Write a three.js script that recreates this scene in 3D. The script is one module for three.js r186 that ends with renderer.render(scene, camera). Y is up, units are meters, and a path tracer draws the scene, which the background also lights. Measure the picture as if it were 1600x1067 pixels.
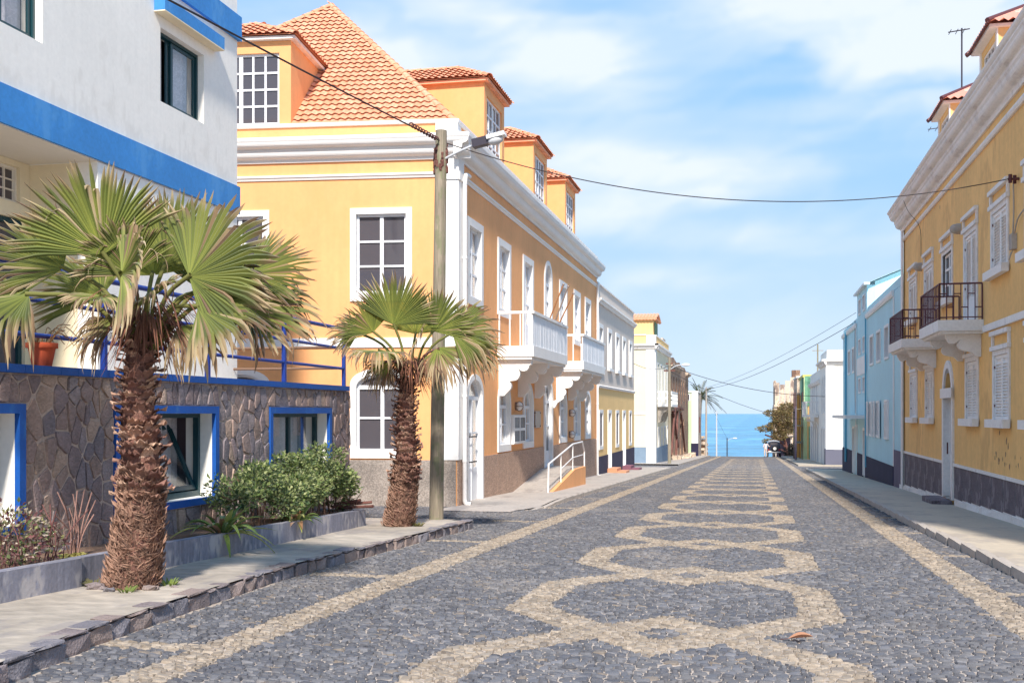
import * as THREE from 'three';
import { mergeGeometries } from 'three/addons/utils/BufferGeometryUtils.js';
import { MarchingCubes } from 'three/addons/objects/MarchingCubes.js';

// ---------------------------------------------------------------- camera, sky, sun, exposure
// The street runs along -z; s below always means the distance along it (s = -z). Units are metres.
const scene = new THREE.Scene();
const renderer = new THREE.WebGLRenderer({ antialias: true });
renderer.toneMapping = THREE.LinearToneMapping;
renderer.toneMappingExposure = 3.1;
renderer.shadowMap.enabled = true;

const EYE = 1.6, TURN = Math.atan(380 / 1720);          // eye height; the lens looks 12.5 degrees left of the street's axis
const camera = new THREE.PerspectiveCamera(2 * Math.atan(646 / 1720) * 180 / Math.PI, 1600 / 1292, 0.1, 60000);
camera.position.set(0, EYE, 0);
camera.rotation.y = TURN;
camera.setViewOffset(1600, 1292, 0, 0, 1600, 1067);     // a level camera with a raised lens
camera.updateProjectionMatrix();

const SUN = new THREE.Vector3(0.22, 1, 1.02).normalize(); // behind the camera, a little to the right
const sun = new THREE.DirectionalLight(new THREE.Color(1.0, 0.93, 0.84), 2.0);
sun.position.copy(SUN).multiplyScalar(120).add(new THREE.Vector3(0, 0, -40));
sun.target.position.set(0, 0, -40);
sun.castShadow = true;
sun.shadow.radius = 8;
Object.assign(sun.shadow.camera, { left: -60, right: 60, top: 80, bottom: -80, near: 1, far: 400 });
sun.shadow.mapSize.set(2048, 2048);
scene.add(sun, sun.target);

// ---------------------------------------------------------------- random numbers and noise
function rng(a) { return () => { a = (a + 0x6d2b79f5) | 0; let t = Math.imul(a ^ (a >>> 15), 1 | a); t = (t + Math.imul(t ^ (t >>> 7), 61 | t)) ^ t; return ((t ^ (t >>> 14)) >>> 0) / 4294967296; }; }
const rnd = rng(20240);
const ran = (a, b) => a + (b - a) * rnd();
const pick = (l) => l[Math.floor(rnd() * l.length)];
const clamp = (x, a = 0, b = 1) => Math.min(b, Math.max(a, x));
const mix = (a, b, t) => a + (b - a) * t;
const smooth = (a, b, x) => { const t = clamp((x - a) / (b - a)); return t * t * (3 - 2 * t); };
function hash(x, y, k) { let h = Math.imul(x | 0, 374761393) ^ Math.imul(y | 0, 668265263) ^ Math.imul(k | 0, 1274126177); h = Math.imul(h ^ (h >>> 13), 1274126177); return ((h ^ (h >>> 16)) >>> 0) / 4294967296; }
function vnoise(x, y, px, py, k) {                       // value noise that repeats every px, py cells
  const x0 = Math.floor(x), y0 = Math.floor(y), fx = x - x0, fy = y - y0, u = fx * fx * (3 - 2 * fx), v = fy * fy * (3 - 2 * fy);
  const m = (a, p) => ((a % p) + p) % p, X0 = m(x0, px), X1 = m(x0 + 1, px), Y0 = m(y0, py), Y1 = m(y0 + 1, py);
  return mix(mix(hash(X0, Y0, k), hash(X1, Y0, k), u), mix(hash(X0, Y1, k), hash(X1, Y1, k), u), v);
}
function fbm(x, y, fx, fy, oct, k) { let a = 0, w = 0, g = 1; for (let i = 0; i < oct; i++) { a += g * vnoise(x * fx, y * fy, fx, fy, k + i * 17); w += g; g *= 0.55; fx *= 2; fy *= 2; } return a / w; }

// ---------------------------------------------------------------- the sky: blue with thin high cloud, one computed picture all round
{
  const GAIN = 0.37, W = 2048, Hh = 1024, data = new Float32Array(W * Hh * 4);
  const lin = (c) => c.map((v) => Math.pow(v / 255, 2.2));
  const zen = lin([122, 174, 234]), mid = lin([154, 200, 244]), low = lin([204, 225, 245]), cloud = lin([236, 242, 250]);
  // long veils of cirrus: [azimuth left of the street axis in degrees, elevation, length, thickness, tilt, strength]
  const veils = [];
  const vr = rng(77);
  for (let i = 0; i < 54; i++) veils.push([vr() * 360 - 180, 6 + 50 * vr() * vr() + 4 * vr(), 6 + 12 * vr(), 1.2 + 2.2 * vr(), 0.1 + 0.25 * vr(), 0.35 + 0.4 * vr()]);
  veils.push([10, 18.2, 5.5, 1.5, 0.34, 1.0], [7, 13.4, 5.5, 1.3, 0.14, 1.0], [0.5, 12.2, 4.5, 1.5, -0.05, 0.9], [-3.5, 14.5, 4.5, 2.2, -0.3, 0.5], [5.2, 6.8, 3.4, 0.7, 0.05, 0.9], [18.5, 17.5, 2, 3.6, 0.6, 0.5], [-9, 19, 6, 2.4, 0.1, 0.35], [4, 21.5, 6, 1.2, 0.2, 0.6], [3, 9, 6, 1.0, 0.1, 0.45]);
  for (let j = 0; j < Hh; j++) {
    const el = ((j + 0.5) / Hh - 0.5) * Math.PI, eld = el * 180 / Math.PI, up = Math.max(0, Math.sin(el));
    for (let i = 0; i < W; i++) {
      const az = ((i + 0.5) / W - 0.5) * 2 * Math.PI;                              // direction (cos az, ., sin az)
      let left = (-Math.PI / 2 - az) * 180 / Math.PI; left = ((left + 540) % 360) - 180;   // degrees left of -z
      const t1 = smooth(0, 0.22, up), t2 = smooth(0.15, 0.85, up);
      let c = [0, 1, 2].map((k) => mix(mix(low[k], mid[k], t1), zen[k], t2));
      const u = i / W, v = j / Hh;
      if (eld < -2) { for (let k = 0; k < 3; k++) data[(j * W + i) * 4 + k] = low[k] * GAIN; data[(j * W + i) * 4 + 3] = 1; continue; }
      const n1 = fbm(u, v + 0.06 * Math.sin(u * 12.566), 24, 30, 5, 11), n2 = fbm(u + 0.15 * v, v, 12, 40, 5, 31), fine = fbm(u + v * 0.4, v, 40, 160, 4, 51);
      const streak = fbm(u + 0.02 * n2, v + 0.05 * n1 + 0.02 * n2, 34, 90, 5, 71);
      let d = 0.5 * smooth(0.44, 0.78, 0.35 * n1 + 0.25 * n2 + 0.4 * streak);
      for (const [va, ve, L, T, tilt, s] of veils) {
        let da = left - va; if (da > 180) da -= 360; if (da < -180) da += 360;
        if (Math.abs(da) > 3 * L) continue;
        const de = eld - ve - (n1 - 0.5) * 3.2;
        const a = da * Math.cos(el) , p = (de + tilt * a * -1) / T, q = a / L;
        d += s * Math.exp(-p * p - q * q) * clamp(2.6 * (0.5 * streak + 0.3 * fine + 0.2 * n1) - 0.72, 0, 1.3);
      }
      d = clamp(d * smooth(-1, 6, eld)) * 0.85;
      const haze = Math.exp(-Math.max(0, eld) / 5) * 0.35;
      for (let k = 0; k < 3; k++) { c[k] = mix(c[k], cloud[k], d); c[k] = mix(c[k], low[k] * 1.06, haze); data[(j * W + i) * 4 + k] = c[k] * GAIN; }
      data[(j * W + i) * 4 + 3] = 1;
    }
  }
  const t = new THREE.DataTexture(data, W, Hh, THREE.RGBAFormat, THREE.FloatType);
  t.mapping = THREE.EquirectangularReflectionMapping; t.magFilter = THREE.LinearFilter; t.needsUpdate = true;
  scene.background = t; scene.environment = t;
}

// ---------------------------------------------------------------- scene helpers
const Y = new THREE.Vector3(0, 1, 0);
const V = (x, y, z) => new THREE.Vector3(x, y, z);
const taken = new Map();
function numbered(n) { const k = taken.get(n) ?? 0; taken.set(n, k + 1); return k ? n + '_' + String(k).padStart(3, '0') : n; }
function shade(o) { o.castShadow = o.receiveShadow = true; return o; }
function tag(o, label, category, group) { o.userData.label = label; o.userData.category = category; if (group) o.userData.group = group; return o; }
function thing(name, label, category, [x, y, z], group) { const o = new THREE.Group(); o.name = numbered(name); o.position.set(x, y, z); scene.add(o); return tag(o, label, category, group); }
function setting(name, [x, y, z] = [0, 0, 0]) { const o = new THREE.Group(); o.name = numbered(name); o.position.set(x, y, z); o.userData.kind = 'structure'; scene.add(o); return o; }
const rootOf = (o) => { while (o.parent && o.parent !== scene) o = o.parent; return o; };
function frame(ox, oz, sx, sz, nx, nz) { const m = new THREE.Matrix4().makeBasis(V(sx, 0, sz), Y, V(nx, 0, nz)).setPosition(ox, 0, oz); m.flip = m.determinant() < 0; return m; }
const leftSide = (x) => frame(x, 0, 0, -1, 1, 0), rightSide = (x) => frame(x, 0, 0, -1, -1, 0);   // (s, y, n): along the street, up, out of the wall
const facing = (z, x = 0, d = 1) => frame(x, z, d, 0, 0, 1);                                          // a wall that faces the camera end of the street
function flip(g) { for (const a of Object.values(g.attributes)) { const n = a.itemSize, r = a.array; for (let i = 0; i + 3 * n <= r.length; i += 3 * n) for (let k = 0; k < n; k++) { const t = r[i + n + k]; r[i + n + k] = r[i + 2 * n + k]; r[i + 2 * n + k] = t; } } return g; }
function put(g, m) { g = g.index ? g.toNonIndexed() : g; g.applyMatrix4(m); return m.flip ?? (m.determinant() < 0) ? flip(g) : g; }
const WORLD = new THREE.Matrix4(); WORLD.flip = false;
function box(f, s0, s1, y0, y1, n0, n1) { const g = new THREE.BoxGeometry(Math.abs(s1 - s0), Math.abs(y1 - y0), Math.abs(n1 - n0)); g.translate((s0 + s1) / 2, (y0 + y1) / 2, (n0 + n1) / 2); return put(g, f); }
const bx = (x0, x1, y0, y1, z0, z1) => box(WORLD, x0, x1, y0, y1, z0, z1);
function outline(s0, s1, y0, y1, arch = 0) {
  const p = []; p.push([s0, y0], [s1, y0], [s1, y1 - arch]);
  if (arch) { const c = (s0 + s1) / 2, r = (s1 - s0) / 2; for (let i = 1; i < 14; i++) { const a = Math.PI * i / 14; p.push([c + r * Math.cos(a), y1 - arch + arch * Math.sin(a)]); } }
  p.push([s0, y1 - arch]); return p;
}
const path = (pts, C = THREE.Shape) => new C(pts.map(([a, b]) => new THREE.Vector2(a, b)));
function slab(f, pts, holes, n0, n1) {                   // an outline in (s, y), given thickness from n0 to n1
  const sh = path(pts); for (const h of holes) sh.holes.push(path(h, THREE.Path));
  const g = new THREE.ExtrudeGeometry(sh, { depth: n1 - n0, bevelEnabled: false }); g.translate(0, 0, n0); return put(g, f);
}
function mold(f, s0, s1, prof) {                         // a profile in (n, y) run along s
  const g = new THREE.ExtrudeGeometry(path(prof), { depth: s1 - s0, bevelEnabled: false }); g.translate(0, 0, s0);
  const m = new THREE.Matrix4().makeBasis(V(0, 0, 1), Y, V(1, 0, 0)); m.premultiply(f); m.flip = m.determinant() < 0; return put(g, m);
}
function tube(pts, r, seg = 6, steps) { const c = new THREE.CatmullRomCurve3(pts); return new THREE.TubeGeometry(c, steps ?? Math.max(2, (pts.length - 1) * 4), r, seg).toNonIndexed(); }
function bar(a, b, r, seg = 8, r2 = r) { const d = b.clone().sub(a), g = new THREE.CylinderGeometry(r2, r, d.length(), seg); g.applyQuaternion(new THREE.Quaternion().setFromUnitVectors(Y, d.clone().normalize())); const m = a.clone().add(b).multiplyScalar(0.5); g.translate(m.x, m.y, m.z); return g.toNonIndexed(); }
function beam(a, b, w, h) { const d = b.clone().sub(a), L = d.length(), z = d.clone().normalize(), x = new THREE.Vector3().crossVectors(Math.abs(z.y) > 0.95 ? V(1, 0, 0) : Y, z).normalize(), y = new THREE.Vector3().crossVectors(z, x); const g = new THREE.BoxGeometry(w, h, L).toNonIndexed(); const m = a.clone().add(b).multiplyScalar(0.5); return g.applyMatrix4(new THREE.Matrix4().makeBasis(x, y, z).setPosition(m)); }
function uvs(g) {                                        // uv in metres, from position and the way the face points
  const p = g.attributes.position, n = g.attributes.normal, uv = new Float32Array(p.count * 2);
  for (let i = 0; i < p.count; i++) { const ax = Math.abs(n.getX(i)), ay = Math.abs(n.getY(i)), az = Math.abs(n.getZ(i)); const x = p.getX(i), y = p.getY(i), z = p.getZ(i); if (ay > ax && ay > az) { uv[2 * i] = x; uv[2 * i + 1] = z; } else if (ax > az) { uv[2 * i] = z; uv[2 * i + 1] = y; } else { uv[2 * i] = x; uv[2 * i + 1] = y; } }
  g.setAttribute('uv', new THREE.BufferAttribute(uv, 2)); return g;
}
function join(list) {
  list = list.flat(9).filter(Boolean).map((g) => g.index ? g.toNonIndexed() : g);
  for (const g of list) { if (!g.attributes.normal) g.computeVertexNormals(); for (const k of Object.keys(g.attributes)) if (!['position', 'normal', 'color'].includes(k)) g.deleteAttribute(k); }
  const col = list.some((g) => g.attributes.color);
  if (col) for (const g of list) if (!g.attributes.color) g.setAttribute('color', new THREE.BufferAttribute(new Float32Array(g.attributes.position.count * 3).fill(1), 3));
  return list.length === 1 ? list[0] : mergeGeometries(list);
}
function add(parent, name, geoms, material, label) {     // geometry in world coordinates becomes one named mesh under parent
  const g = uvs(join([geoms])), p = rootOf(parent).position; g.translate(-p.x, -p.y, -p.z);
  const m = shade(new THREE.Mesh(g, material)); m.name = name; parent.add(m); if (label) m.userData.label = label; return m;
}
function single(name, geoms, material, label, category, at, group) {   // a thing that is one mesh
  const g = uvs(join([geoms])); g.translate(-at[0], -at[1], -at[2]);
  const m = shade(new THREE.Mesh(g, material)); m.name = numbered(name); m.position.set(...at); scene.add(m); return tag(m, label, category, group);
}
function settingMesh(name, geoms, material) { const m = shade(new THREE.Mesh(uvs(join([geoms])), material)); m.name = numbered(name); m.userData.kind = 'structure'; scene.add(m); return m; }
function spread(parent, name, geo, material, matrices, colors) {        // many small pieces that nobody would count
  const im = shade(new THREE.InstancedMesh(geo, material, matrices.length)); im.name = name; im.userData.kind = 'stuff';
  matrices.forEach((m, i) => { im.setMatrixAt(i, m); if (colors) im.setColorAt(i, colors[i]); }); parent.add(im); return im;
}

// ---------------------------------------------------------------- materials
function texture(size, fn, srgb = true) {
  const d = new Uint8Array(size * size * 4);
  for (let j = 0; j < size; j++) for (let i = 0; i < size; i++) { const c = fn(i / size, j / size), o = (j * size + i) * 4; d[o] = clamp(c[0], 0, 255); d[o + 1] = clamp(c[1], 0, 255); d[o + 2] = clamp(c[2], 0, 255); d[o + 3] = 255; }
  const t = new THREE.DataTexture(d, size, size); t.wrapS = t.wrapT = THREE.RepeatWrapping; t.magFilter = THREE.LinearFilter; t.minFilter = THREE.LinearMipmapLinearFilter; if (srgb) t.colorSpace = THREE.SRGBColorSpace; t.needsUpdate = true; return t;
}
let texSeed = 100; const bumps = new Map();
// base: sRGB colour of the stuff; grain: fine speckle; patch: broad uneven tone; drip: rain streaks (matter run down a wall); stain: [colour, amount] of grown dirt
function stuff({ base, grain = 0.05, patch = 0.06, drip = 0, stain, metres = 4, bump = 0, freq = 64, rough = 0.9, size = 512, stretch = 1, extra }) {
  const k = (texSeed += 97), R2 = [];
  const map = texture(size, (u, v) => {
    const f = fbm(u, v, freq, Math.max(1, Math.round(freq / stretch)), 3, k), p = fbm(u, v, 3, 3, 4, k + 5), dr = drip ? fbm(u, v, 48, 2, 3, k + 9) : 0.5;
    let m = 1 + grain * 2 * (f - 0.5) + patch * 2 * (p - 0.5) + drip * 2 * (dr - 0.5);
    let c = base.map((b) => b * m);
    if (stain) { const q = smooth(stain[2] ?? 0.58, (stain[2] ?? 0.58) + 0.14, 0.65 * fbm(u, v, 5, 3, 5, k + 21) + 0.35 * fbm(u, v, 24, 10, 3, k + 33)) * stain[1]; c = c.map((x, i) => mix(x, stain[0][i], q)); }
    return extra ? extra(u, v, c, k) : c;
  });
  map.repeat.set(1 / metres, 1 / metres);
  const o = { map, roughness: rough, metalness: 0 };
  if (bump) { const key = Math.min(64, freq) + '/' + stretch + '/' + (texSeed % 2); const b = bumps.has(key) ? bumps.get(key).clone() : texture(256, (u, v) => { const h = 255 * (0.7 * fbm(u, v, Math.min(64, freq), Math.max(1, Math.round(Math.min(64, freq) / stretch)), 4, k) + 0.3 * fbm(u, v, 6, 6, 3, k + 3)); return [h, h, h]; }, false); if (!bumps.has(key)) bumps.set(key, b); b.repeat.copy(map.repeat); b.needsUpdate = true; o.bumpMap = b; o.bumpScale = bump; }
  return new THREE.MeshStandardMaterial(o);
}
const plain = (r, g, b, rough = 0.6, more = {}) => new THREE.MeshStandardMaterial({ color: new THREE.Color().setRGB(r / 255, g / 255, b / 255, THREE.SRGBColorSpace), roughness: rough, ...more });
const M = {
  white: stuff({ base: [245, 241, 233], grain: 0.02, patch: 0.03, drip: 0.014, stain: [[226, 221, 212], 0.5, 0.57], metres: 3, bump: 0.002 }),
  whiteTrim: stuff({ base: [236, 234, 231], grain: 0.015, patch: 0.03, metres: 2, rough: 0.75 }),
  whiteOld: stuff({ base: [236, 231, 226], grain: 0.04, patch: 0.05, stain: [[188, 178, 174], 0.4, 0.6], metres: 3, rough: 0.85 }),
  cream: stuff({ base: [236, 222, 190], grain: 0.02, patch: 0.03, metres: 4, bump: 0.002 }),
  creamWall: stuff({ base: [234, 222, 192], grain: 0.02, patch: 0.03, drip: 0.012, metres: 4 }),
  blueBand: stuff({ base: [62, 138, 206], grain: 0.05, patch: 0.09, metres: 2.5, stain: [[98, 162, 218], 0.5, 0.52], rough: 0.8 }),
  bluePaint: stuff({ base: [16, 84, 166], grain: 0.06, patch: 0.08, metres: 1.5, stain: [[96, 140, 182], 0.4, 0.62], rough: 0.6 }),
  blueRail: plain(24, 56, 140, 0.45),
  yellow: stuff({ base: [240, 175, 118], grain: 0.02, patch: 0.045, drip: 0.02, stain: [[232, 166, 108], 0.35, 0.58], metres: 5, bump: 0.0015 }),
  yellowOld: stuff({ base: [240, 192, 122], grain: 0.035, patch: 0.06, drip: 0.03, stain: [[200, 154, 98], 0.45, 0.6], metres: 5, bump: 0.002 }),
  yellowPale: stuff({ base: [240, 200, 136], grain: 0.02, patch: 0.04, drip: 0.02, metres: 4 }),
  greyWall: stuff({ base: [218, 203, 190], grain: 0.02, patch: 0.03, drip: 0.02, metres: 4 }),
  skyBlue: stuff({ base: [184, 222, 232], grain: 0.02, patch: 0.035, drip: 0.02, metres: 4 }),
  paleAqua: stuff({ base: [204, 236, 238], grain: 0.02, patch: 0.03, metres: 4 }),
  navy: stuff({ base: [40, 36, 66], grain: 0.06, patch: 0.1, metres: 2, stain: [[110, 104, 124], 0.5, 0.62] }),
  greyPurple: stuff({ base: [104, 94, 112], grain: 0.05, patch: 0.08, metres: 2 }),
  blueGrey: stuff({ base: [126, 146, 166], grain: 0.04, patch: 0.08, metres: 2 }),
  roughcast: stuff({ base: [150, 140, 132], grain: 0.26, patch: 0.2, metres: 2, freq: 90, bump: 0.012, stain: [[188, 176, 166], 0.5, 0.5] }),
  granite: stuff({ base: [180, 150, 130], grain: 0.42, patch: 0.08, metres: 1.6, freq: 110, bump: 0.008 }),
  darkPanel: stuff({ base: [104, 94, 100], grain: 0.3, patch: 0.16, metres: 1.3, freq: 100, bump: 0.006, stain: [[150, 140, 144], 0.6, 0.5], stretch: 3 }),
  concrete: stuff({ base: [178, 168, 158], grain: 0.07, patch: 0.08, metres: 3, bump: 0.004, stain: [[140, 130, 124], 0.5, 0.56] }),
  pavement: stuff({ base: [176, 165, 151], grain: 0.12, patch: 0.12, metres: 3.1, bump: 0.03, freq: 17, stretch: 0.7, stain: [[146, 138, 134], 0.7, 0.49] }),
  pavementR: stuff({ base: [184, 172, 154], grain: 0.07, patch: 0.06, metres: 3.2, bump: 0.006, freq: 30, stretch: 0.3, stain: [[158, 148, 140], 0.5, 0.55] }),
  planter: stuff({ base: [132, 132, 144], grain: 0.06, patch: 0.12, drip: 0.12, metres: 1.8, bump: 0.004, stain: [[190, 184, 182], 0.75, 0.55] }),
  mortar: stuff({ base: [184, 166, 154], grain: 0.1, patch: 0.1, metres: 1.5, bump: 0.006 }),
  bed: stuff({ base: [178, 164, 150], grain: 0.14, patch: 0.1, metres: 1.7, freq: 96, bump: 0.004 }),
  earth: stuff({ base: [116, 92, 76], grain: 0.2, patch: 0.18, metres: 1.5, bump: 0.02 }),
  dry: stuff({ base: [172, 154, 132], grain: 0.1, patch: 0.16, metres: 9, bump: 0.03 }),
  timber: stuff({ base: [150, 138, 120], grain: 0.16, patch: 0.1, metres: 1.4, freq: 60, stretch: 12, bump: 0.006, stain: [[112, 120, 84], 0.5, 0.52] }),
  oldTimber: stuff({ base: [112, 74, 66], grain: 0.2, patch: 0.2, metres: 0.8, bump: 0.01 }),
  ruin: stuff({ base: [168, 136, 112], grain: 0.2, patch: 0.25, metres: 4, bump: 0.05, stain: [[112, 84, 72], 0.9, 0.48] }),
  ruinGrey: stuff({ base: [206, 186, 164], grain: 0.16, patch: 0.2, metres: 4, bump: 0.03, drip: 0.1, stain: [[128, 108, 100], 0.8, 0.5] }),
  greenWall: stuff({ base: [196, 218, 172], grain: 0.03, patch: 0.05, metres: 4 }),
  greenNet: stuff({ base: [116, 168, 136], grain: 0.2, patch: 0.14, metres: 1.2, freq: 40 }),
  corrugated: stuff({ base: [212, 148, 130], grain: 0.06, patch: 0.1, metres: 2, stain: [[240, 214, 200], 0.5, 0.5] }),
  rust: stuff({ base: [92, 48, 50], grain: 0.1, patch: 0.12, metres: 0.7, rough: 0.7 }),
  linen: stuff({ base: [214, 212, 208], grain: 0.05, patch: 0.06, metres: 0.7, freq: 30, stretch: 6 }),
  curtain: stuff({ base: [208, 200, 202], grain: 0.1, patch: 0.03, metres: 0.5, freq: 24 }),
  soffit: stuff({ base: [230, 222, 208], grain: 0.01, patch: 0.03, metres: 3 }),
  glass: new THREE.MeshPhysicalMaterial({ color: new THREE.Color(0.085, 0.078, 0.09), roughness: 0.03, metalness: 0, ior: 1.55 }),
  clear: new THREE.MeshPhysicalMaterial({ color: 0xffffff, transmission: 1, roughness: 0, thickness: 0, ior: 1.5 }),
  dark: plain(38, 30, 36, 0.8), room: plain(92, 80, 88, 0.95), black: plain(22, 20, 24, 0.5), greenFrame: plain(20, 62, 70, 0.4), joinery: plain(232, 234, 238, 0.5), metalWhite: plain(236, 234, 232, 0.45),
  pipe: plain(234, 232, 230, 0.4), iron: plain(94, 52, 62, 0.6), terracotta: stuff({ base: [188, 84, 52], grain: 0.05, patch: 0.08, metres: 0.6 }), cable: plain(44, 36, 40, 0.6), lampGrey: plain(202, 204, 208, 0.35), lampDark: plain(52, 46, 58, 0.5),
  bronze: plain(150, 132, 122, 0.35, { metalness: 0.5 }), wood: plain(150, 96, 52, 0.6), brownRail: plain(120, 92, 74, 0.6), shutterGrey: plain(172, 164, 162, 0.7), louvre: stuff({ base: [242, 238, 234], grain: 0.02, patch: 0.04, metres: 1, rough: 0.6 }),
};

// ---------------------------------------------------------------- ground, sea
const SLOPE = 0.0262, CREST = 133;
const gy = (s) => s < CREST ? -SLOPE * s : Math.max(-15, -SLOPE * CREST - 0.12 * (s - CREST));     // height of the road surface
{
  const S = [-60, -20, 0, 20, 40, 60, 80, 100, 120, CREST, 140, 160, 180, 200, 228, 240], xs = [-400, -60, -20, -8, 4, 16, 60, 400], pos = [];
  for (let i = 0; i + 1 < S.length; i++) for (let j = 0; j + 1 < xs.length; j++) { const q = (a, b) => [xs[a], gy(S[b]) - 0.05, -S[b]]; pos.push(...q(j, i), ...q(j + 1, i), ...q(j + 1, i + 1), ...q(j, i), ...q(j + 1, i + 1), ...q(j, i + 1)); }
  const g = new THREE.BufferGeometry(); g.setAttribute('position', new THREE.Float32BufferAttribute(pos, 3)); g.computeVertexNormals();
  settingMesh('terrain', g, M.dry);
  const seaMat = stuff({ base: [74, 146, 182], grain: 0.3, patch: 0.14, metres: 260, freq: 22, stretch: 0.5, rough: 0.3, stain: [[128, 190, 214], 0.6, 0.5] });
  const b = texture(512, (u, v) => { const h = 255 * (0.6 * fbm(u, v, 24, 90, 4, 901) + 0.4 * fbm(u, v, 10, 30, 3, 955)); return [h, h, h]; }, false); b.repeat.set(1 / 60, 1 / 60); seaMat.bumpMap = b; seaMat.bumpScale = 0.7;
  const sea = new THREE.PlaneGeometry(60000, 40000); sea.rotateX(-Math.PI / 2); sea.translate(0, -12.3, -20000 - 150);
  settingMesh('sea', sea, seaMat);
}

// ---------------------------------------------------------------- the cobbled road with its chain of pale hexagons
const kerbLeft = (s) => s < 19.6 ? [[0, -4.3], [6, -4.72], [7.8, -5.04], [11.6, -5.3], [15.5, -5.22], [19.6, -5.08]].reduce((a, p, i, l) => { if (i + 1 < l.length && s >= p[0]) { const q = l[i + 1]; return mix(p[1], q[1], clamp((s - p[0]) / (q[0] - p[0]))); } return a; }, -4.3) : s < 24.2 ? -14 : s < 67.5 ? -4.95 - 0.9 * Math.max(0, 1 - (s - 24.2) / 2.2) ** 2 : s < 77 ? -14 : -5.2;
const kerbRight = (s) => s > 67 && s < 79 ? 9 : 2.94 + 0.1 * smooth(22, 14, s);
const STRAND = [[1.575, -1], [1.575, 1.05], [0.82, 2.08], [-0.01, 3.08], [-0.01, 2.4], [0.25, 2.05], [1.165, 0.82], [1.16, -1]];   // half of one link of the chain: distance from its axis, distance from its middle
function within(P, x, y) { let c = false; for (let i = 0, j = P.length - 1; i < P.length; j = i++) if ((P[i][1] > y) !== (P[j][1] > y) && x < (P[j][0] - P[i][0]) * (y - P[i][1]) / (P[j][1] - P[i][1]) + P[i][0]) c = !c; return c; }
function pale(x, s) {                                    // is this spot laid in pale stone?
  if (x > -4.21 && x < -3.8) return true;                // long side bands
  if (x > 2.17 && x < 2.58) return true;
  if (x < -4.2 && x > -5.2) { const m = ((s - 12.25) % 4.62 + 4.62) % 4.62; if (m < 0.26) return true; }
  if (x > 2.5) { const m = ((s - 12.5) % 4.1 + 4.1) % 4.1; if (m < 0.24) return true; }
  if (s > 112) return false;
  const dx = Math.abs(x + 0.775), P = 4.16;
  for (const c of [-1, 0, 1]) {
    const c0 = 11.35 + P * (Math.round((s - 11.35) / P) + c), dz = Math.abs(s - c0);
    if (within(STRAND, dx, dz)) return true;
  }
  return false;
}
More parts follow.
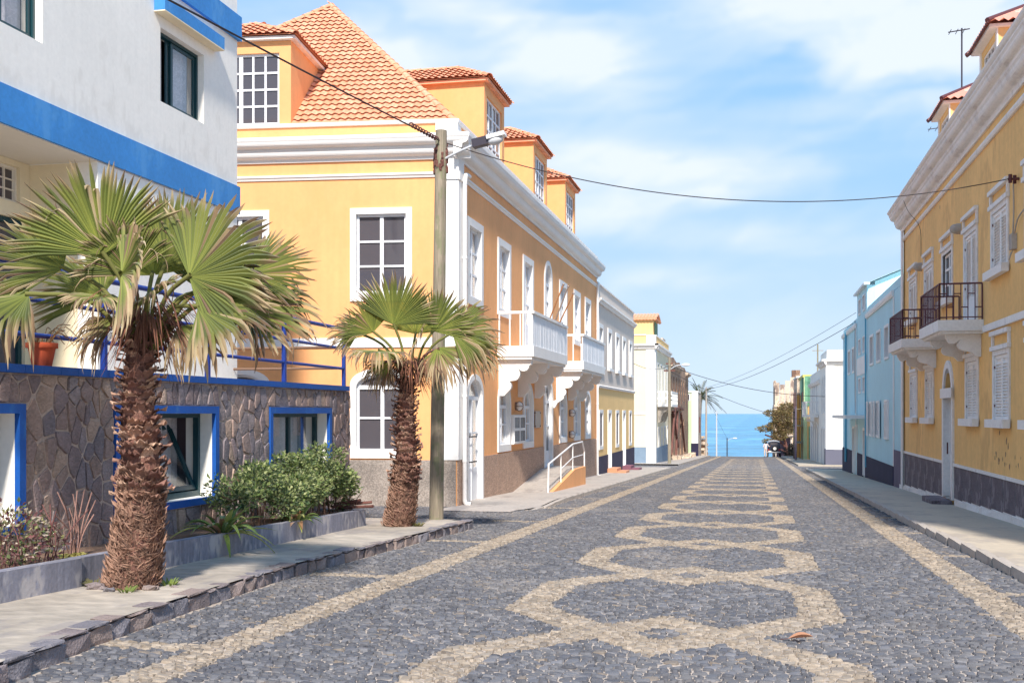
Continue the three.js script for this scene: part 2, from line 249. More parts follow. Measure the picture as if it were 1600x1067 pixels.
{
  const road = setting('road');
  const bed = []; // the sand that the stones are set in
  for (const [s0, s1, x0, x1] of [[-12, CREST, -5.45, 3.12], [CREST, 226, -5.6, 3.6], [19.5, 25.95, -13.9, -5.45], [67.4, 77.1, -13.9, -5.45], [67, 79, 3.12, 9]]) { const g = new THREE.BufferGeometry(), q = (x, s) => [x, gy(s) - 0.01, -s]; g.setAttribute('position', new THREE.Float32BufferAttribute([...q(x0, s0), ...q(x1, s0), ...q(x1, s1), ...q(x0, s0), ...q(x1, s1), ...q(x0, s1)], 3)); g.computeVertexNormals(); bed.push(g); }
  const bedMesh = add(road, 'sand_bed', bed, M.bed);
  bedMesh.receiveShadow = true;
  const shapes = [];                                     // six hewn stones
  for (let v = 0; v < 6; v++) {
    const n = 7, r = rng(500 + v), rad = [], pos = [], tilt = [(r() - 0.5) * 0.016, (r() - 0.5) * 0.016];
    for (let i = 0; i < n; i++) { const a = 2 * Math.PI * (i + 0.5 * (r() - 0.5)) / n, k = 1 / Math.max(Math.abs(Math.cos(a)), Math.abs(Math.sin(a))); rad.push([Math.cos(a) * mix(1, k, 0.72) * (0.45 + 0.06 * r()), Math.sin(a) * mix(1, k, 0.72) * (0.45 + 0.06 * r())]); }
    const ring = (f, y) => rad.map(([x, z]) => [x * f, y + (tilt[0] * x + tilt[1] * z) * (y > 0 ? 1 : 0) * 1.6, z * f]), A = ring(1, -0.05), B = ring(1, -0.004), C = ring(0.84, 0.005 + 0.003 * r()), top = [0, 0.0075, 0];
    for (let i = 0; i < n; i++) { const j = (i + 1) % n; pos.push(...A[j], ...A[i], ...B[i], ...A[j], ...B[i], ...B[j], ...B[j], ...B[i], ...C[i], ...B[j], ...C[i], ...C[j], ...C[j], ...C[i], ...top); }
    const g = new THREE.BufferGeometry(); g.setAttribute('position', new THREE.Float32BufferAttribute(pos, 3)); g.computeVertexNormals(); shapes.push(uvs(g));
  }
  const stoneMat = stuff({ base: [255, 255, 255], grain: 0.16, patch: 0.06, metres: 0.9, freq: 48, rough: 0.72, bump: 0.002 });
  const mats = [new THREE.Color(0.1, 0.1, 0.113), new THREE.Color(0.13, 0.13, 0.142), new THREE.Color(0.172, 0.168, 0.178), new THREE.Color(0.29, 0.235, 0.18), new THREE.Color(0.35, 0.29, 0.228), new THREE.Color(0.225, 0.185, 0.15)].map((c) => { const m = stoneMat.clone(); m.color = c; return m; });
  const SAND = new THREE.Color(0.36, 0.31, 0.26);
  const lots = shapes.map(() => []), tints = shapes.map(() => []), near = [];
  const q = new THREE.Quaternion(), e = new THREE.Euler(), cr = rng(4242), pv = V(0, 0, 0);
  const one = (cx, cs, w, d) => {
    const light = pale(cx, cs), v = Math.floor(cr() * 6), odd = cr();
    e.set(SLOPE * -1 + (cr() - 0.5) * 0.09, (cr() - 0.5) * 0.6, (cr() - 0.5) * 0.09); q.setFromEuler(e);
    pv.set(cx, gy(cs) - 0.003 + 0.009 * (cr() - 0.5), -cs);
    const m = new THREE.Matrix4().compose(pv, q, V(w * (0.94 + 0.12 * cr()), 1, d * (0.78 + 0.36 * cr())));
    const tone = light ? (odd < 0.08 ? 5 : odd < 0.5 ? 3 : 4) : (odd < 0.03 ? 5 : odd < 0.4 ? 0 : odd < 0.8 ? 1 : 2);
    const dep = -(cx * Math.sin(TURN) - cs * Math.cos(TURN)), px = 800 + 1720 * (cx * Math.cos(TURN) + cs * Math.sin(TURN)) / dep, py = 646 + 1720 * (EYE - gy(cs)) / dep;
    if (px > 5 && px < 1595 && py < 1062 && py > 1015) near.push({ m, v, tone, dep });
    else { lots[v].push(m); const c = mats[tone].color.clone(), k = 0.76 + 0.42 * cr(), sand = smooth(0.5, 0.72, fbm(cx / 12 + 3, cs / 12 + 30, 10, 7, 4, 23)) * 0.35 * cr(); tints[v].push(c.multiplyScalar(k).lerp(SAND, sand)); }
  };
  const lay = (s0, s1, xa, xb) => {
    for (let s = s0; s < s1;) {
      const far = s > 70 ? 1.6 : s > 40 ? 1.25 : 1, d = (0.066 + 0.018 * cr()) * far; s += d;
      let x = xa(s) + 0.05 * cr(); const end = xb(s);
      while (x < end - 0.03) {
        let w = (0.052 + 0.06 * cr()) * far; const cs = s + (cr() - 0.5) * 0.024 + 0.05 * (fbm(x / 9 + 2, s / 9 + 40, 12, 12, 2, 19) - 0.5);
        if (w > 0.045 && pale(x + 0.01, cs) !== pale(x + w - 0.01, cs)) w *= 0.5;      // stones are split to keep the edge of the pattern
        const cx = x + w / 2; x += w + 0.003;
        // a stone that straddles the edge of the pattern in the other direction is laid as two narrow ones
        const two = pale(cx, cs - d * 0.3) !== pale(cx, cs + d * 0.3);
        for (const k of two ? [-0.25, 0.25] : [0]) one(cx, cs + k * d, w, two ? d * 0.5 : d);
      }
    }
  };
  lay(4.2, CREST + 4, (s) => Math.max(kerbLeft(s) + 0.02, -5.3), (s) => Math.min(kerbRight(s) - 0.02, 3.1));
  lay(19.6, 25.9, () => -13.5, () => -5.3); lay(67.5, 77, () => -9.5, () => -5.3); lay(67, 79, () => 3.1, () => 8);
  near.sort((a, b) => a.dep - b.dep);
  near.forEach(({ m, v, tone }, i) => {
    if (i < 290) { const o = shade(new THREE.Mesh(shapes[v], mats[tone])); o.name = 'cobblestone'; o.applyMatrix4(m); road.add(o); }
    else { lots[v].push(m); tints[v].push(mats[tone].color.clone().multiplyScalar(0.82 + 0.36 * cr())); }
  });
  shapes.forEach((g, v) => spread(road, 'cobblestones', g, stoneMat, lots[v], tints[v]));
}

// ---------------------------------------------------------------- pavements and kerbs
function sheet(xs, ss, h) {                              // an uneven paved surface over x, s with height h(x, s)
  const pos = []; for (let i = 0; i + 1 < ss.length; i++) for (let j = 0; j + 1 < xs.length; j++) { const p = (a, b) => { const s = ss[b], x = typeof xs[a] === 'function' ? xs[a](s) : xs[a]; return [x, h(x, s), -s]; }; pos.push(...p(j, i), ...p(j + 1, i), ...p(j + 1, i + 1), ...p(j, i), ...p(j + 1, i + 1), ...p(j, i + 1)); }
  const g = new THREE.BufferGeometry(); g.setAttribute('position', new THREE.Float32BufferAttribute(pos, 3)); g.computeVertexNormals(); return g;
}
const steps = (a, b, d) => { const n = Math.max(1, Math.round((b - a) / d)); return Array.from({ length: n + 1 }, (_, i) => a + (b - a) * i / n); };
function hewn(x0, x1, y0, y1, s0, s1, r, rough = 0.012, cut = 0.02) {   // one rough block with chipped edges, six faces with bent corners
  const g = new THREE.BoxGeometry(x1 - x0, y1 - y0, s1 - s0, 2, 2, 2), p = g.attributes.position, jit = new Map();
  for (let i = 0; i < p.count; i++) { let x = p.getX(i), y = p.getY(i), z = p.getZ(i); const key = [x, y, z].map((v) => v.toFixed(3)).join(); if (!jit.has(key)) jit.set(key, [r() - 0.5, r() - 0.5, r() - 0.5]); const j = jit.get(key), ex = Math.abs(x) > (x1 - x0) * 0.45, ey = Math.abs(y) > (y1 - y0) * 0.45, ez = Math.abs(z) > (s1 - s0) * 0.45, k = ex + ey + ez > 1 ? cut : 0; p.setXYZ(i, x - Math.sign(x) * k + j[0] * rough, y - Math.sign(y) * k * 0.6 + j[1] * rough, z - Math.sign(z) * k + j[2] * rough); }
  g.translate((x0 + x1) / 2, (y0 + y1) / 2, -(s0 + s1) / 2); const f = g.toNonIndexed(); f.computeVertexNormals(); return f;
}
{
  const stones = [stuff({ base: [132, 120, 120], grain: 0.14, patch: 0.16, metres: 0.9, bump: 0.012, stain: [[176, 160, 146], 0.5, 0.55] }), stuff({ base: [120, 116, 122], grain: 0.14, patch: 0.16, metres: 0.8, bump: 0.012, stain: [[160, 152, 148], 0.5, 0.55] }), stuff({ base: [142, 126, 120], grain: 0.14, patch: 0.14, metres: 0.8, bump: 0.012 })];
  M.stones = stones;
  const walk = setting('pavement_left');
  const wave = (x, s) => 0.012 * (fbm(x / 3 + 5, s / 3, 3, 3, 3, 61) - 0.5) * 2;
  add(walk, 'paving', sheet([-7.3, -6.9, -6.6, -6.3, -6, -5.7, -5.45, (s) => kerbLeft(s) - 0.03], steps(3, 19.75, 0.25), (x, s) => gy(s) + 0.145 + wave(x, s)), M.pavement);
  add(walk, 'pavement_end', [bx(-7.3, -5.1, gy(19.8) - 0.1, gy(19.8) + 0.13, -19.76, -19.7)], M.concrete);
  const kr = rng(31);
  for (let s = 4; s < 19.65;) { const L = Math.min(0.2 + 0.3 * kr(), 19.72 - s), k = kerbLeft(s + L / 2), h = 0.105 + 0.02 * kr(); add(walk, 'kerb_stone', hewn(k - 0.16, k + 0.015 * kr(), gy(s) - 0.1, gy(s) + h, s + 0.008, s + L - 0.008, kr, 0.026, 0.014), pick(stones)); if (kr() < 0.85) add(walk, 'edge_slate', hewn(k - 0.2, k + 0.004 + 0.02 * kr(), gy(s) + h + 0.002, gy(s) + h + 0.026 + 0.016 * kr(), s + 0.01, s + L * (0.7 + 0.35 * kr()), kr, 0.014, 0.01), pick(stones)); s += L; }
  const w2 = setting('pavement_yellow_house');
  add(w2, 'paving', sheet([-7.2, -6.6, -6, -5.4, (s) => kerbLeft(s) - 0.14], steps(24.25, 67.4, 0.6), (x, s) => gy(s) + mix(0.015, 0.1, smooth(25, 29, s)) + 0.4 * wave(x, s)), M.concrete);
  for (let s = 24.3; s < 67; s += 1.02) { const k = kerbLeft(s + 0.5); add(w2, 'kerb_stone', hewn(k - 0.14, k, gy(s) - 0.1, gy(s + 0.5) + mix(0.02, 0.1, smooth(25, 29, s)), s + 0.006, s + 1.012, kr, 0.01, 0.008), M.concrete); }
  const w3 = setting('pavement_far_left');
  add(w3, 'paving', [sheet([-9, -6, -5.2], steps(77, CREST, 2), (x, s) => gy(s) + 0.1), sheet([-5.2, -5.199], steps(77, CREST, 2), (x, s) => gy(s) + (x > -5.1995 ? -0.06 : 0.1))], M.concrete);
  const wr = setting('pavement_right');
  add(wr, 'paving', sheet([(s) => kerbRight(s) + 0.13, 3.7, 4.4, 5.1], steps(3, 66.9, 0.5), (x, s) => gy(s) + 0.115 - 0.04 * (x - 2.9) / 2 + 0.4 * wave(x, s)), M.pavementR);
  for (let s = 4; s < 66.5; s += 1.04) { const k = kerbRight(s + 0.5); add(wr, 'kerb_stone', hewn(k, k + 0.14, gy(s) - 0.1, gy(s + 0.5) + 0.118, s + 0.005, s + 1.035, kr, 0.008, 0.007), M.concrete); }
  const wf = setting('pavement_far_right');
  add(wf, 'paving', [sheet([2.95, 4, 5.2], steps(79, CREST, 2), (x, s) => gy(s) + 0.1), sheet([2.949, 2.95], steps(79, CREST, 2), (x, s) => gy(s) + (x < 2.9495 ? -0.06 : 0.1)), bx(2.95, 9, gy(79) - 0.1, gy(79) + 0.1, -79.6, -79)], M.pavementR);
}

// ---------------------------------------------------------------- builders for windows, doors, shutters
// An opening is given by the outer edge of its surround. hole() is what must be cut out of the wall.
const hole = (o) => { const w = (o.sw ?? 0.18) - 0.025; return outline(o.s0 + w, o.s1 - w, o.y0 + (o.door ? 0 : (o.sb ?? o.sw ?? 0.18) - 0.025), o.y1 - w, o.arch ? o.arch - (o.sw ?? 0.18) * 0.5 + 0.012 : 0); };
function windowPart(parent, f, o) {
  const sw = o.sw ?? 0.18, sb = o.door ? 0 : (o.sb ?? sw), a0 = o.s0 + sw, a1 = o.s1 - sw, b0 = o.y0 + sb, b1 = o.y1 - sw, arch = o.arch ?? 0, ia = arch ? arch - sw * 0.5 : 0, dp = o.deep ?? 0.07;
  const trim = o.trim ?? M.whiteTrim, joinery = o.joinery ?? M.joinery, glass = o.curtained ? M.clear : M.glass;
  const win = add(parent, o.door ? 'door' : 'window', [slab(f, outline(o.s0, o.s1, o.y0, o.y1, arch), [outline(a0, a1, b0, b1, ia)], -0.002, o.proud ?? 0.04), slab(f, outline(a0 - 0.024, a1 + 0.024, b0 - (o.door ? 0 : 0.024), b1 + 0.024, ia && ia + 0.012), [outline(a0, a1, b0 + (o.door ? 0.001 : 0), b1, ia)], -dp - 0.09, -0.0025), o.sill ? box(f, o.s0 - 0.05, o.s1 + 0.05, o.y0 - 0.003, o.y0 + 0.11, 0.041, 0.13) : null], trim);
  const fw = o.fw ?? 0.06, spring = b1 - ia, top = arch ? spring : b1, geo = [slab(f, outline(a0 + 0.001, a1 - 0.001, b0 + 0.001, b1 - 0.001, ia), [outline(a0 + fw, a1 - fw, b0 + fw, b1 - fw, Math.max(0, ia - fw * 0.6))], -dp - 0.07, -dp)];
  const cols = o.cols ?? 2, rows = o.rows ?? 3, panel = o.panel ?? 0, y0 = b0 + fw + panel, y1 = top - (arch ? 0 : fw), bw = o.bw ?? 0.05;
  const L = a0 + fw, Rr = a1 - fw;
  for (let c = 1; c < cols; c++) { const x = mix(L, Rr, c / cols), w = c * 2 === cols ? bw * 0.9 : bw * 0.5; geo.push(box(f, x - w, x + w, b0 + fw, y1 + (arch ? 0 : 0), -dp - 0.065, -dp + 0.004)); }
  for (let r = 1; r < rows; r++) { const y = mix(y0, y1, r / rows); geo.push(box(f, L, Rr, y - bw / 2, y + bw / 2, -dp - 0.06, -dp - 0.003)); }
  if (arch) geo.push(box(f, L, Rr, spring - 0.05, spring + 0.05, -dp - 0.068, -dp + 0.008));
  if (panel) geo.push(box(f, L, Rr, b0 + fw, y0, -dp - 0.05, -dp - 0.014));
  add(win, 'frame', geo, joinery);
  const n0 = -dp - 0.045, n1 = -dp - 0.035;
  for (let c = 0; c < cols; c++) for (let r = 0; r < rows; r++) add(win, 'pane', box(f, mix(L, Rr, c / cols) + 0.002, mix(L, Rr, (c + 1) / cols) - 0.002, mix(y0, y1, r / rows) + 0.002, mix(y0, y1, (r + 1) / rows) - 0.002, n0, n1), glass);
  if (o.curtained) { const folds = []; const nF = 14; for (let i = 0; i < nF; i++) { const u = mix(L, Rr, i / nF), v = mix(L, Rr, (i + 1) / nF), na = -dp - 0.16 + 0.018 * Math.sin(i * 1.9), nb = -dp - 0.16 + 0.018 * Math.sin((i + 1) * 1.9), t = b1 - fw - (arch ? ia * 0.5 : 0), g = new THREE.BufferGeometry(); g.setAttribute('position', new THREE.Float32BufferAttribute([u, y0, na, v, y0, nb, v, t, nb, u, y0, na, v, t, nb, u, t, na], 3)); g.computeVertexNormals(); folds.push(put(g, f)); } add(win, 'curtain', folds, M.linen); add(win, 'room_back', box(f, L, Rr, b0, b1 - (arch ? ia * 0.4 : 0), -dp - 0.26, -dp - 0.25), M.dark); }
  if (arch) add(win, 'pane', slab(f, outline(L, Rr, spring + 0.03, b1 - fw * 0.8, b1 - fw * 0.8 - spring - 0.03), [], n0, n1), glass);
  return win;
}
function louvreLeaf(f, s0, s1, y0, y1, n) {              // a shutter leaf: stiles, rails and tilted slats
  const g = [box(f, s0, s0 + 0.05, y0, y1, n - 0.02, n + 0.02), box(f, s1 - 0.05, s1, y0, y1, n - 0.02, n + 0.02), box(f, s0 + 0.05, s1 - 0.05, y0, y0 + 0.07, n - 0.019, n + 0.019), box(f, s0 + 0.05, s1 - 0.05, y1 - 0.07, y1, n - 0.019, n + 0.019), box(f, s0 + 0.05, s1 - 0.05, y0 + 0.07, y1 - 0.07, n - 0.018, n - 0.016)];
  const k = Math.floor((y1 - y0 - 0.16) / 0.062);
  for (let i = 0; i < k; i++) { const b = new THREE.BoxGeometry(s1 - s0 - 0.1, 0.012, 0.05); b.rotateX(0.7); b.translate((s0 + s1) / 2, y0 + 0.1 + i * 0.062, n + 0.002); g.push(put(b, f)); }
  return g;
}
function plainWall(parent, f, s0, s1, y0, y1, mat, holes = [], thick = 0.34, name = 'wall') { return add(parent, name, slab(f, [[s0, y0], [s1, y0], [s1, y1], [s0, y1]], holes, -thick, 0), mat); }
const arc = (cx, cy, r, a0, a1, n) => Array.from({ length: n + 1 }, (_, i) => { const a = (a0 + (a1 - a0) * i / n) * Math.PI / 180; return [cx + r * Math.cos(a), cy + r * Math.sin(a)]; });

// ---------------------------------------------------------------- white guest house with blue bands (left)
{
  const f = leftSide(-9.67), h = thing('white_guest_house', 'white rendered guest house with bright blue bands, nearest building on the left', 'building', [-9.67, gy(12), -12]);
  const w1 = [16.62, 18.1, 6.8, 8.03], w2 = [10.9, 13.52, 6.74, 8.6];
  plainWall(h, f, 4, 19.4, 5.405, 10.6, M.white, [outline(...w1), outline(...w2)]);
  plainWall(h, f, 14.83, 19.4, -1.6, 5.395, M.white);
  add(h, 'end_wall', [bx(-22, -10.012, -1.6, 10.6, -19.398, -19.05)], M.white);
  add(h, 'roof', [bx(-22, -9.69, 10.35, 10.55, -19.04, -4)], M.concrete);
  add(h, 'recess_wall', [box(f, 14.835, 15.1, 1.9, 5.39, -1.5, -0.345), slab(leftSide(-10.83), outline(4, 14.83, 1.9, 5.39), [outline(13.2, 14.6, 4.76, 5.3), outline(13.0, 14.72, 2.1, 4.53)], -0.3, 0)], M.cream);
  add(h, 'soffit', [box(f, 4, 14.83, 5.395, 5.404, -1.4, 0)], M.soffit);
  add(h, 'blue_band', [box(f, 4, 19.44, 5.41, 5.93, 0.002, 0.045), box(facing(-19.4, 0), -12, -9.67, 5.41, 5.93, -0.045, -0.002)], M.blueBand);
  add(h, 'blue_band', [box(f, 4, 19.46, 8.72, 9.18, 0.002, 0.07), box(facing(-19.4, 0), -12, -9.67, 8.72, 9.18, -0.06, -0.002)], M.blueBand);
  const hood = add(h, 'window_hood', [box(f, 16.42, 18.5, 8.24, 8.46, 0.002, 0.2)], M.blueBand); add(hood, 'hood_underside', box(f, 16.42, 18.5, 8.22, 8.238, 0.002, 0.2), M.cream);
  for (const [s0, s1, y0, y1, open] of [[...w1, true], [...w2, false]]) {
    const fr = add(h, 'window', [slab(f, outline(s0 + 0.001, s1 - 0.001, y0 + 0.001, y1 - 0.001), [outline(s0 + 0.05, s1 - 0.05, y0 + 0.05, y1 - 0.05)], -0.22, -0.12)], M.greenFrame);
    const mid = open ? mix(s0, s1, 0.4) : mix(s0, s1, 0.72);
    add(fr, 'sash', slab(f, outline(mid, s1 - 0.055, y0 + 0.055, y1 - 0.055), [outline(mid + 0.07, s1 - 0.12, y0 + 0.11, y1 - 0.11)], -0.185, -0.15), M.greenFrame);
    add(fr, 'pane', box(f, mid + 0.06, s1 - 0.1, y0 + 0.1, y1 - 0.1, -0.172, -0.166), M.clear);
    add(fr, 'sash', slab(f, outline(open ? mid - 0.1 : s0 + 0.055, open ? mid + 0.06 : mid + 0.06, y0 + 0.055, y1 - 0.055), [outline(open ? mid - 0.045 : s0 + 0.11, mid + 0.005, y0 + 0.11, y1 - 0.11)], -0.215, -0.188), M.greenFrame);
    const wave = []; for (let i = 0; i < 40; i++) { const a = s0 + (s1 - s0) * i / 40, b = s0 + (s1 - s0) * (i + 1) / 40, na = -0.34 + 0.035 * Math.sin(i * 1.35), nb = -0.34 + 0.035 * Math.sin((i + 1) * 1.35); if (open && i > 14 && i < 19) continue; wave.push(put((() => { const g = new THREE.BufferGeometry(); g.setAttribute('position', new THREE.Float32BufferAttribute([a, y0, na, b, y0, nb, b, y1, nb, a, y0, na, b, y1, nb, a, y1, na], 3)); g.computeVertexNormals(); return g; })(), f)); }
    add(fr, 'curtain', wave, M.curtain);
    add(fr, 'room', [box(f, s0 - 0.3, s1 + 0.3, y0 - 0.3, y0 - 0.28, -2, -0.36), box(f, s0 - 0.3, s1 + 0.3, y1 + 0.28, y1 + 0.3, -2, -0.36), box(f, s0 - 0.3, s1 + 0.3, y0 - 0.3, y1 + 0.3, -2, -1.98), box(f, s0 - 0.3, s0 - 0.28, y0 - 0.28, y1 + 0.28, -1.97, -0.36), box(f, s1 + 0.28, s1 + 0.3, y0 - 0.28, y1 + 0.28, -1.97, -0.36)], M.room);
  }
  const fb = leftSide(-10.83);
  const gw = add(h, 'block_window', [slab(fb, outline(13.2, 14.6, 4.76, 5.3), [outline(13.24, 14.56, 4.8, 5.26)], -0.14, -0.06), ...[1, 2, 3, 4, 5].map((i) => box(fb, 13.24 + 0.22 * i - 0.01, 13.24 + 0.22 * i + 0.01, 4.8, 5.26, -0.13, -0.07)), ...[1, 2].map((i) => box(fb, 13.24, 14.56, 4.8 + 0.153 * i - 0.01, 4.8 + 0.153 * i + 0.01, -0.128, -0.072))], M.soffit);
  for (let i = 0; i < 6; i++) for (let j = 0; j < 3; j++) add(gw, 'pane', box(fb, 13.255 + 0.22 * i, 13.445 + 0.22 * i, 4.815 + 0.153 * j, 4.945 + 0.153 * j, -0.11, -0.1), M.glass);
  const dr = add(h, 'terrace_door', [slab(fb, outline(13.0, 14.72, 2.1, 4.53), [outline(13.08, 14.64, 2.1, 4.45)], -0.16, -0.06), box(fb, 13.82, 13.9, 2.1, 4.45, -0.15, -0.07)], M.greenFrame); add(dr, 'pane', box(fb, 13.08, 13.82, 2.1, 4.45, -0.12, -0.11), M.glass); add(dr, 'pane', box(fb, 13.9, 14.64, 2.1, 4.45, -0.12, -0.11), M.glass);
}

// ---------------------------------------------------------------- terrace: stone wall, blue coping, basement windows, railing
{
  const f = leftSide(-7.4), t = thing('stone_terrace_wall', 'terrace wall of crazy-paved brown stones with blue coping and blue framed windows', 'wall', [-7.4, gy(14), -14]);
  const wins = [[8.1, 10.02, 0.36, 1.7, false], [11.66, 14.22, 0.36, 1.7, true], [15.9, 18.45, 0.36, 1.7, false]];
  add(t, 'mortar', slab(f, [[4, -1.2], [19.4, -1.2], [19.4, 2.015], [4, 2.015]], wins.map(([a, b, c, d]) => outline(a + 0.04, b - 0.04, c + 0.04, d - 0.04)), -0.4, 0), M.mortar);
  add(t, 'terrace_floor', [bx(-9.66, -7.81, 1.86, 2.0, -19.4, -4), bx(-9.66, -7.81, -1.2, 1.85, -19.4, -19.1)], M.concrete);
  for (let s = 4; s < 19.3;) { const L = Math.min(0.3, 19.38 - s); add(t, 'coping_tile', box(f, s + 0.003, s + L - 0.003, 2.017, 2.105, -0.34, 0.05), M.bluePaint); s += L; }
  // the stones: cells round scattered seeds, each shrunk by its joint and given a proud, slightly tilted face
  const seeds = [], sr = rng(91);
  for (let tries = 0; tries < 9000 && seeds.length < 560; tries++) { const p = [6.4 + 13.1 * sr(), -0.62 + 2.7 * sr(), (sr() - 0.5) * 0.05]; const need = 0.1 + 0.2 * sr(); if (wins.some(([a, b, c, d]) => p[0] > a - 0.05 && p[0] < b + 0.05 && p[1] > c - 0.05 && p[1] < d + 0.05)) continue; if (seeds.every((q) => Math.hypot((q[0] - p[0]) * 1.2, (q[1] - p[1]) * 0.8) > need)) seeds.push(p); }
  const cut = (poly, nx, ny, d) => { const out = []; for (let i = 0; i < poly.length; i++) { const a = poly[i], b = poly[(i + 1) % poly.length], da = a[0] * nx + a[1] * ny - d, db = b[0] * nx + b[1] * ny - d; if (da <= 0) out.push(a); if ((da < 0 && db > 0) || (da > 0 && db < 0)) { const k = da / (da - db); out.push([mix(a[0], b[0], k), mix(a[1], b[1], k)]); } } return out; };
  const tones = [[136, 120, 120], [146, 126, 120], [128, 118, 122], [154, 132, 122], [138, 126, 126], [162, 140, 126]].map((base) => stuff({ base, grain: 0.16, patch: 0.16, metres: 1.1, freq: 40, bump: 0.012, stretch: 0.6 }));
  const cells = [];
  for (const p of seeds) {
    let poly = [[6.4, -0.64], [19.39, -0.64], [19.39, 2.0], [6.4, 2.0]];
    for (const q of seeds) { if (q === p) continue; const k2 = 0.42, ex = q[0] - p[0], ey = q[1] - p[1]; if (Math.hypot(ex, ey) > 1.2) continue; const nx = ex, ny = ey * k2, nl = Math.hypot(nx, ny), mid = ((p[0] + q[0]) / 2 * nx + (p[1] + q[1]) / 2 * ny) / nl + (p[2] - q[2]) * 0.5; poly = cut(poly, nx / nl, ny / nl, mid - 0.007 - 0.005 * sr()); if (poly.length < 3) break; }
    for (const [a, b, c, d] of wins) { const gap = [[1, 0, a, a - p[0]], [-1, 0, -b, p[0] - b], [0, 1, c, c - p[1]], [0, -1, -d, p[1] - d]].sort((u, v) => v[3] - u[3])[0]; if (poly.length > 2) poly = cut(poly, gap[0], gap[1], gap[2] - 0.012); }
    const ok = []; for (const q of poly) if (!ok.length || Math.hypot(q[0] - ok[ok.length - 1][0], q[1] - ok[ok.length - 1][1]) > 0.02) ok.push(q);
    if (ok.length < 3) continue;
    const cx = ok.reduce((a, q) => a + q[0], 0) / ok.length, cy = ok.reduce((a, q) => a + q[1], 0) / ok.length, n = ok.length, out = 0.008 + 0.022 * sr(), tx = (sr() - 0.5) * 0.09, ty = (sr() - 0.5) * 0.09, pos = [];
    // corners rounded by splitting every edge
    const ring = []; ok.forEach((q, i) => { const r = ok[(i + 1) % n]; ring.push([mix(q[0], r[0], 0.1), mix(q[1], r[1], 0.1)], [mix(q[0], r[0], 0.9), mix(q[1], r[1], 0.9)]); });
    const P = (q, k, z) => [cx + (q[0] - cx) * k, cy + (q[1] - cy) * k, z + (z > 0 ? tx * (q[0] - cx) + ty * (q[1] - cy) : 0)];
    ring.forEach((q, i) => { const r = ring[(i + 1) % ring.length], a = P(q, 1, -0.01), b = P(r, 1, -0.01), c = P(r, 0.93, out), d = P(q, 0.93, out); pos.push(...a, ...b, ...c, ...a, ...c, ...d, ...d, ...c, cx, cy, out + 0.005); });
    const g = new THREE.BufferGeometry(); g.setAttribute('position', new THREE.Float32BufferAttribute(pos, 3)); g.computeVertexNormals(); cells.push({ g: put(g, f), s: cx, tone: tones[Math.floor(sr() * 6)] });
  }
  cells.sort((a, b) => Math.abs(a.s - 14) - Math.abs(b.s - 14));
  cells.slice(0, 296).forEach((c) => add(t, 'stone', c.g, c.tone));
  tones.forEach((m) => { const l = cells.slice(296).filter((c) => c.tone === m).map((c) => c.g); if (l.length) add(t, 'stones', l, m).userData.kind = 'stuff'; });
  for (const [a, b, c, d, tilted] of wins) {
    const w = add(t, 'window', [slab(f, outline(a, b, c, d), [outline(a + 0.1, b - 0.1, c + 0.09, d - 0.1)], -0.02, 0.04)], M.bluePaint);
    add(w, 'reveal', [slab(f, outline(a + 0.06, b - 0.06, c + 0.05, d - 0.06), [outline(a + 0.101, b - 0.101, c + 0.091, d - 0.101)], -0.42, -0.021)], M.white);
    const m = (a + b) / 2;
    add(w, 'frame', [slab(f, outline(a + 0.102, b - 0.102, c + 0.092, d - 0.102), [outline(a + 0.16, b - 0.16, c + 0.17, d - 0.16)], -0.28, -0.2), tilted ? null : box(f, m - 0.04, m + 0.04, c + 0.17, d - 0.16, -0.27, -0.21)], M.greenFrame);
    if (tilted) { const k = new THREE.Matrix4().makeTranslation(0, c + 0.18, -0.24).multiply(new THREE.Matrix4().makeRotationX(-0.42)); const kk = f.clone().multiply(k); kk.flip = kk.determinant() < 0; const hh = d - c - 0.36; add(w, 'tilted_sash', slab(kk, outline(a + 0.17, b - 0.17, 0, hh), [outline(a + 0.24, b - 0.24, 0.07, hh - 0.07)], -0.02, 0.02), M.greenFrame); add(w, 'pane', box(kk, a + 0.24, b - 0.24, 0.07, hh - 0.07, -0.004, 0.004), M.clear); }
    else { add(w, 'pane', box(f, a + 0.16, m - 0.04, c + 0.17, d - 0.16, -0.245, -0.237), M.clear); add(w, 'pane', box(f, m + 0.04, b - 0.16, c + 0.17, d - 0.16, -0.245, -0.237), M.clear); }
    const wave = []; for (let i = 0; i < 36; i++) { const u = mix(tilted ? mix(a, b, 0.55) : a, b, i / 36), v = mix(tilted ? mix(a, b, 0.55) : a, b, (i + 1) / 36), na = -0.62 + 0.03 * Math.sin(i * 1.5), nb = -0.62 + 0.03 * Math.sin(i * 1.5 + 1.5); if (!tilted && i > 9 && i < 17) continue; const g = new THREE.BufferGeometry(); g.setAttribute('position', new THREE.Float32BufferAttribute([u, c, na, v, c, nb, v, d, nb, u, c, na, v, d, nb, u, d, na], 3)); g.computeVertexNormals(); wave.push(put(g, f)); }
    add(w, 'curtain', wave, M.curtain);
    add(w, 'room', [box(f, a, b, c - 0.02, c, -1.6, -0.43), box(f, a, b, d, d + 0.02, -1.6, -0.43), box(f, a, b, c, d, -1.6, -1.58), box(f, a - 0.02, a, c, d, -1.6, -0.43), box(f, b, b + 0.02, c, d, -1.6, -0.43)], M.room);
  }
  const rail = thing('terrace_railing', 'blue painted tube railing along the top of the stone terrace wall', 'railing', [-7.45, 2.1, -14]);
  for (const [s, k] of [[6.6, 3.16], [9.1, 3.16], [11.55, 3.16], [14.05, 3.16], [16.6, 3.16], [19.25, 3.18]]) add(rail, 'post', box(leftSide(-7.45), s - 0.03, s + 0.03, 2.1, k, -0.03, 0.03), M.blueRail);
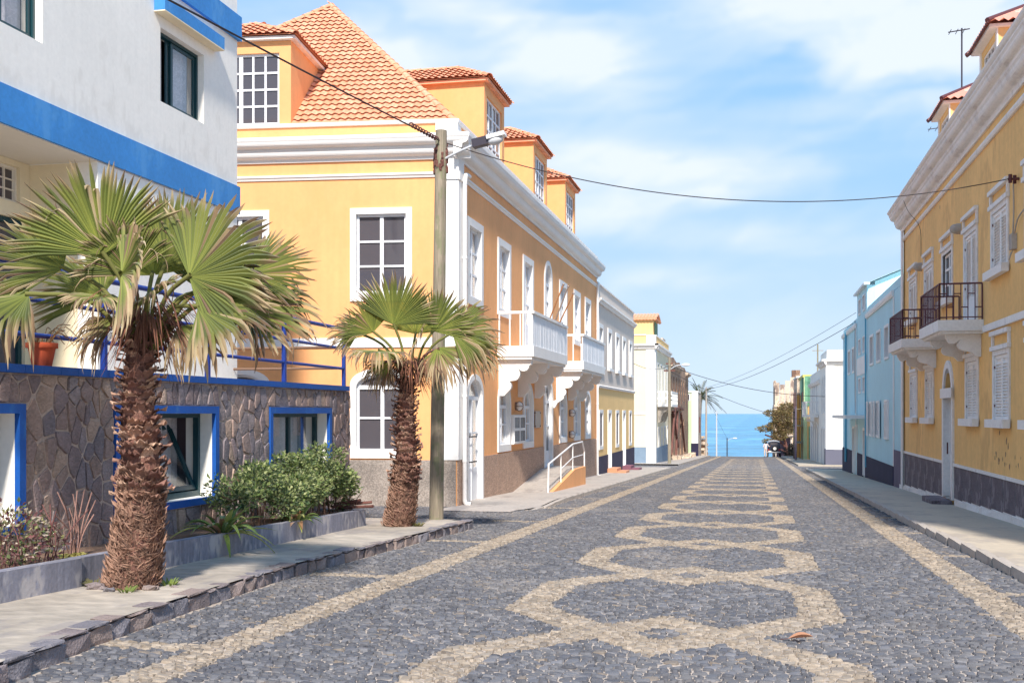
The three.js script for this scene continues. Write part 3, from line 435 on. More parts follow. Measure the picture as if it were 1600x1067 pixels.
  for (const y of [3.16, 2.8, 2.43]) add(rail, 'rail', bar(V(-7.45, y, -4), V(-7.45, y, -19.25), y > 3 ? 0.034 : 0.026), M.blueRail);
  for (const y of [2.83, 2.44]) add(rail, 'end_rail', bar(V(-7.47, y, -19.26), V(-9.72, y, -19.26), 0.024), M.brownRail, 'brown end rail of the terrace');
  const pr = rng(5), pot = thing('flower_pot', 'orange clay flower pot with a withered plant standing on the blue coping', 'flower pot', [-7.52, 2.105, -10.5]);
  const lg = new THREE.LatheGeometry([[0, 0], [0.1, 0], [0.14, 0.2], [0.165, 0.2], [0.165, 0.255], [0.14, 0.255], [0.13, 0.22], [0, 0.22]].map(([x, y]) => new THREE.Vector2(x, y)), 28); lg.translate(-7.52, 2.105, -10.5); add(pot, 'pot', lg, M.terracotta);
  const st = []; for (let i = 0; i < 26; i++) { const a = pr() * 6.28, l = 0.16 + 0.2 * pr(), p = V(-7.52 + 0.06 * Math.cos(a), 2.32, -10.5 + 0.06 * Math.sin(a)); st.push(tube([p, p.clone().add(V(Math.cos(a) * l * 0.5, l * 0.7, Math.sin(a) * l * 0.5)), p.clone().add(V(Math.cos(a) * l, l * (0.9 - pr()), Math.sin(a) * l))], 0.005, 4)); } add(pot, 'withered_stems', st, plain(132, 98, 62, 0.9));
}

// ---------------------------------------------------------------- planter and its plants
const leafMat = (r, g, b, th = 0.35) => new THREE.MeshPhysicalMaterial({ color: new THREE.Color().setRGB(r / 255, g / 255, b / 255, THREE.SRGBColorSpace), roughness: 0.9, transmission: th, thickness: 0, side: THREE.DoubleSide });
const leafGeo = (() => { const g = new THREE.BufferGeometry(), p = [[0, 0, 0], [0.28, 0.08, 0.4], [0, 0.02, 0.45], [-0.28, 0.08, 0.4], [0, -0.06, 1]], t = [[0, 2, 1], [0, 3, 2], [1, 2, 4], [2, 3, 4]]; g.setAttribute('position', new THREE.Float32BufferAttribute(t.flat().flatMap((i) => p[i]), 3)); g.computeVertexNormals(); return uvs(g); })();
function bush(o, name, blobs, count, size, colors, seed, mat) {   // leaves scattered through overlapping clumps, denser at the skin
  const r = rng(seed), ms = [], cs = [], q = new THREE.Quaternion(), c = new THREE.Color(), rp = rootOf(o).position;
  const total = blobs.reduce((a, b) => a + b[3] * b[4] * b[5], 0);
  for (const [x, y, z, rx, ry, rz] of blobs) {
    const n = Math.round(count * rx * ry * rz / total);
    for (let i = 0; i < n; i++) {
      const d = V(r() * 2 - 1, r() * 2 - 1, r() * 2 - 1).normalize(), k = Math.pow(r(), 0.38) * (0.8 + 0.5 * fbm(d.x * 0.5 + 0.5, d.y * 0.5 + 0.5 + d.z, 6, 6, 3, seed));
      const p = V(x + d.x * rx * k, y + d.y * ry * k, z + d.z * rz * k);
      q.setFromUnitVectors(V(0, 0, 1), V(d.x + r() - 0.5, d.y * 0.6 + r() - 0.3, d.z + r() - 0.5).normalize()).multiply(new THREE.Quaternion().setFromAxisAngle(V(0, 0, 1), r() * 6.28));
      const s = size * (0.6 + 0.8 * r()); ms.push(new THREE.Matrix4().compose(p.sub(rp), q, V(s, s, s))); const cc = colors[Math.floor(r() * colors.length)]; c.setRGB(cc[0] / 255, cc[1] / 255, cc[2] / 255, THREE.SRGBColorSpace).multiplyScalar(0.75 + 0.5 * r()); cs.push(c.clone());
    }
  }
  return spread(o, name, leafGeo, mat, ms, cs);
}
function strap(base, dir, len, wid, droop, n = 7) {      // one long folded leaf
  const side = new THREE.Vector3().crossVectors(dir, Y).normalize(), pos = [], at = (t) => base.clone().addScaledVector(dir, len * t).add(V(0, -droop * len * t * t, 0));
  for (let i = 0; i < n; i++) { const a = i / n, b = (i + 1) / n, wa = wid * Math.sin(Math.PI * (0.12 + 0.88 * a)) , wb = wid * Math.sin(Math.PI * (0.12 + 0.88 * b)), A = at(a), B = at(b), f = (P, w, k) => P.clone().addScaledVector(side, k * w).add(V(0, Math.abs(k) * w * 0.5, 0)).toArray(); for (const k of [-1, 1]) pos.push(...f(A, wa, 0), ...f(A, wa, k), ...f(B, wb, k), ...f(A, wa, 0), ...f(B, wb, k), ...f(B, wb, 0)); }
  const g = new THREE.BufferGeometry(); g.setAttribute('position', new THREE.Float32BufferAttribute(pos, 3)); g.computeVertexNormals(); return g;
}
{
  const top = (s) => gy(s) + 0.145 + 0.28;
  const pl = thing('planter', 'long low blue grey concrete planter in front of the stone wall', 'planter', [-6.55, gy(13) + 0.14, -13]);
  const seg = (x0, x1, s0, s1) => { const g = new THREE.BufferGeometry(), L = [], q = (x, k, s) => [x, k ? top(s) : gy(s) + 0.02, -s], tri = (a, b, c, d) => L.push(...a, ...b, ...c, ...a, ...c, ...d); tri(q(x1, 0, s0), q(x1, 0, s1), q(x1, 1, s1), q(x1, 1, s0)); tri(q(x0, 0, s1), q(x0, 0, s0), q(x0, 1, s0), q(x0, 1, s1)); tri(q(x0, 1, s0), q(x1, 1, s0), q(x1, 1, s1), q(x0, 1, s1)); tri(q(x0, 0, s0), q(x1, 0, s0), q(x1, 1, s0), q(x0, 1, s0)); tri(q(x1, 0, s1), q(x0, 0, s1), q(x0, 1, s1), q(x1, 1, s1)); g.setAttribute('position', new THREE.Float32BufferAttribute(L, 3)); g.computeVertexNormals(); return g; };
  add(pl, 'front_wall', seg(-6.64, -6.5, 4, 9.7), M.planter); add(pl, 'front_wall', seg(-6.66, -6.53, 9.715, 17.76), M.planter); add(pl, 'end_wall', seg(-7.39, -6.53, 17.77, 17.9), M.planter);
  add(pl, 'soil', sheet([-7.39, -7.1, -6.85, -6.655], steps(4, 17.76, 0.3), (x, s) => top(s) - 0.06 + 0.05 * fbm(x, s, 4, 4, 2, 3)), M.earth);
  const LM = leafMat(255, 255, 255, 0.3), wood = plain(112, 84, 70, 0.9);
  const greens = [[112, 132, 66], [136, 150, 84], [88, 110, 56], [176, 180, 126], [74, 92, 56], [150, 160, 100]];
  const clumps = (s0, s1, n, hgt, seed) => { const r = rng(seed), l = []; for (let i = 0; i < n; i++) { const s = mix(s0, s1, (i + r()) / n), t = Math.sin(Math.PI * clamp((s - s0 + 0.25) / (s1 - s0 + 0.5))), k = 0.16 + 0.12 * r(); l.push([-7.2 + 0.55 * r(), top(s) + 0.1 + (0.25 + 0.75 * r()) * hgt * t, -s, k, k * 0.85, k]); } return l; };
  const b1 = thing('leafy_shrub', 'bushy green shrub filling the far end of the planter below the basement window', 'shrub', [-6.95, top(16.4), -16.4]);
  bush(b1, 'foliage', clumps(15.3, 17.6, 34, 0.92, 501), 10500, 0.058, greens, 11, LM);
  add(b1, 'stems', Array.from({ length: 22 }, () => { const s = ran(15.4, 17.6), x = ran(-7.15, -6.8); return tube([V(x, top(s) - 0.1, -s), V(x + ran(-0.1, 0.1), top(s) + 0.3, -s + ran(-0.15, 0.15)), V(x + ran(-0.2, 0.25), top(s) + ran(0.5, 0.8), -s + ran(-0.3, 0.3))], 0.009, 5); }), wood);
  const b2 = thing('leafy_shrub', 'dark green shrub beside the tilted open basement window', 'shrub', [-6.95, top(14.3), -14.3]);
  bush(b2, 'foliage', [...clumps(13.8, 15.3, 18, 0.66, 502), [-7.08, top(13.6) + 0.5, -13.6, 0.14, 0.2, 0.24]], 4600, 0.058, [...greens, [60, 84, 46]], 12, LM);
  add(b2, 'stems', Array.from({ length: 14 }, () => { const s = ran(13.7, 15.1), x = ran(-7.15, -6.8); return tube([V(x, top(s) - 0.1, -s), V(x + ran(-0.1, 0.1), top(s) + 0.3, -s), V(x + ran(-0.2, 0.2), top(s) + ran(0.4, 0.7), -s + ran(-0.3, 0.3))], 0.009, 5); }), wood);
  const b3 = thing('reddish_shrub', 'thin shrub with reddish and pale leaves at the left edge below a basement window', 'shrub', [-6.9, top(9.3), -9.3]);
  bush(b3, 'foliage', [[-6.9, top(9.2) + 0.26, -9.1, 0.3, 0.32, 0.4], [-6.85, top(9.6) + 0.16, -9.55, 0.22, 0.2, 0.2]], 1000, 0.05, [[150, 150, 96], [120, 76, 74], [96, 112, 62], [186, 170, 150], [104, 62, 64]], 13, LM);
  add(b3, 'stems', Array.from({ length: 26 }, () => { const s = ran(8.8, 9.8), x = ran(-7.1, -6.75); return tube([V(x, top(s) - 0.1, -s), V(x + ran(-0.1, 0.1), top(s) + 0.2, -s), V(x + ran(-0.2, 0.2), top(s) + ran(0.25, 0.55), -s + ran(-0.2, 0.2))], 0.006, 4); }), plain(120, 78, 74, 0.9));
  const b4 = thing('bare_twig_plant', 'bare twiggy plant with a few yellow green leaves at its foot, against the stone wall', 'plant', [-6.95, top(10.2), -10.2]);
  add(b4, 'twigs', Array.from({ length: 13 }, () => { const s = 10.2 + ran(-0.12, 0.12), x = -6.98 + ran(-0.06, 0.06), a = ran(-0.55, 0.5), h = ran(0.35, 0.75); return tube([V(x, top(s) - 0.1, -s), V(x + 0.03, top(s) + h * 0.5, -s - a * 0.4), V(x + ran(-0.1, 0.15), top(s) + h, -s - a)], 0.007, 5); }), plain(158, 122, 112, 0.85));
  add(b4, 'leaves', Array.from({ length: 30 }, () => { const a = ran(0, 6.28); return strap(V(-6.9 + ran(-0.1, 0.1), top(10.2) - 0.04, -10.15 + ran(-0.18, 0.18)), V(Math.cos(a), 0.7, Math.sin(a)).normalize(), ran(0.12, 0.24), 0.025, 0.8, 5); }), leafMat(158, 150, 72));
  const spiky = (s, x, n, L, label) => { const o = thing('strap_leaved_plant', label, 'plant', [x, top(s), -s], 'strap leaved plants in the planter'), r = rng(Math.round(s * 100)); const mats = [leafMat(128, 150, 66), leafMat(92, 120, 52), leafMat(164, 166, 84), leafMat(150, 108, 70)]; for (let i = 0; i < n; i++) { const a = r() * 6.28, up = 0.35 + 1.5 * r(), d = V(Math.cos(a), up, Math.sin(a)).normalize(); add(o, 'leaf', strap(V(x + 0.03 * Math.cos(a), top(s) - 0.06, -s + 0.03 * Math.sin(a)), d, L * (0.65 + 0.5 * r()), 0.03 + 0.012 * r(), 0.25 + 0.75 * r() * (1.6 - up * 0.6)), mats[r() < 0.12 ? 3 : Math.floor(r() * 3)]); } };
  spiky(12.9, -6.64, 44, 0.8, 'large strap leaved plant spilling over the planter edge near the first palm');
  spiky(15.2, -6.62, 32, 0.58, 'smaller strap leaved plant in front of the big green shrub');
  const logs = thing('driftwood', 'dark dry branches lying at the far end of the planter', 'branch', [-6.75, top(17.6), -17.6]);
  for (const [y, a, L] of [[0.03, 0.2, 0.7], [0.08, -0.25, 0.6], [0.12, 0.05, 0.45]]) add(logs, 'branch', tube([V(-6.95, top(17.5) + y - 0.02, -17.5 - a * 0.4), V(-6.75, top(17.5) + y + 0.01, -17.58), V(-6.95 + L, top(17.5) + y + 0.05, -17.6 + a * 0.5)], 0.026, 7), M.oldTimber);
  const fl = thing('yellow_flower', 'single yellow flower on a dry stalk at the far end of the planter', 'flower', [-6.75, top(17.6), -17.6]);
  add(fl, 'stalk', [tube([V(-6.74, top(17.6) - 0.05, -17.55), V(-6.7, top(17.6) + 0.2, -17.6), V(-6.72, top(17.6) + 0.4, -17.62)], 0.008, 5), ...Array.from({ length: 7 }, () => tube([V(-6.74, top(17.6) - 0.05, -17.55), V(-6.7 + ran(-0.1, 0.15), top(17.6) + 0.12, -17.6), V(-6.66 + ran(-0.2, 0.3), top(17.6) + ran(0.15, 0.35), -17.6 + ran(-0.2, 0.2))], 0.006, 4))], plain(150, 116, 96, 0.9));
  add(fl, 'petals', Array.from({ length: 9 }, (_, i) => strap(V(-6.72, top(17.6) + 0.39, -17.62), V(Math.cos(i * 0.7) * 0.5, 1, Math.sin(i * 0.7) * 0.5).normalize(), 0.11, 0.022, 0.1, 4)), leafMat(240, 196, 40));
}

// ---------------------------------------------------------------- fan palms
const RIGHT = V(Math.cos(TURN), 0, -Math.sin(TURN)), TOWARD = V(Math.sin(TURN), 0, Math.cos(TURN));
const ax = (r, u, t) => V(0, 0, 0).addScaledVector(RIGHT, r).addScaledVector(Y, u).addScaledVector(TOWARD, t);
const frondMat = new THREE.MeshPhysicalMaterial({ color: 0xffffff, vertexColors: true, roughness: 0.75, transmission: 0.28, thickness: 0, side: THREE.DoubleSide });
function fan(hub, A, N, r, span, droop, brown, seed) {
  const R = rng(seed), n = Math.round(26 + span / 9), pos = [], col = [], B = new THREE.Vector3().crossVectors(N, A).normalize(), T = 9, d = span * Math.PI / 180 / n / 2;
  const green = [[0.1, 0.125, 0.018], [0.145, 0.175, 0.026], [0.225, 0.245, 0.042], [0.175, 0.2, 0.032]], tan = [[0.42, 0.3, 0.16], [0.3, 0.19, 0.1], [0.52, 0.4, 0.23], [0.2, 0.12, 0.07]];
  const hue = R() * 0.6;
  for (let k = 0; k < n; k++) {
    const th = (k + 0.5 - n / 2) * 2 * d, dead = R() < brown * 0.55, len = r * (0.8 + 0.26 * Math.cos(th * 0.75)) * (0.9 + 0.16 * R()), split = 0.68 + 0.1 * R(), tip = dead ? 0.25 : 0.8 + 0.2 * R() - brown * 0.4, limp = droop * (0.5 + 1.1 * R()) + (dead ? 0.5 : 0), bend = (R() - 0.5) * 0.5 * (0.3 + brown), knee = 0.52 + 0.22 * R();
    const dir = A.clone().multiplyScalar(Math.cos(th)).addScaledVector(B, Math.sin(th)), side = A.clone().multiplyScalar(-Math.sin(th)).addScaledVector(B, Math.cos(th));
    const g0 = green[Math.floor(R() * 4)], g1 = tan[Math.floor(R() * 4)], ring = [];
    for (let i = 0; i <= T; i++) {
      const t = 0.03 + 0.97 * i / T, over = Math.max(0, t - knee), p = hub.clone().addScaledVector(dir, len * t).addScaledVector(N, len * (0.1 * t * t) - 0.02).addScaledVector(side, bend * over * len);
      // a limp tip folds over: it stops going outwards and hangs
      const hang = limp * over * 2.2; p.addScaledVector(dir, -len * Math.min(over * 0.85, hang * over * 0.9)); p.y -= len * hang * 0.55 + droop * 0.16 * len * t * t;
      const w = t < split ? len * t * Math.tan(d) * 1.02 : len * split * Math.tan(d) * 1.02 * Math.pow(Math.max(0, 1 - (t - split) / (1 - split)), 0.8) + 0.0012;
      const q = smooth(tip - 0.13, tip + 0.1, t), m = mix(0.8, 1.15, hue), c = [0, 1, 2].map((j) => mix(g0[j] * m * (1 + 0.7 * (1 - t) * (1 - t)), g1[j], q));
      const up = N.clone().multiplyScalar(w * 0.55); ring.push([p.clone().addScaledVector(side, -w).sub(up), p.clone().add(up), p.clone().addScaledVector(side, w).sub(up), c]);
    }
    for (let i = 0; i < T; i++) for (const h of [0, 1]) { const a = ring[i], b = ring[i + 1]; for (const [v, c] of [[a[h], a[3]], [a[h + 1], a[3]], [b[h + 1], b[3]], [a[h], a[3]], [b[h + 1], b[3]], [b[h], b[3]]]) { pos.push(v.x, v.y, v.z); col.push(...c); } }
  }
  const g = new THREE.BufferGeometry(); g.setAttribute('position', new THREE.Float32BufferAttribute(pos, 3)); g.setAttribute('color', new THREE.Float32BufferAttribute(col, 3)); g.computeVertexNormals(); return g;
}
const bootMats = [[156, 118, 102], [184, 146, 124], [126, 90, 80], [206, 170, 146], [140, 102, 90]].map((base) => stuff({ base, grain: 0.2, patch: 0.2, metres: 0.25, freq: 30, stretch: 4, bump: 0.004, size: 256 }));
const trunkMat = stuff({ base: [120, 84, 72], grain: 0.25, patch: 0.25, metres: 0.5, freq: 60, stretch: 3, bump: 0.02 });
const bootGeos = Array.from({ length: 4 }, (_, v) => {   // a torn leaf base: broad at the trunk, curling out to a ragged edge
  const r = rng(640 + v), pos = [], W = 5, Hn = 4, P = (i, j) => { const u = i / W * 2 - 1, t = j / Hn; return [u * mix(0.5, 0.3 + 0.06 * r(), t), t * 0.62 + (j === Hn ? 0.16 * Math.sin(i * 2.4 + v) + 0.1 * (r() - 0.5) : 0) - 0.12 * u * u, 0.1 + 0.75 * t * t + 0.1 * (1 - u * u) + 0.05 * (r() - 0.5)]; };
  const grid = []; for (let j = 0; j <= Hn; j++) { grid.push([]); for (let i = 0; i <= W; i++) grid[j].push(P(i, j)); }
  const back = grid.map((row) => row.map(([x, y, z]) => [x * 0.98, y - 0.07, z - 0.03]));
  const quad = (a, b, c, d) => pos.push(...a, ...b, ...c, ...a, ...c, ...d);
  for (let j = 0; j < Hn; j++) for (let i = 0; i < W; i++) { quad(grid[j][i], grid[j][i + 1], grid[j + 1][i + 1], grid[j + 1][i]); quad(back[j][i + 1], back[j][i], back[j + 1][i], back[j + 1][i + 1]); }
  for (let i = 0; i < W; i++) quad(grid[Hn][i], grid[Hn][i + 1], back[Hn][i + 1], back[Hn][i]);
  const g = new THREE.BufferGeometry(); g.setAttribute('position', new THREE.Float32BufferAttribute(pos, 3)); g.computeVertexNormals(); return uvs(g);
});
function fanPalm(label, base, topPt, r0, r1, r2, fronds, seed, skirt) {
  const o = thing('fan_palm', label, 'palm tree', base.toArray(), 'fan palms on the left pavement'), R = rng(seed), H = topPt.y - base.y;
  const axis = (t) => base.clone().lerp(topPt, t).addScaledVector(RIGHT, 0.05 * Math.sin(t * 5)), rad = (t) => t < 0.34 ? mix(r0, r1, t / 0.34) : mix(r1, r2, (t - 0.34) / 0.66);
  const pos = [], NR = 30, NA = 22; const P = (i, j) => { const t = i / NR, a = j / NA * 2 * Math.PI, c = axis(t), q = rad(t) * (0.9 + 0.14 * vnoise(j % NA, i * 1.3, NA, 99, seed)); return [c.x + q * Math.cos(a), c.y - (i ? 0 : 0.08), c.z + q * Math.sin(a)]; };
  for (let i = 0; i < NR; i++) for (let j = 0; j < NA; j++) { const a = P(i, j), b = P(i, j + 1), c = P(i + 1, j + 1), d = P(i + 1, j); pos.push(...a, ...c, ...b, ...a, ...d, ...c); }
  const tg = new THREE.BufferGeometry(); tg.setAttribute('position', new THREE.Float32BufferAttribute(pos, 3)); tg.computeVertexNormals(); add(o, 'trunk', tg, trunkMat);
  const q = new THREE.Quaternion(), q2 = new THREE.Quaternion();
  const rows = Math.floor(H * (1 - skirt) / 0.082); let cnt = 0;
  for (let i = 0; i < rows; i++) for (let j = 0; j < 12; j++) {
    if (cnt >= 296) break; const t = skirt + (1 - skirt) * (i + 0.4 * R()) / rows, a = (j + (i % 2) * 0.5 + 0.3 * (R() - 0.5)) / 12 * 2 * Math.PI, c = axis(t), s = (0.075 + 0.085 * R()) * (rad(t) / 0.2 * 0.5 + 0.5);
    const m = shade(new THREE.Mesh(bootGeos[Math.floor(R() * 4)], bootMats[Math.floor(R() * 5)])); m.name = 'leaf_base'; m.position.set(c.x + Math.cos(a) * rad(t) * 0.84, c.y, c.z + Math.sin(a) * rad(t) * 0.84).sub(base);
    q.setFromAxisAngle(Y, Math.PI / 2 - a); q2.setFromAxisAngle(V(1, 0, 0), (R() - 0.4) * 0.7); m.quaternion.copy(q).multiply(q2); m.scale.set(s * 1.25, s, s * (0.8 + 0.5 * R())); o.add(m); cnt++;
  }
  const fib = [], fc = []; const fg = (() => { const g = new THREE.BufferGeometry(); g.setAttribute('position', new THREE.Float32BufferAttribute([-0.5, 0, 0, 0.5, 0, 0, 0.1, 0.6, 0.2, 0.1, 0.6, 0.2, 0.5, 0, 0, 0.3, 1, 0.15], 3)); g.computeVertexNormals(); return uvs(g); })();
  for (let i = 0; i < 2600; i++) { const t = Math.pow(R(), 1.1) * (skirt + 0.1), a = R() * 6.283, c = axis(t), p = V(c.x + Math.cos(a) * rad(t) * (0.93 + 0.12 * R()), c.y, c.z + Math.sin(a) * rad(t) * (0.93 + 0.12 * R())).sub(base); q.setFromAxisAngle(Y, Math.PI / 2 - a); q2.setFromEuler(new THREE.Euler(0.5 * (R() - 0.3), 0, (R() - 0.5) * 2.8)); const L = 0.05 + 0.11 * R(); fib.push(new THREE.Matrix4().compose(p, q.clone().multiply(q2), V(0.012 + 0.012 * R(), L, L))); const k = 0.6 + 0.8 * R(); fc.push(new THREE.Color(0.31 * k, 0.18 * k, 0.125 * k)); }
  spread(o, 'trunk_fibres', fg, plain(255, 255, 255, 0.95, { side: THREE.DoubleSide }), fib, fc);
  fronds.forEach(([dr, du, dt, ar, au, at, nr, nu, nt, r, span, droop, brown], i) => {
    const hub = topPt.clone().add(ax(dr, du, dt)), A = ax(ar, au, at).normalize(), N0 = ax(nr, nu, nt), N = N0.sub(A.clone().multiplyScalar(N0.dot(A))).normalize();
    const fr = add(o, 'frond', fan(hub, A, N, r, span, droop, brown, seed * 50 + i), frondMat);
    const mid = topPt.clone().lerp(hub, 0.5).add(V(0, 0.06 + 0.1 * Math.hypot(dr, dt), 0)), a = Math.atan2(dt, dr);
    add(fr, 'petiole', tube([topPt.clone().add(ax(0.07 * Math.cos(a), -0.12, 0.07 * Math.sin(a))), mid, hub.clone().addScaledVector(A, 0.03)], 0.023, 6, 8), brown > 0.6 ? bootMats[2] : leafMat(112, 112, 56, 0.05));
  });
  // dry threads and torn tips hanging below the crown
  const th = []; for (let i = 0; i < 420; i++) { const a = R() * 6.283, rr = 0.08 + 0.75 * R() * R(), p = topPt.clone().add(V(Math.cos(a) * rr * 0.8, 0.02 + 0.3 * R() + 0.25 * rr, Math.sin(a) * rr * 0.8)); th.push(strap(p, V(Math.cos(a), 0.3 - 1.3 * R(), Math.sin(a)).normalize(), 0.16 + 0.3 * R(), 0.009, 0.6, 4)); }
  add(o, 'dry_tips', th, plain(122, 80, 62, 0.95, { side: THREE.DoubleSide })).userData.kind = 'stuff';
  return o;
}
// each frond: blade centre (right, up, towards), blade axis, blade face, radius, span in degrees, droop, dryness
fanPalm('tall shaggy fan palm nearest the camera, in front of the stone wall', V(-6.02, gy(9.8) + 0.13, -9.8), V(-5.9, 2.33, -9.85), 0.25, 0.2, 0.12, [
  [-0.32, 0.81, 0.25, -0.3, 0.95, 0.1, 0.2, 0.1, 1, 0.92, 150, 0.1, 0.15],
  [0.1, 0.78, -0.3, 0.32, 0.94, -0.1, -0.1, 0.2, 1, 0.84, 150, 0.1, 0.05],
  [-0.77, 0.7, 0.1, -0.88, 0.45, 0.1, 0.1, 0.5, 0.9, 0.74, 140, 0.1, 0.25],
  [-1.0, 0.42, 0.35, -0.75, -0.1, 0.3, 0.1, 0.9, 0.6, 0.72, 190, 0.85, 0.4],
  [-0.06, 0.58, 0.55, 0.45, 0.35, 0.45, -0.2, 0.5, 0.9, 0.74, 190, 0.45, 0.4],
  [0.5, 0.6, 0.25, 0.8, 0.42, 0.1, -0.2, 0.3, 0.95, 1.02, 190, 0.2, 0.25],
  [0.92, 0.72, -0.4, 0.95, 0.3, -0.2, -0.1, 0.6, 0.8, 0.72, 130, 0.15, 0.2],
  [0.62, 0.3, 0.35, 0.95, -0.05, 0.25, 0.0, 0.75, 0.75, 0.9, 150, 0.36, 0.5],
  [0.36, 0.14, 0.1, 0.8, -0.5, 0.2, 0.5, 0.6, 0.7, 0.5, 130, 0.5, 1.0],
  [-0.36, 0.22, -0.1, -0.75, -0.45, 0.1, -0.4, 0.6, 0.7, 0.5, 120, 0.5, 1.0],
  [-0.12, 0.72, -0.6, -0.1, 0.98, -0.3, 0, 0.2, 1, 0.86, 170, 0.1, 0.05],
  [0.95, 0.36, -0.15, 0.93, -0.1, -0.1, 0, 0.8, 0.6, 0.84, 150, 0.42, 0.4],
  [-0.3, 0.42, 0.35, -0.2, -0.2, 0.8, 0, 0.8, 0.6, 0.42, 170, 0.5, 0.5],
  [0.15, 0.36, 0.4, 0.45, 0.25, 0.7, 0, 0.7, 0.7, 0.5, 150, 0.4, 0.4],
  [-0.1, 0.62, 0.1, -0.25, 0.9, 0.3, 0.1, 0.2, 1, 0.62, 150, 0.15, 0.2],
  [0.7, 0.5, 0.1, 0.8, 0.45, 0.2, -0.2, 0.4, 0.9, 0.7, 150, 0.4, 0.4],
  [-0.6, 0.5, -0.45, -0.8, 0.5, -0.4, 0.2, 0.4, 0.9, 0.8, 150, 0.2, 0.15],
  [0.4, 0.55, -0.65, 0.5, 0.7, -0.5, -0.2, 0.4, 0.9, 0.8, 160, 0.2, 0.1],
], 3, 0.36);
fanPalm('second fan palm beside the wooden pole at the end of the pavement', V(-5.98, gy(18) + 0.13, -18.02), V(-5.76, 2.2, -18.0), 0.25, 0.195, 0.12, [
  [-0.28, 0.9, 0.15, 0.22, 0.96, 0.1, -0.1, 0.05, 1, 0.9, 150, 0.05, 0.15],
  [-0.62, 0.78, 0.1, -0.55, 0.82, 0.05, 0.1, 0.2, 1, 0.62, 150, 0.1, 0.15],
  [-0.9, 0.8, -0.1, -0.95, 0.1, 0.1, 0, 0.5, 0.9, 0.58, 140, 0.35, 0.6],
  [-0.48, 0.46, 0.45, -0.2, -0.1, 0.95, 0, 0.95, 0.3, 0.68, 230, 0.6, 0.45],
  [0.4, 0.8, 0.1, 0.5, 0.82, 0.05, -0.2, 0.1, 1, 0.78, 150, 0.1, 0.15],
  [0.72, 0.78, 0.15, 0.92, 0.15, 0.1, -0.1, 0.5, 0.9, 0.88, 160, 0.35, 0.35],
  [0.5, 0.52, 0.3, 0.45, -0.75, 0.2, 0.4, 0.3, 0.9, 0.66, 150, 0.45, 0.9],
  [0.95, 0.58, 0, 0.9, -0.3, 0.1, 0.1, 0.7, 0.7, 0.74, 140, 0.4, 0.5],
  [0.05, 0.8, -0.5, 0.05, 0.98, -0.3, 0, 0.2, 1, 0.7, 160, 0.1, 0.1],
  [-0.4, 0.3, 0.2, -0.5, -0.7, 0.2, -0.4, 0.3, 0.9, 0.5, 140, 0.7, 0.85],
  [0.1, 0.6, 0.4, 0.3, 0.4, 0.7, 0, 0.6, 0.8, 0.45, 150, 0.5, 0.5],
], 9, 0.3);

// ---------------------------------------------------------------- roof tiles
const tileMats = [[226, 156, 120], [229, 161, 126], [222, 150, 114], [231, 167, 132]].map((base) => stuff({ base, grain: 0.08, patch: 0.12, metres: 0.8, rough: 0.85, size: 256 }));
const tileGeo = (() => {                                  // one wavy clay tile, 1 wide, 1 long (lower edge at +z), about 0.3 high
  const pos = [], n = 8, h = (u) => 0.06 + 0.075 * Math.sin(u * 2 * Math.PI - 0.6), T = 0.16, q = (a, b, c, d) => pos.push(...a, ...b, ...c, ...a, ...c, ...d);
  for (let i = 0; i < n; i++) { const a = i / n, b = (i + 1) / n, A0 = [a - 0.5, h(a), -0.58], B0 = [b - 0.5, h(b), -0.58], A1 = [a - 0.5, h(a) + T, 0.5], B1 = [b - 0.5, h(b) + T, 0.5], A2 = [a - 0.5, h(a) + T - 0.025, 0.49], B2 = [b - 0.5, h(b) + T - 0.025, 0.49]; q(A0, A1, B1, B0); q(A1, A2, B2, B1); }
  const g = new THREE.BufferGeometry(); g.setAttribute('position', new THREE.Float32BufferAttribute(pos, 3)); g.computeVertexNormals(); return uvs(g);
})();
const capGeo = (() => { const pos = [], n = 8, q = (a, b, c, d) => pos.push(...a, ...b, ...c, ...a, ...c, ...d); for (let i = 0; i < n; i++) { const p = (k, r, z) => [r * Math.cos(Math.PI * k / n), r * Math.sin(Math.PI * k / n) * 0.8, z]; q(p(i, 0.42, -0.55), p(i, 0.52, 0.5), p(i + 1, 0.52, 0.5), p(i + 1, 0.42, -0.55)); q(p(i, 0.52, 0.5), p(i, 0.44, 0.5), p(i + 1, 0.44, 0.5), p(i + 1, 0.52, 0.5)); } const g = new THREE.BufferGeometry(); g.setAttribute('position', new THREE.Float32BufferAttribute(pos, 3)); g.computeVertexNormals(); return uvs(g); })();
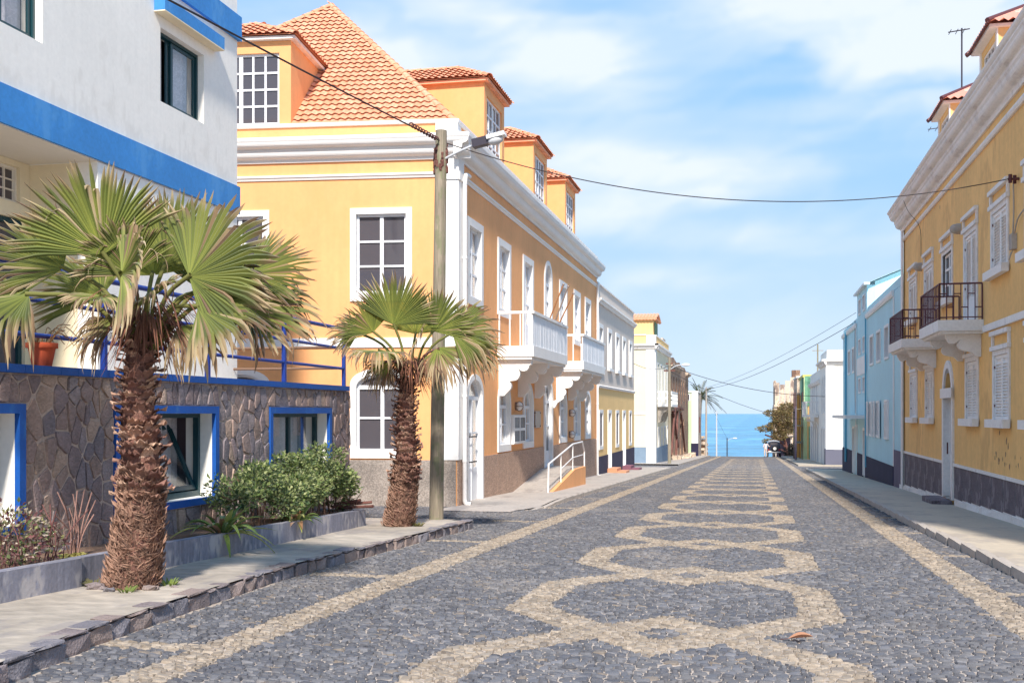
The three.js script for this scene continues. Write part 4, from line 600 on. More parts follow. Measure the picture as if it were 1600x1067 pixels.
// tiles over the plane through corner o with eave direction u and up-slope direction w; keep(a, b) says whether a spot is covered
function tiling(o, u, w, A, B, keep, list, r, tw = 0.2, tl = 0.28) {
  const n = new THREE.Vector3().crossVectors(w, u).normalize(); if (n.y < 0) n.negate();
  const x = u.clone().normalize(), z = w.clone().negate(), m = new THREE.Matrix4(), y = n; const right = new THREE.Vector3().crossVectors(y, z);
  for (let b = tl / 2, k = 0; b < B + tl * 0.4; b += tl, k++) for (let a = tw / 2; a < A; a += tw) { if (!keep(a, b)) continue; const p = o.clone().addScaledVector(x, a).addScaledVector(w, b).addScaledVector(n, 0.004 + 0.006 * r()); m.makeBasis(right.clone().multiplyScalar(tw), y.clone().multiplyScalar(0.26), z.clone().multiplyScalar(tl)).setPosition(p); list.push(m.clone()); }
}
function caps(parent, a, b, r, w = 0.2, L = 0.34) {       // ridge tiles from the low end a to the high end b
  const d = b.clone().sub(a), n = Math.max(1, Math.round(d.length() / L)), z = d.clone().normalize().negate(), x = new THREE.Vector3().crossVectors(Y, z).normalize(), y = new THREE.Vector3().crossVectors(z, x), rp = rootOf(parent).position;
  for (let i = 0; i < n; i++) { const m = shade(new THREE.Mesh(capGeo, tileMats[Math.floor(r() * 4)])); m.name = 'ridge_tile'; m.applyMatrix4(new THREE.Matrix4().makeBasis(x.clone().multiplyScalar(w), y.clone().multiplyScalar(w), z.clone().multiplyScalar(d.length() / n)).setPosition(a.clone().addScaledVector(d, (i + 0.5) / n).addScaledVector(y, 0.0).sub(rp))); parent.add(m); }
}
function faceFrom(pts) { const g = new THREE.BufferGeometry(), pos = []; for (let i = 1; i + 1 < pts.length; i++) pos.push(...pts[0].toArray(), ...pts[i].toArray(), ...pts[i + 1].toArray()); g.setAttribute('position', new THREE.Float32BufferAttribute(pos, 3)); g.computeVertexNormals(); return g; }

// ---------------------------------------------------------------- big yellow corner building (left)
{
  const C = [-7.1, -25.9], U = [-0.9947, 0.1028];
  const f = leftSide(-7.1), ff = frame(C[0], C[1], U[0], U[1], -U[1] * -1, 0.9947);     // street front; front towards the camera
  const h = thing('yellow_corner_building', 'large yellow two storey building with orange hip roof, white balconies and dormers', 'building', [-7.1, gy(26), -25.9]);
  const E = 50.25, g0 = -2.2, r = rng(8);
  const bays = [27.63, 31.04, 34.48, 37.98, 41.05, 44.38, 47.35];
  const up = bays.map((c, i) => i === 3 ? { s0: c - 0.74, s1: c + 0.74, y0: 3.6, y1: 6.95, arch: 0.75, cols: 2, rows: 3, door: true, panel: 0.7, sw: 0.15 } : i === 2 || i === 4 ? { s0: c - 0.82, s1: c + 0.82, y0: 3.6, y1: 6.58, cols: 2, rows: 3, door: true, panel: 0.8 } : { s0: c - 0.83, s1: c + 0.83, y0: 4.38, y1: 6.58, cols: 2, rows: 3 });
  up.forEach((o) => { o.curtained = true; o.sw ??= 0.2; });
  const dn = bays.map((c, i) => i === 0 ? { s0: c - 0.86, s1: c + 0.86, y0: -0.72, y1: 2.62, arch: 0.55, cols: 2, rows: 2, door: true, panel: 0.85, sw: 0.14, curtained: true } : i === 3 ? { s0: c - 0.86, s1: c + 0.86, y0: -0.27, y1: 2.9, arch: 0.8, cols: 2, rows: 2, door: true, panel: 0.5, sw: 0.18 } : { s0: c - 0.82, s1: c + 0.82, y0: 0.5, y1: 2.6, arch: 0.72, cols: 2, rows: 2, sw: 0.17, sb: 0.2, curtained: i % 3 !== 0 });
  plainWall(h, f, 25.9, E, g0, 8.45, M.yellow, [...up, ...dn].map(hole));
  const fu = [{ s0: 1.11, s1: 2.66, y0: 4.36, y1: 6.65, cols: 2, rows: 3, glass: M.glass, sw: 0.15, sb: 0.2 }, { s0: 4.72, s1: 6.28, y0: 4.36, y1: 6.65, cols: 2, rows: 3, glass: M.glass, sw: 0.15, sb: 0.2 }, { s0: 8.34, s1: 9.9, y0: 4.36, y1: 6.65, cols: 2, rows: 3, glass: M.glass, sw: 0.15 }];
  const fd = [{ s0: 1.08, s1: 2.66, y0: 0.5, y1: 2.72, arch: 0.4, cols: 2, rows: 2, glass: M.glass, sw: 0.15, sb: 0.17 }, { s0: 4.7, s1: 6.28, y0: 0.5, y1: 2.72, arch: 0.4, cols: 2, rows: 2, glass: M.glass, sw: 0.15 }];
  plainWall(h, ff, 0.35, 11, g0, 8.45, M.yellow, [...fu, ...fd].map(hole));
  add(h, 'rear_walls', [box(f, E - 0.34, E, g0, 8.45, -11, -0.35), box(f, 26.6, E - 0.35, g0, 8.45, -11, -10.66)], M.yellow);
  for (const o of [...up, ...dn]) windowPart(h, f, o);
  for (const o of [...fu, ...fd]) windowPart(h, ff, o);
  { // the first ground floor door has black pull handles
    for (const y of [0.35, 1.0]) add(h, 'door_handle', [bar(V(-7.11, y, -27.35), V(-7.11, y, -27.9), 0.018), bar(V(-7.11, y, -27.35), V(-7.2, y, -27.35), 0.014), bar(V(-7.11, y, -27.9), V(-7.2, y, -27.9), 0.014)], M.black);
  }
  // plinth: roughcast towards the camera, granite panels along the street
  add(h, 'plinth', [box(ff, 0.02, 11, g0, 0.46, 0.002, 0.03)], M.roughcast);
  const cuts = [[25.9, 26.76]]; let last = 28.5; for (const s of [30.1, 31.4, 32.9, 34.3, 35.7, 37.11]) { cuts.push([last, s]); last = s; } last = 38.85; for (const s of [40.3, 41.8, 43.2, 44.7, 46.2, 47.7, 49.1, 50.2]) { cuts.push([last, s]); last = s; }
  for (const [a, b] of cuts) add(h, 'plinth_panel', box(f, a + 0.006, b - 0.006, g0, 0.46, 0.002, 0.035), M.granite);
  // corner pilaster, string course, cornice, parapet
  add(h, 'pilaster', [box(ff, -0.05, 0.47, 0.465, 7.8, 0.002, 0.05), box(f, 25.9, 26.4, 0.465, 7.8, 0.002, 0.05), box(ff, -0.06, 0.5, 7.3, 7.5, 0.003, 0.085), box(f, 25.88, 26.42, 7.3, 7.5, 0.003, 0.085)], M.whiteTrim);
  add(h, 'string_course', [mold(ff, 0.51, 11, [[0.001, 7.37], [0.03, 7.37], [0.05, 7.42], [0.075, 7.44], [0.075, 7.49], [0.001, 7.5]])], M.whiteTrim);
  add(h, 'string_course', [mold(f, 26.43, E, [[0.001, 7.37], [0.03, 7.37], [0.05, 7.42], [0.075, 7.44], [0.075, 7.49], [0.001, 7.5]])], M.whiteTrim);
  add(h, 'floor_band', [box(ff, 0.51, 11, 3.22, 3.46, 0.002, 0.035)], M.whiteTrim);
  const prof = (dy) => [[0.001, 7.8], [0.05, 7.8], [0.05, 7.86], ...arc(0.07, 8.02, 0.14, -90, 0, 5).map(([a, b]) => [a, b + 0.0]), [0.225, 8.06], [0.225, 8.1], ...arc(0.25, 8.24, 0.13, -90, 0, 5), [0.4, 8.28], [0.4, 8.36], [0.001, 8.4]].map(([a, b]) => [a, b + dy]);
  add(h, 'cornice', mold(f, 25.56, E + 0.05, prof(0)), M.whiteTrim);
  add(h, 'cornice', mold(ff, -0.34, 11, prof(0.004)), M.whiteTrim);
  add(h, 'parapet', [box(f, 25.9, E, 8.41, 8.69, -0.3, -0.02), box(ff, 0.32, 11, 8.41, 8.69, -0.3, -0.02)], M.yellow);
  add(h, 'parapet_block', [box(ff, -0.03, 0.52, 8.405, 8.69, -0.5, 0.03)], M.whiteTrim);
  add(h, 'parapet_cap', [mold(f, 25.86, E, [[-0.34, 8.695], [0.03, 8.695], [0.06, 8.73], [0.06, 8.77], [-0.34, 8.77]]), mold(ff, -0.06, 11, [[-0.34, 8.693], [0.03, 8.693], [0.06, 8.733], [0.06, 8.774], [-0.34, 8.774]])], M.whiteTrim);
  for (const [s, x] of [[26.2, 0.12], [49.75, 0.1]]) { const P = (y, n) => V(-7.1 + n, y, -s); add(h, 'downpipe', [bar(P(gy(s) + 0.12, x), P(7.25, x), 0.055, 14), tube([P(7.22, x), P(7.42, x + 0.02), P(7.46, x + 0.02 + 0.0), V(-7.1 + x + 0.02, 7.5, -s - 0.25), V(-7.1 + x, 7.52, -s - 0.45)], 0.055, 12, 14), tube([P(gy(s) + 0.15, x), P(gy(s) + 0.07, x + 0.03), P(gy(s) + 0.05, x + 0.16)], 0.058, 12, 8), ...[0.4, 2.0, 3.7, 5.4].map((y) => bar(P(y, x), P(y + 0.06, x), 0.066, 14))], M.pipe); }
  // hip roof
  const roofY = 8.72, T = 5.5, apex = V(-12.6, 14.0, -31.5), apex2 = V(-12.6, 14.0, -44.7), c1 = V(-7.15, roofY, -26.0), c2 = V(-7.1 + U[0] * 11, roofY, -25.9 + U[1] * 11), c3 = V(-18.1, roofY, -E), c4 = V(-7.15, roofY, -E);
  const roof = add(h, 'roof', [faceFrom([c1, apex, c2]), faceFrom([c1, c4, apex2, apex]), faceFrom([c4, c3, apex2]), faceFrom([c2, apex, apex2, c3])], tileMats[2]);
  const all = [];
  { // front face, with a gap where its dormer stands
    const u = c2.clone().sub(c1), W = u.length(), foot = c1.clone().addScaledVector(u.clone().normalize(), apex.clone().sub(c1).dot(u) / W), w = apex.clone().sub(foot), B = w.length(), a0 = apex.clone().sub(c1).dot(u) / W; w.normalize(); u.normalize();
    tiling(c1.clone(), u, w, W, B, (a, b) => a > a0 * b / B && a < W - (W - a0) * b / B && !(a > 4.15 && a < 6.85 && b < 3.05) , all, r);
    const u2 = V(0, 0, -1), w2 = apex.clone().sub(V(-7.15, roofY, apex.z)), B2 = w2.length(), L = E - 26.0; w2.normalize();
    tiling(c1.clone(), u2, w2, L, B2, (a, b) => a > 5.5 * b / B2 && a < L - (E - 44.7) * b / B2 && ![31.04, 37.98, 44.38].some((c) => Math.abs(26 + a - c) < 1.32 && b < 3.2), all, r);
  }
  const inView = (m) => { const e = m.elements, x = e[12], y = e[13] - EYE, z = e[14], xc = x * Math.cos(TURN) - z * Math.sin(TURN), zc = -(x * Math.sin(TURN) + z * Math.cos(TURN)); return 800 + 1720 * xc / zc > 370 ? zc : 1e3 + zc; };
  const rp = h.position, shift = new THREE.Matrix4().makeTranslation(-rp.x, -rp.y, -rp.z);
  const dormerTiles = [];
  // dormers: [frame, centre, front n, eave height]
  const dormer = (F, c, n0, w, wy0, isFront) => {
    const y0 = 8.6, eave = 10.88, hw = w / 2, deep = 3.0, ridge = 11.6, win = { s0: c - hw + 0.3, s1: c + hw - 0.3, y0: wy0, y1: 10.58, sw: 0.05 };
    const d = add(h, 'dormer', [slab(F, outline(c - hw, c + hw, y0, eave), [outline(win.s0, win.s1, win.y0, win.y1)], n0 - 0.2, n0), box(F, c - hw, c - hw + 0.15, y0, eave, n0 - deep, n0 - 0.2), box(F, c + hw - 0.15, c + hw, y0, eave, n0 - deep, n0 - 0.2)], M.yellow);
    const cols = isFront ? 6 : 4, rows = 4, L = win.s0 + 0.06, R2 = win.s1 - 0.06, g = [slab(F, outline(win.s0, win.s1, win.y0, win.y1), [outline(L, R2, win.y0 + 0.06, win.y1 - 0.06)], n0 - 0.13, n0 - 0.06)];
    for (let i = 1; i < cols; i++) { const x = mix(L, R2, i / cols), k = i * 2 === cols ? 0.05 : 0.025; g.push(box(F, x - k, x + k, win.y0 + 0.06, win.y1 - 0.06, n0 - 0.125, n0 - 0.065)); }
    for (let j = 1; j < rows; j++) { const y = mix(win.y0 + 0.06, win.y1 - 0.06, j / rows); g.push(box(F, L, R2, y - 0.025, y + 0.025, n0 - 0.122, n0 - 0.068)); }
    add(d, 'window_frame', g, M.joinery);
    for (let i = 0; i < cols; i++) for (let j = 0; j < rows; j++) add(d, 'pane', box(F, mix(L, R2, i / cols) + 0.004, mix(L, R2, (i + 1) / cols) - 0.004, mix(win.y0 + 0.06, win.y1 - 0.06, j / rows) + 0.004, mix(win.y0 + 0.06, win.y1 - 0.06, (j + 1) / rows) - 0.004, n0 - 0.105, n0 - 0.095), M.glass);
    add(d, 'eave_board', [box(F, c - hw - 0.14, c + hw + 0.14, eave + 0.002, eave + 0.08, n0 - deep, n0 + 0.14)], isFront ? M.whiteOld : tileMats[3]);
    // hipped tile roof: two long slopes and a front hip
    const P = (s, y, n) => V(s, y, n).applyMatrix4(F), ey = eave + 0.09, o = 0.2, A = P(c - hw - o, ey, n0 + o), B = P(c + hw + o, ey, n0 + o), A2 = P(c - hw - o, ey, n0 - deep), B2 = P(c + hw + o, ey, n0 - deep), R0 = P(c, ridge + 0.1, n0 - hw * 0.85), R1 = P(c, ridge + 0.1, n0 - deep - 0.4);
    const rf = add(d, 'dormer_roof', [faceFrom([A, B, R0]), faceFrom([A, A2, R1, R0]), faceFrom([B, R0, R1, B2])], tileMats[2]);
    const nrm = (v) => v.clone().normalize(), S = nrm(B.clone().sub(A)), back = nrm(A2.clone().sub(A)), len = deep + o, hip = hw * 0.85 + o, half = hw + o;
    let wv = R0.clone().sub(A.clone().lerp(B, 0.5)), Bl = wv.length(); tiling(A, S, nrm(wv), 2 * half, Bl, (a, b) => a > half * b / Bl && a < 2 * half - half * b / Bl, dormerTiles, r, 0.2, 0.27);
    for (const [O, side] of [[A, 1], [B, -1]]) { const wS = nrm(S.clone().multiplyScalar(side * half).add(V(0, ridge + 0.1 - ey, 0))), BS = Math.hypot(half, ridge + 0.1 - ey); tiling(O, back, wS, len, BS, (a, b) => a > hip * b / BS, dormerTiles, r, 0.2, 0.27); }
    caps(d, A, R0, r, 0.2, 0.36); caps(d, B, R0, r, 0.2, 0.36); caps(d, R0, R1, r, 0.2, 0.36);
  };
  dormer(ff, 5.5, -0.06, 2.62, 8.8, true);
  for (const c of [31.15, 38.15, 44.6]) dormer(f, c, -0.3, 2.5, 8.85, false);
  caps(roof, c1, apex, r, 0.22, 0.33); caps(roof, c2, apex, r, 0.22, 0.36); caps(roof, apex, apex2, r, 0.22, 0.36); caps(roof, c4, apex2, r, 0.22, 0.5);
  all.push(...dormerTiles); all.sort((a, b) => inView(a) - inView(b));
  all.forEach((m, i) => { m.premultiply(shift); });
  all.slice(0, 298).forEach((m) => { const o = shade(new THREE.Mesh(tileGeo, tileMats[Math.floor(r() * 4)])); o.name = 'roof_tile'; o.applyMatrix4(m); roof.add(o); });
  const rest = tileMats.map(() => []); all.slice(298).forEach((m) => rest[Math.floor(r() * 4)].push(m)); rest.forEach((l, i) => spread(roof, 'roof_tiles', tileGeo, tileMats[i], l));
  // balconies
  const balcony = (s0, s1, posts, brackets) => {
    const n1 = 1.05, b = add(h, 'balcony', [box(f, s0, s1, 3.2, 3.5, 0.002, n1), box(f, s0 + 0.03, s1 - 0.03, 3.12, 3.199, 0.002, n1 - 0.06)], M.whiteTrim);
    add(b, 'top_rail', [box(f, s0 - 0.02, s1 + 0.02, 4.4, 4.48, n1 - 0.09, n1 + 0.02), box(f, s0 - 0.02, s0 + 0.05, 4.401, 4.479, 0.003, n1 - 0.091), box(f, s1 - 0.05, s1 + 0.02, 4.401, 4.479, 0.003, n1 - 0.091)], M.whiteTrim);
    for (let s = s0 + 0.02; s < s1 - 0.05; s += 0.125) add(b, 'board', box(f, s, s + 0.112, 3.503, 4.398, n1 - 0.065, n1 - 0.035 + 0.006 * r()), M.joinery);
    for (const s of [s0 + 0.015, s1 - 0.015]) for (let i = 0; i < posts; i++) add(b, 'baluster', box(f, s - 0.02, s + 0.02, 3.502, 4.4, mix(0.06, n1 - 0.14, i / (posts - 0.2)) - 0.02, mix(0.06, n1 - 0.14, i / (posts - 0.2)) + 0.02), M.metalWhite);
    for (const s of brackets) { const pr = [[0.003, 3.118], [0.95, 3.118], [0.95, 2.98], ...arc(0.72, 2.96, 0.17, 0, -110, 6), ...arc(0.42, 2.72, 0.2, 60, -70, 6).map(([a, y]) => [a, y]), ...arc(0.2, 2.38, 0.17, 50, -60, 5), [0.16, 2.1], [0.003, 2.1]]; add(b, 'bracket', mold(f, s - 0.09, s + 0.09, pr), M.whiteTrim); }
  };
  balcony(30.2, 35.9, 3, [30.45, 33.05, 35.65]); balcony(39.4, 45.2, 3, [39.7, 42.3, 44.95]);
  // small canopy scroll over the main door
  add(h, 'door_bracket', [mold(f, 38.75, 38.9, [[0.05, 2.05], [0.45, 2.2], [0.42, 2.12], [0.2, 1.98], [0.1, 1.8], [0.05, 1.8]])], M.whiteTrim);
  // things fixed to this wall
  const nb = thing('notice_case', 'white framed glass notice case on the yellow wall between two arched windows', 'notice board', [-7.0, 1.1, -32.75]);
  add(nb, 'case', [box(f, 31.9, 33.6, 0.68, 1.56, 0.002, 0.1)], M.metalWhite); add(nb, 'frame', slab(f, outline(31.92, 33.58, 0.7, 1.54), [outline(31.98, 32.7, 1.16, 1.48), outline(32.78, 33.5, 1.16, 1.48), outline(31.98, 32.7, 0.76, 1.08), outline(32.78, 33.5, 0.76, 1.08)], 0.101, 0.125), M.metalWhite);
  for (const [a, b] of [[31.98, 32.7], [32.78, 33.5]]) for (const [c, d] of [[1.16, 1.48], [0.76, 1.08]]) add(nb, 'pane', box(f, a, b, c, d, 0.103, 0.109), M.glass);
  const pq = thing('wall_plaque', 'bronze plaque on the yellow wall left of the main door', 'plaque', [-7.0, 1.4, -35.9]); add(pq, 'plate', box(f, 35.45, 36.4, 1.12, 1.68, 0.03, 0.05), M.bronze); for (const [s, y] of [[35.52, 1.62], [36.33, 1.62], [35.52, 1.18], [36.33, 1.18]]) add(pq, 'bolt', bar(V(-7.1, y, -s), V(-7.03, y, -s), 0.025, 8), M.bronze);
  for (const [s, y, l] of [[32.63, 1.82, 'round white wall lamp above the notice case'], [42.55, 1.62, 'upper of two round wall lamps right of the main door'], [42.5, 0.78, 'lower of two round wall lamps right of the main door']]) { const o = thing('wall_lamp', l, 'wall lamp', [-7.05, y, -s], 'round lamps on the yellow street wall'), b = new THREE.SphereGeometry(0.13, 18, 12); b.scale(0.8, 1, 1); b.translate(-6.98, y, -s); add(o, 'globe', b, M.metalWhite); add(o, 'cage', [bar(V(-7.1, y, -s), V(-7.06, y, -s), 0.13, 18), ...[0, 1].map((k) => { const t = new THREE.TorusGeometry(0.14, 0.012, 6, 20); t.rotateX(k ? Math.PI / 2 : 0); t.scale(0.85, 1, 1); t.translate(-6.98, y, -s); return t; })], M.bronze); }
  [[33.2, -5.74, 5.55, M.wood], [34.2, -5.76, 5.6, M.bronze], [34.6, -5.66, 5.42, M.wood]].forEach(([s, x, y, m], i) => { const o = thing('flagpole', ['leftmost bare flagpole leaning out over the balcony', 'middle bare flagpole leaning over the balcony', 'rightmost bare flagpole leaning over the balcony'][i], 'flagpole', [-6.3, 4.1, -s], 'bare flagpoles on the balcony'); const a = V(-6.5, 3.6, -s + 0.1), b = V(x, y, -s - 0.1); add(o, 'pole', bar(a, b, 0.026, 8, 0.02), m); const k = new THREE.SphereGeometry(0.04, 10, 8); k.translate(b.x, b.y, b.z); add(o, 'finial', k, M.bronze); });
  // ramp and its rail
  const rg = (s) => gy(s) + 0.05, rm = thing('entrance_ramp', 'concrete entrance ramp with yellow side wall and white handrail', 'ramp', [-6.5, gy(35), -35.4]);
  const side = [[32.2, rg(32.2) - 0.3], [38.9, rg(38.9) - 0.3], [38.9, -0.28], [36.5, -0.28], [32.2, rg(32.2) + 0.02]];
  add(rm, 'side_wall', slab(f, side, [], 1.08, 1.2), M.yellow); add(rm, 'ramp_slab', slab(f, [[31.8, rg(31.8) - 0.3], [38.88, rg(38.9) - 0.3], [38.88, -0.274], [36.5, -0.274], [31.8, rg(31.8) + 0.01]], [], 0.036, 1.079), M.concrete);
  const X = -5.96, top = [V(X, -0.78, -31.9), V(X, 0.1, -32.0), V(X, 0.57, -36.4), V(X, 0.6, -38.5), V(X, 0.25, -38.95), V(X, -0.95, -39.0)]; for (let i = 0; i + 1 < top.length; i++) add(rm, 'handrail', bar(top[i], top[i + 1], 0.028, 8), M.metalWhite);
  for (const [s, y0, y1] of [[34.1, -0.85, 0.32], [36.4, -0.6, 0.57]]) add(rm, 'post', bar(V(X, y0, -s), V(X, y1, -s), 0.022, 8), M.metalWhite);
  add(rm, 'lower_rail', [bar(V(X, -0.15, -34.1), V(X, 0.12, -36.4), 0.018, 8), bar(V(X, 0.12, -36.4), V(X, 0.14, -38.6), 0.018, 8)], M.metalWhite);
}

// ---------------------------------------------------------------- houses further down on the left
{ // grey house with a yellow ground floor
  const f = leftSide(-7.1), h = thing('grey_house', 'pale grey two storey house with yellow ground floor beyond the yellow building', 'building', [-7.1, gy(58), -58]);
  const A = 50.4, B = 66.2, up = [51.5, 54.75, 57.9, 60.95, 64.1].map((c) => ({ s0: c - 0.78, s1: c + 0.78, y0: 3.7, y1: 5.82, cols: 2, rows: 2, sw: 0.2, deep: 0.1, sill: true })), dn = [51.6, 54.7, 57.9, 60.9, 64.1].map((c, i) => ({ s0: c - 0.7, s1: c + 0.7, y0: i % 2 ? gy(c) + 0.14 : -0.1 - i * 0.04, y1: 1.78, cols: 2, rows: 1, sw: 0.16, door: !!(i % 2), panel: i % 2 ? 1 : 0, i }));
  plainWall(h, f, A, B, 2.85, 7.0, M.greyWall, up.map(hole)); plainWall(h, f, A, B, -2.8, 2.845, M.yellowPale, dn.map(hole));
  for (const o of up) windowPart(h, f, o);
  for (const o of dn) { if (o.door) windowPart(h, f, o); else { const w = add(h, 'window', slab(f, outline(o.s0, o.s1, o.y0, o.y1), [outline(o.s0 + 0.16, o.s1 - 0.16, o.y0 + 0.16, o.y1 - 0.16)], -0.1, 0.03), M.whiteTrim); for (const k of [0, 1]) add(w, 'shutter', louvreLeaf(f, mix(o.s0 + 0.17, o.s1 - 0.17, k / 2) + 0.004, mix(o.s0 + 0.17, o.s1 - 0.17, (k + 1) / 2) - 0.004, o.y0 + 0.17, o.y1 - 0.17, -0.03), M.shutterGrey); } }
  let e = A; for (const b of [54.0, 0, 60.2, 0, 66.15]) { if (!b) { e += 1.4; continue; } add(h, 'plinth_panel', box(f, e, b, -2.8, -0.42, 0.002, 0.03), M.navy); e = b; }
  add(h, 'band', mold(f, A, B, [[0.001, 2.8], [0.06, 2.8], [0.1, 2.9], [0.001, 2.95]]), M.whiteOld);
  add(h, 'cornice', mold(f, A, B, [[0.001, 6.72], [0.08, 6.72], [0.14, 6.84], [0.2, 6.86], [0.2, 6.95], [0.001, 6.97]]), M.whiteOld);
  add(h, 'parapet', [box(f, A, B, 7.001, 7.62, -0.3, -0.03)], M.greyWall); add(h, 'parapet_cap', box(f, A, B, 7.622, 7.68, -0.34, 0.03), M.whiteOld);
  add(h, 'side_walls', [box(f, A, A + 0.3, -2.8, 6.99, -10, -0.345), box(f, B - 0.3, B, -2.8, 6.99, -10, -0.345), box(f, A, B, 6.7, 6.98, -10, -0.345)], M.greyWall);
  const tw = add(h, 'roof_turret', [box(f, 51.2, 53.4, 6.99, 8.55, -1.7, -0.5), box(f, 51.0, 53.6, 8.551, 8.68, -1.9, -0.3)], M.ruin); add(tw, 'shutter', box(f, 51.7, 52.8, 7.6, 8.4, -0.498, -0.46), M.greyPurple);
  for (const [s, m, l] of [[54.7, plain(206, 146, 112, 0.85), 'orange door step of the grey house'], [60.9, plain(128, 82, 96, 0.85), 'purple door step of the grey house']]) single('door_step', [box(f, s - 1.0, s + 0.75, gy(s) - 0.2, gy(s) + 0.33, 0.036, 0.5), box(f, s - 1.0, s + 0.5, gy(s) - 0.2, gy(s) + 0.2, 0.501, 0.95)], m, l, 'step', [-6.6, gy(s), -s]);
}
{ // cream house with a balcony and a tiled roof room
  const f = leftSide(-7.1), ff = facing(-80.5), h = thing('cream_house', 'cream house with white corner pilaster, small balcony and yellow roof room', 'building', [-7.1, gy(81), -80.5]);
  const up = [82.9, 85.6, 88.3, 91].map((c) => ({ s0: c - 0.75, s1: c + 0.75, y0: 2.3, y1: 5.4 })), dn = [83.3, 86.2, 89.1, 91.8].map((c) => ({ s0: c - 0.6, s1: c + 0.6, y0: -2.1, y1: 0.6 }));
  plainWall(h, f, 80.5, 93.6, -4, 6.3, M.creamWall, [...up, ...dn].map((o) => outline(o.s0, o.s1, o.y0, o.y1)));
  add(h, 'front_wall', box(ff, -16, -7.45, -4, 6.3, -0.34, 0), M.creamWall); add(h, 'roof_slab', box(f, 80.85, 93.6, 6.0, 6.29, -9, -0.345), M.concrete); add(h, 'end_wall', box(f, 93.3, 93.6, -4, 6.0, -9, -0.345), M.creamWall);
  for (const o of up) { const w = add(h, 'window', slab(f, outline(o.s0 + 0.002, o.s1 - 0.002, o.y0, o.y1), [outline(o.s0 + 0.12, o.s1 - 0.12, o.y0 + 0.1, o.y1 - 0.12)], -0.12, 0.03), M.whiteTrim); for (const k of [0, 1]) add(w, 'shutter', louvreLeaf(f, mix(o.s0 + 0.12, o.s1 - 0.12, k / 2) + 0.01, mix(o.s0 + 0.12, o.s1 - 0.12, (k + 1) / 2) - 0.01, o.y0 + 0.11, o.y1 - 0.13, -0.05), plain(46, 108, 92, 0.6)); }
  for (const o of dn) { const w = add(h, 'door', slab(f, outline(o.s0 + 0.002, o.s1 - 0.002, o.y0, o.y1), [outline(o.s0 + 0.12, o.s1 - 0.12, o.y0, o.y1 - 0.12)], -0.12, 0.03), M.whiteTrim); add(w, 'leaf', box(f, o.s0 + 0.12, o.s1 - 0.12, o.y0, o.y1 - 0.12, -0.1, -0.05), M.shutterGrey); }
  add(h, 'pilaster', [box(ff, -7.75, -7.06, -4, 6.28, 0.002, 0.06), box(f, 80.5, 81.3, -4, 6.28, 0.002, 0.04)], M.whiteTrim);
  add(h, 'cornice', [mold(f, 80.2, 93.6, [[0.001, 6.3], [0.1, 6.3], [0.2, 6.5], [0.3, 6.55], [0.3, 6.68], [0.001, 6.7]]), mold(ff, -16, -6.82, [[0.001, 6.304], [0.1, 6.304], [0.2, 6.504], [0.3, 6.554], [0.3, 6.684], [0.001, 6.704]])], M.whiteOld);
  add(h, 'parapet', [box(f, 81.3, 93.6, 6.705, 7.3, -0.3, -0.02), box(ff, -16, -7.75, 6.705, 7.3, -0.3, -0.02)], M.yellowPale); add(h, 'parapet_block', box(ff, -7.74, -7.08, 6.705, 7.32, -0.8, 0.01), M.whiteTrim); add(h, 'parapet_cap', [box(f, 81.32, 93.6, 7.302, 7.38, -0.33, 0.03), box(ff, -16, -7.76, 7.303, 7.383, -0.33, 0.03)], M.whiteTrim);
  add(h, 'front_band', box(ff, -16, -7.76, 1.5, 1.62, 0.002, 0.04), M.whiteOld); add(h, 'plinth', [box(ff, -16, -7.76, -4, -0.85, 0.002, 0.04), box(f, 81.32, 93.6, -4, -0.95, 0.002, 0.04)], M.blueGrey);
  const rr = add(h, 'roof_room', [box(ff, -12, -7.3, 7.0, 8.5, -4.2, -0.5)], M.yellowPale); add(rr, 'green_shutter', box(f, 82, 84.4, 7.2, 8.4, -0.198, -0.15), plain(70, 110, 70, 0.6));
  add(rr, 'tile_roof', [...steps(-12.2, -7.15, 0.24).map((x) => bar(V(x, 8.56, -80.75), V(x, 9.0, -83), 0.13, 7)), bx(-12.3, -7.0, 8.5, 8.54, -84.9, -80.75), ...steps(-12.2, -7.15, 0.24).map((x) => bar(V(x, 8.56, -85), V(x, 9.0, -83), 0.13, 7))], tileMats[3]);
  const b = add(h, 'balcony', [box(f, 82.2, 88.4, 2.1, 2.3, 0.042, 1.1)], M.whiteTrim); add(b, 'parapet_grid', [box(f, 82.2, 88.4, 3.15, 3.25, 1.0, 1.1), ...steps(82.25, 88.35, 0.5).map((s) => box(f, s - 0.05, s + 0.05, 2.301, 3.149, 1.0, 1.09)), ...[2.6, 2.9].map((y) => box(f, 82.2, 88.4, y - 0.05, y + 0.05, 1.01, 1.08)), ...[0.1, 0.4, 0.7].map((n) => box(f, 82.2, 82.3, 2.301, 3.149, n, n + 0.15)), box(f, 82.2, 82.3, 3.151, 3.25, 0.05, 0.999), box(f, 82.21, 82.29, 2.65, 2.8, 0.05, 0.999)], M.whiteTrim); for (const s of [82.6, 85.3, 88]) add(b, 'bracket', mold(f, s - 0.12, s + 0.12, [[0.043, 2.098], [0.9, 2.098], [0.8, 1.9], [0.4, 1.6], [0.2, 1.0], [0.043, 0.9]]), M.concrete);
}
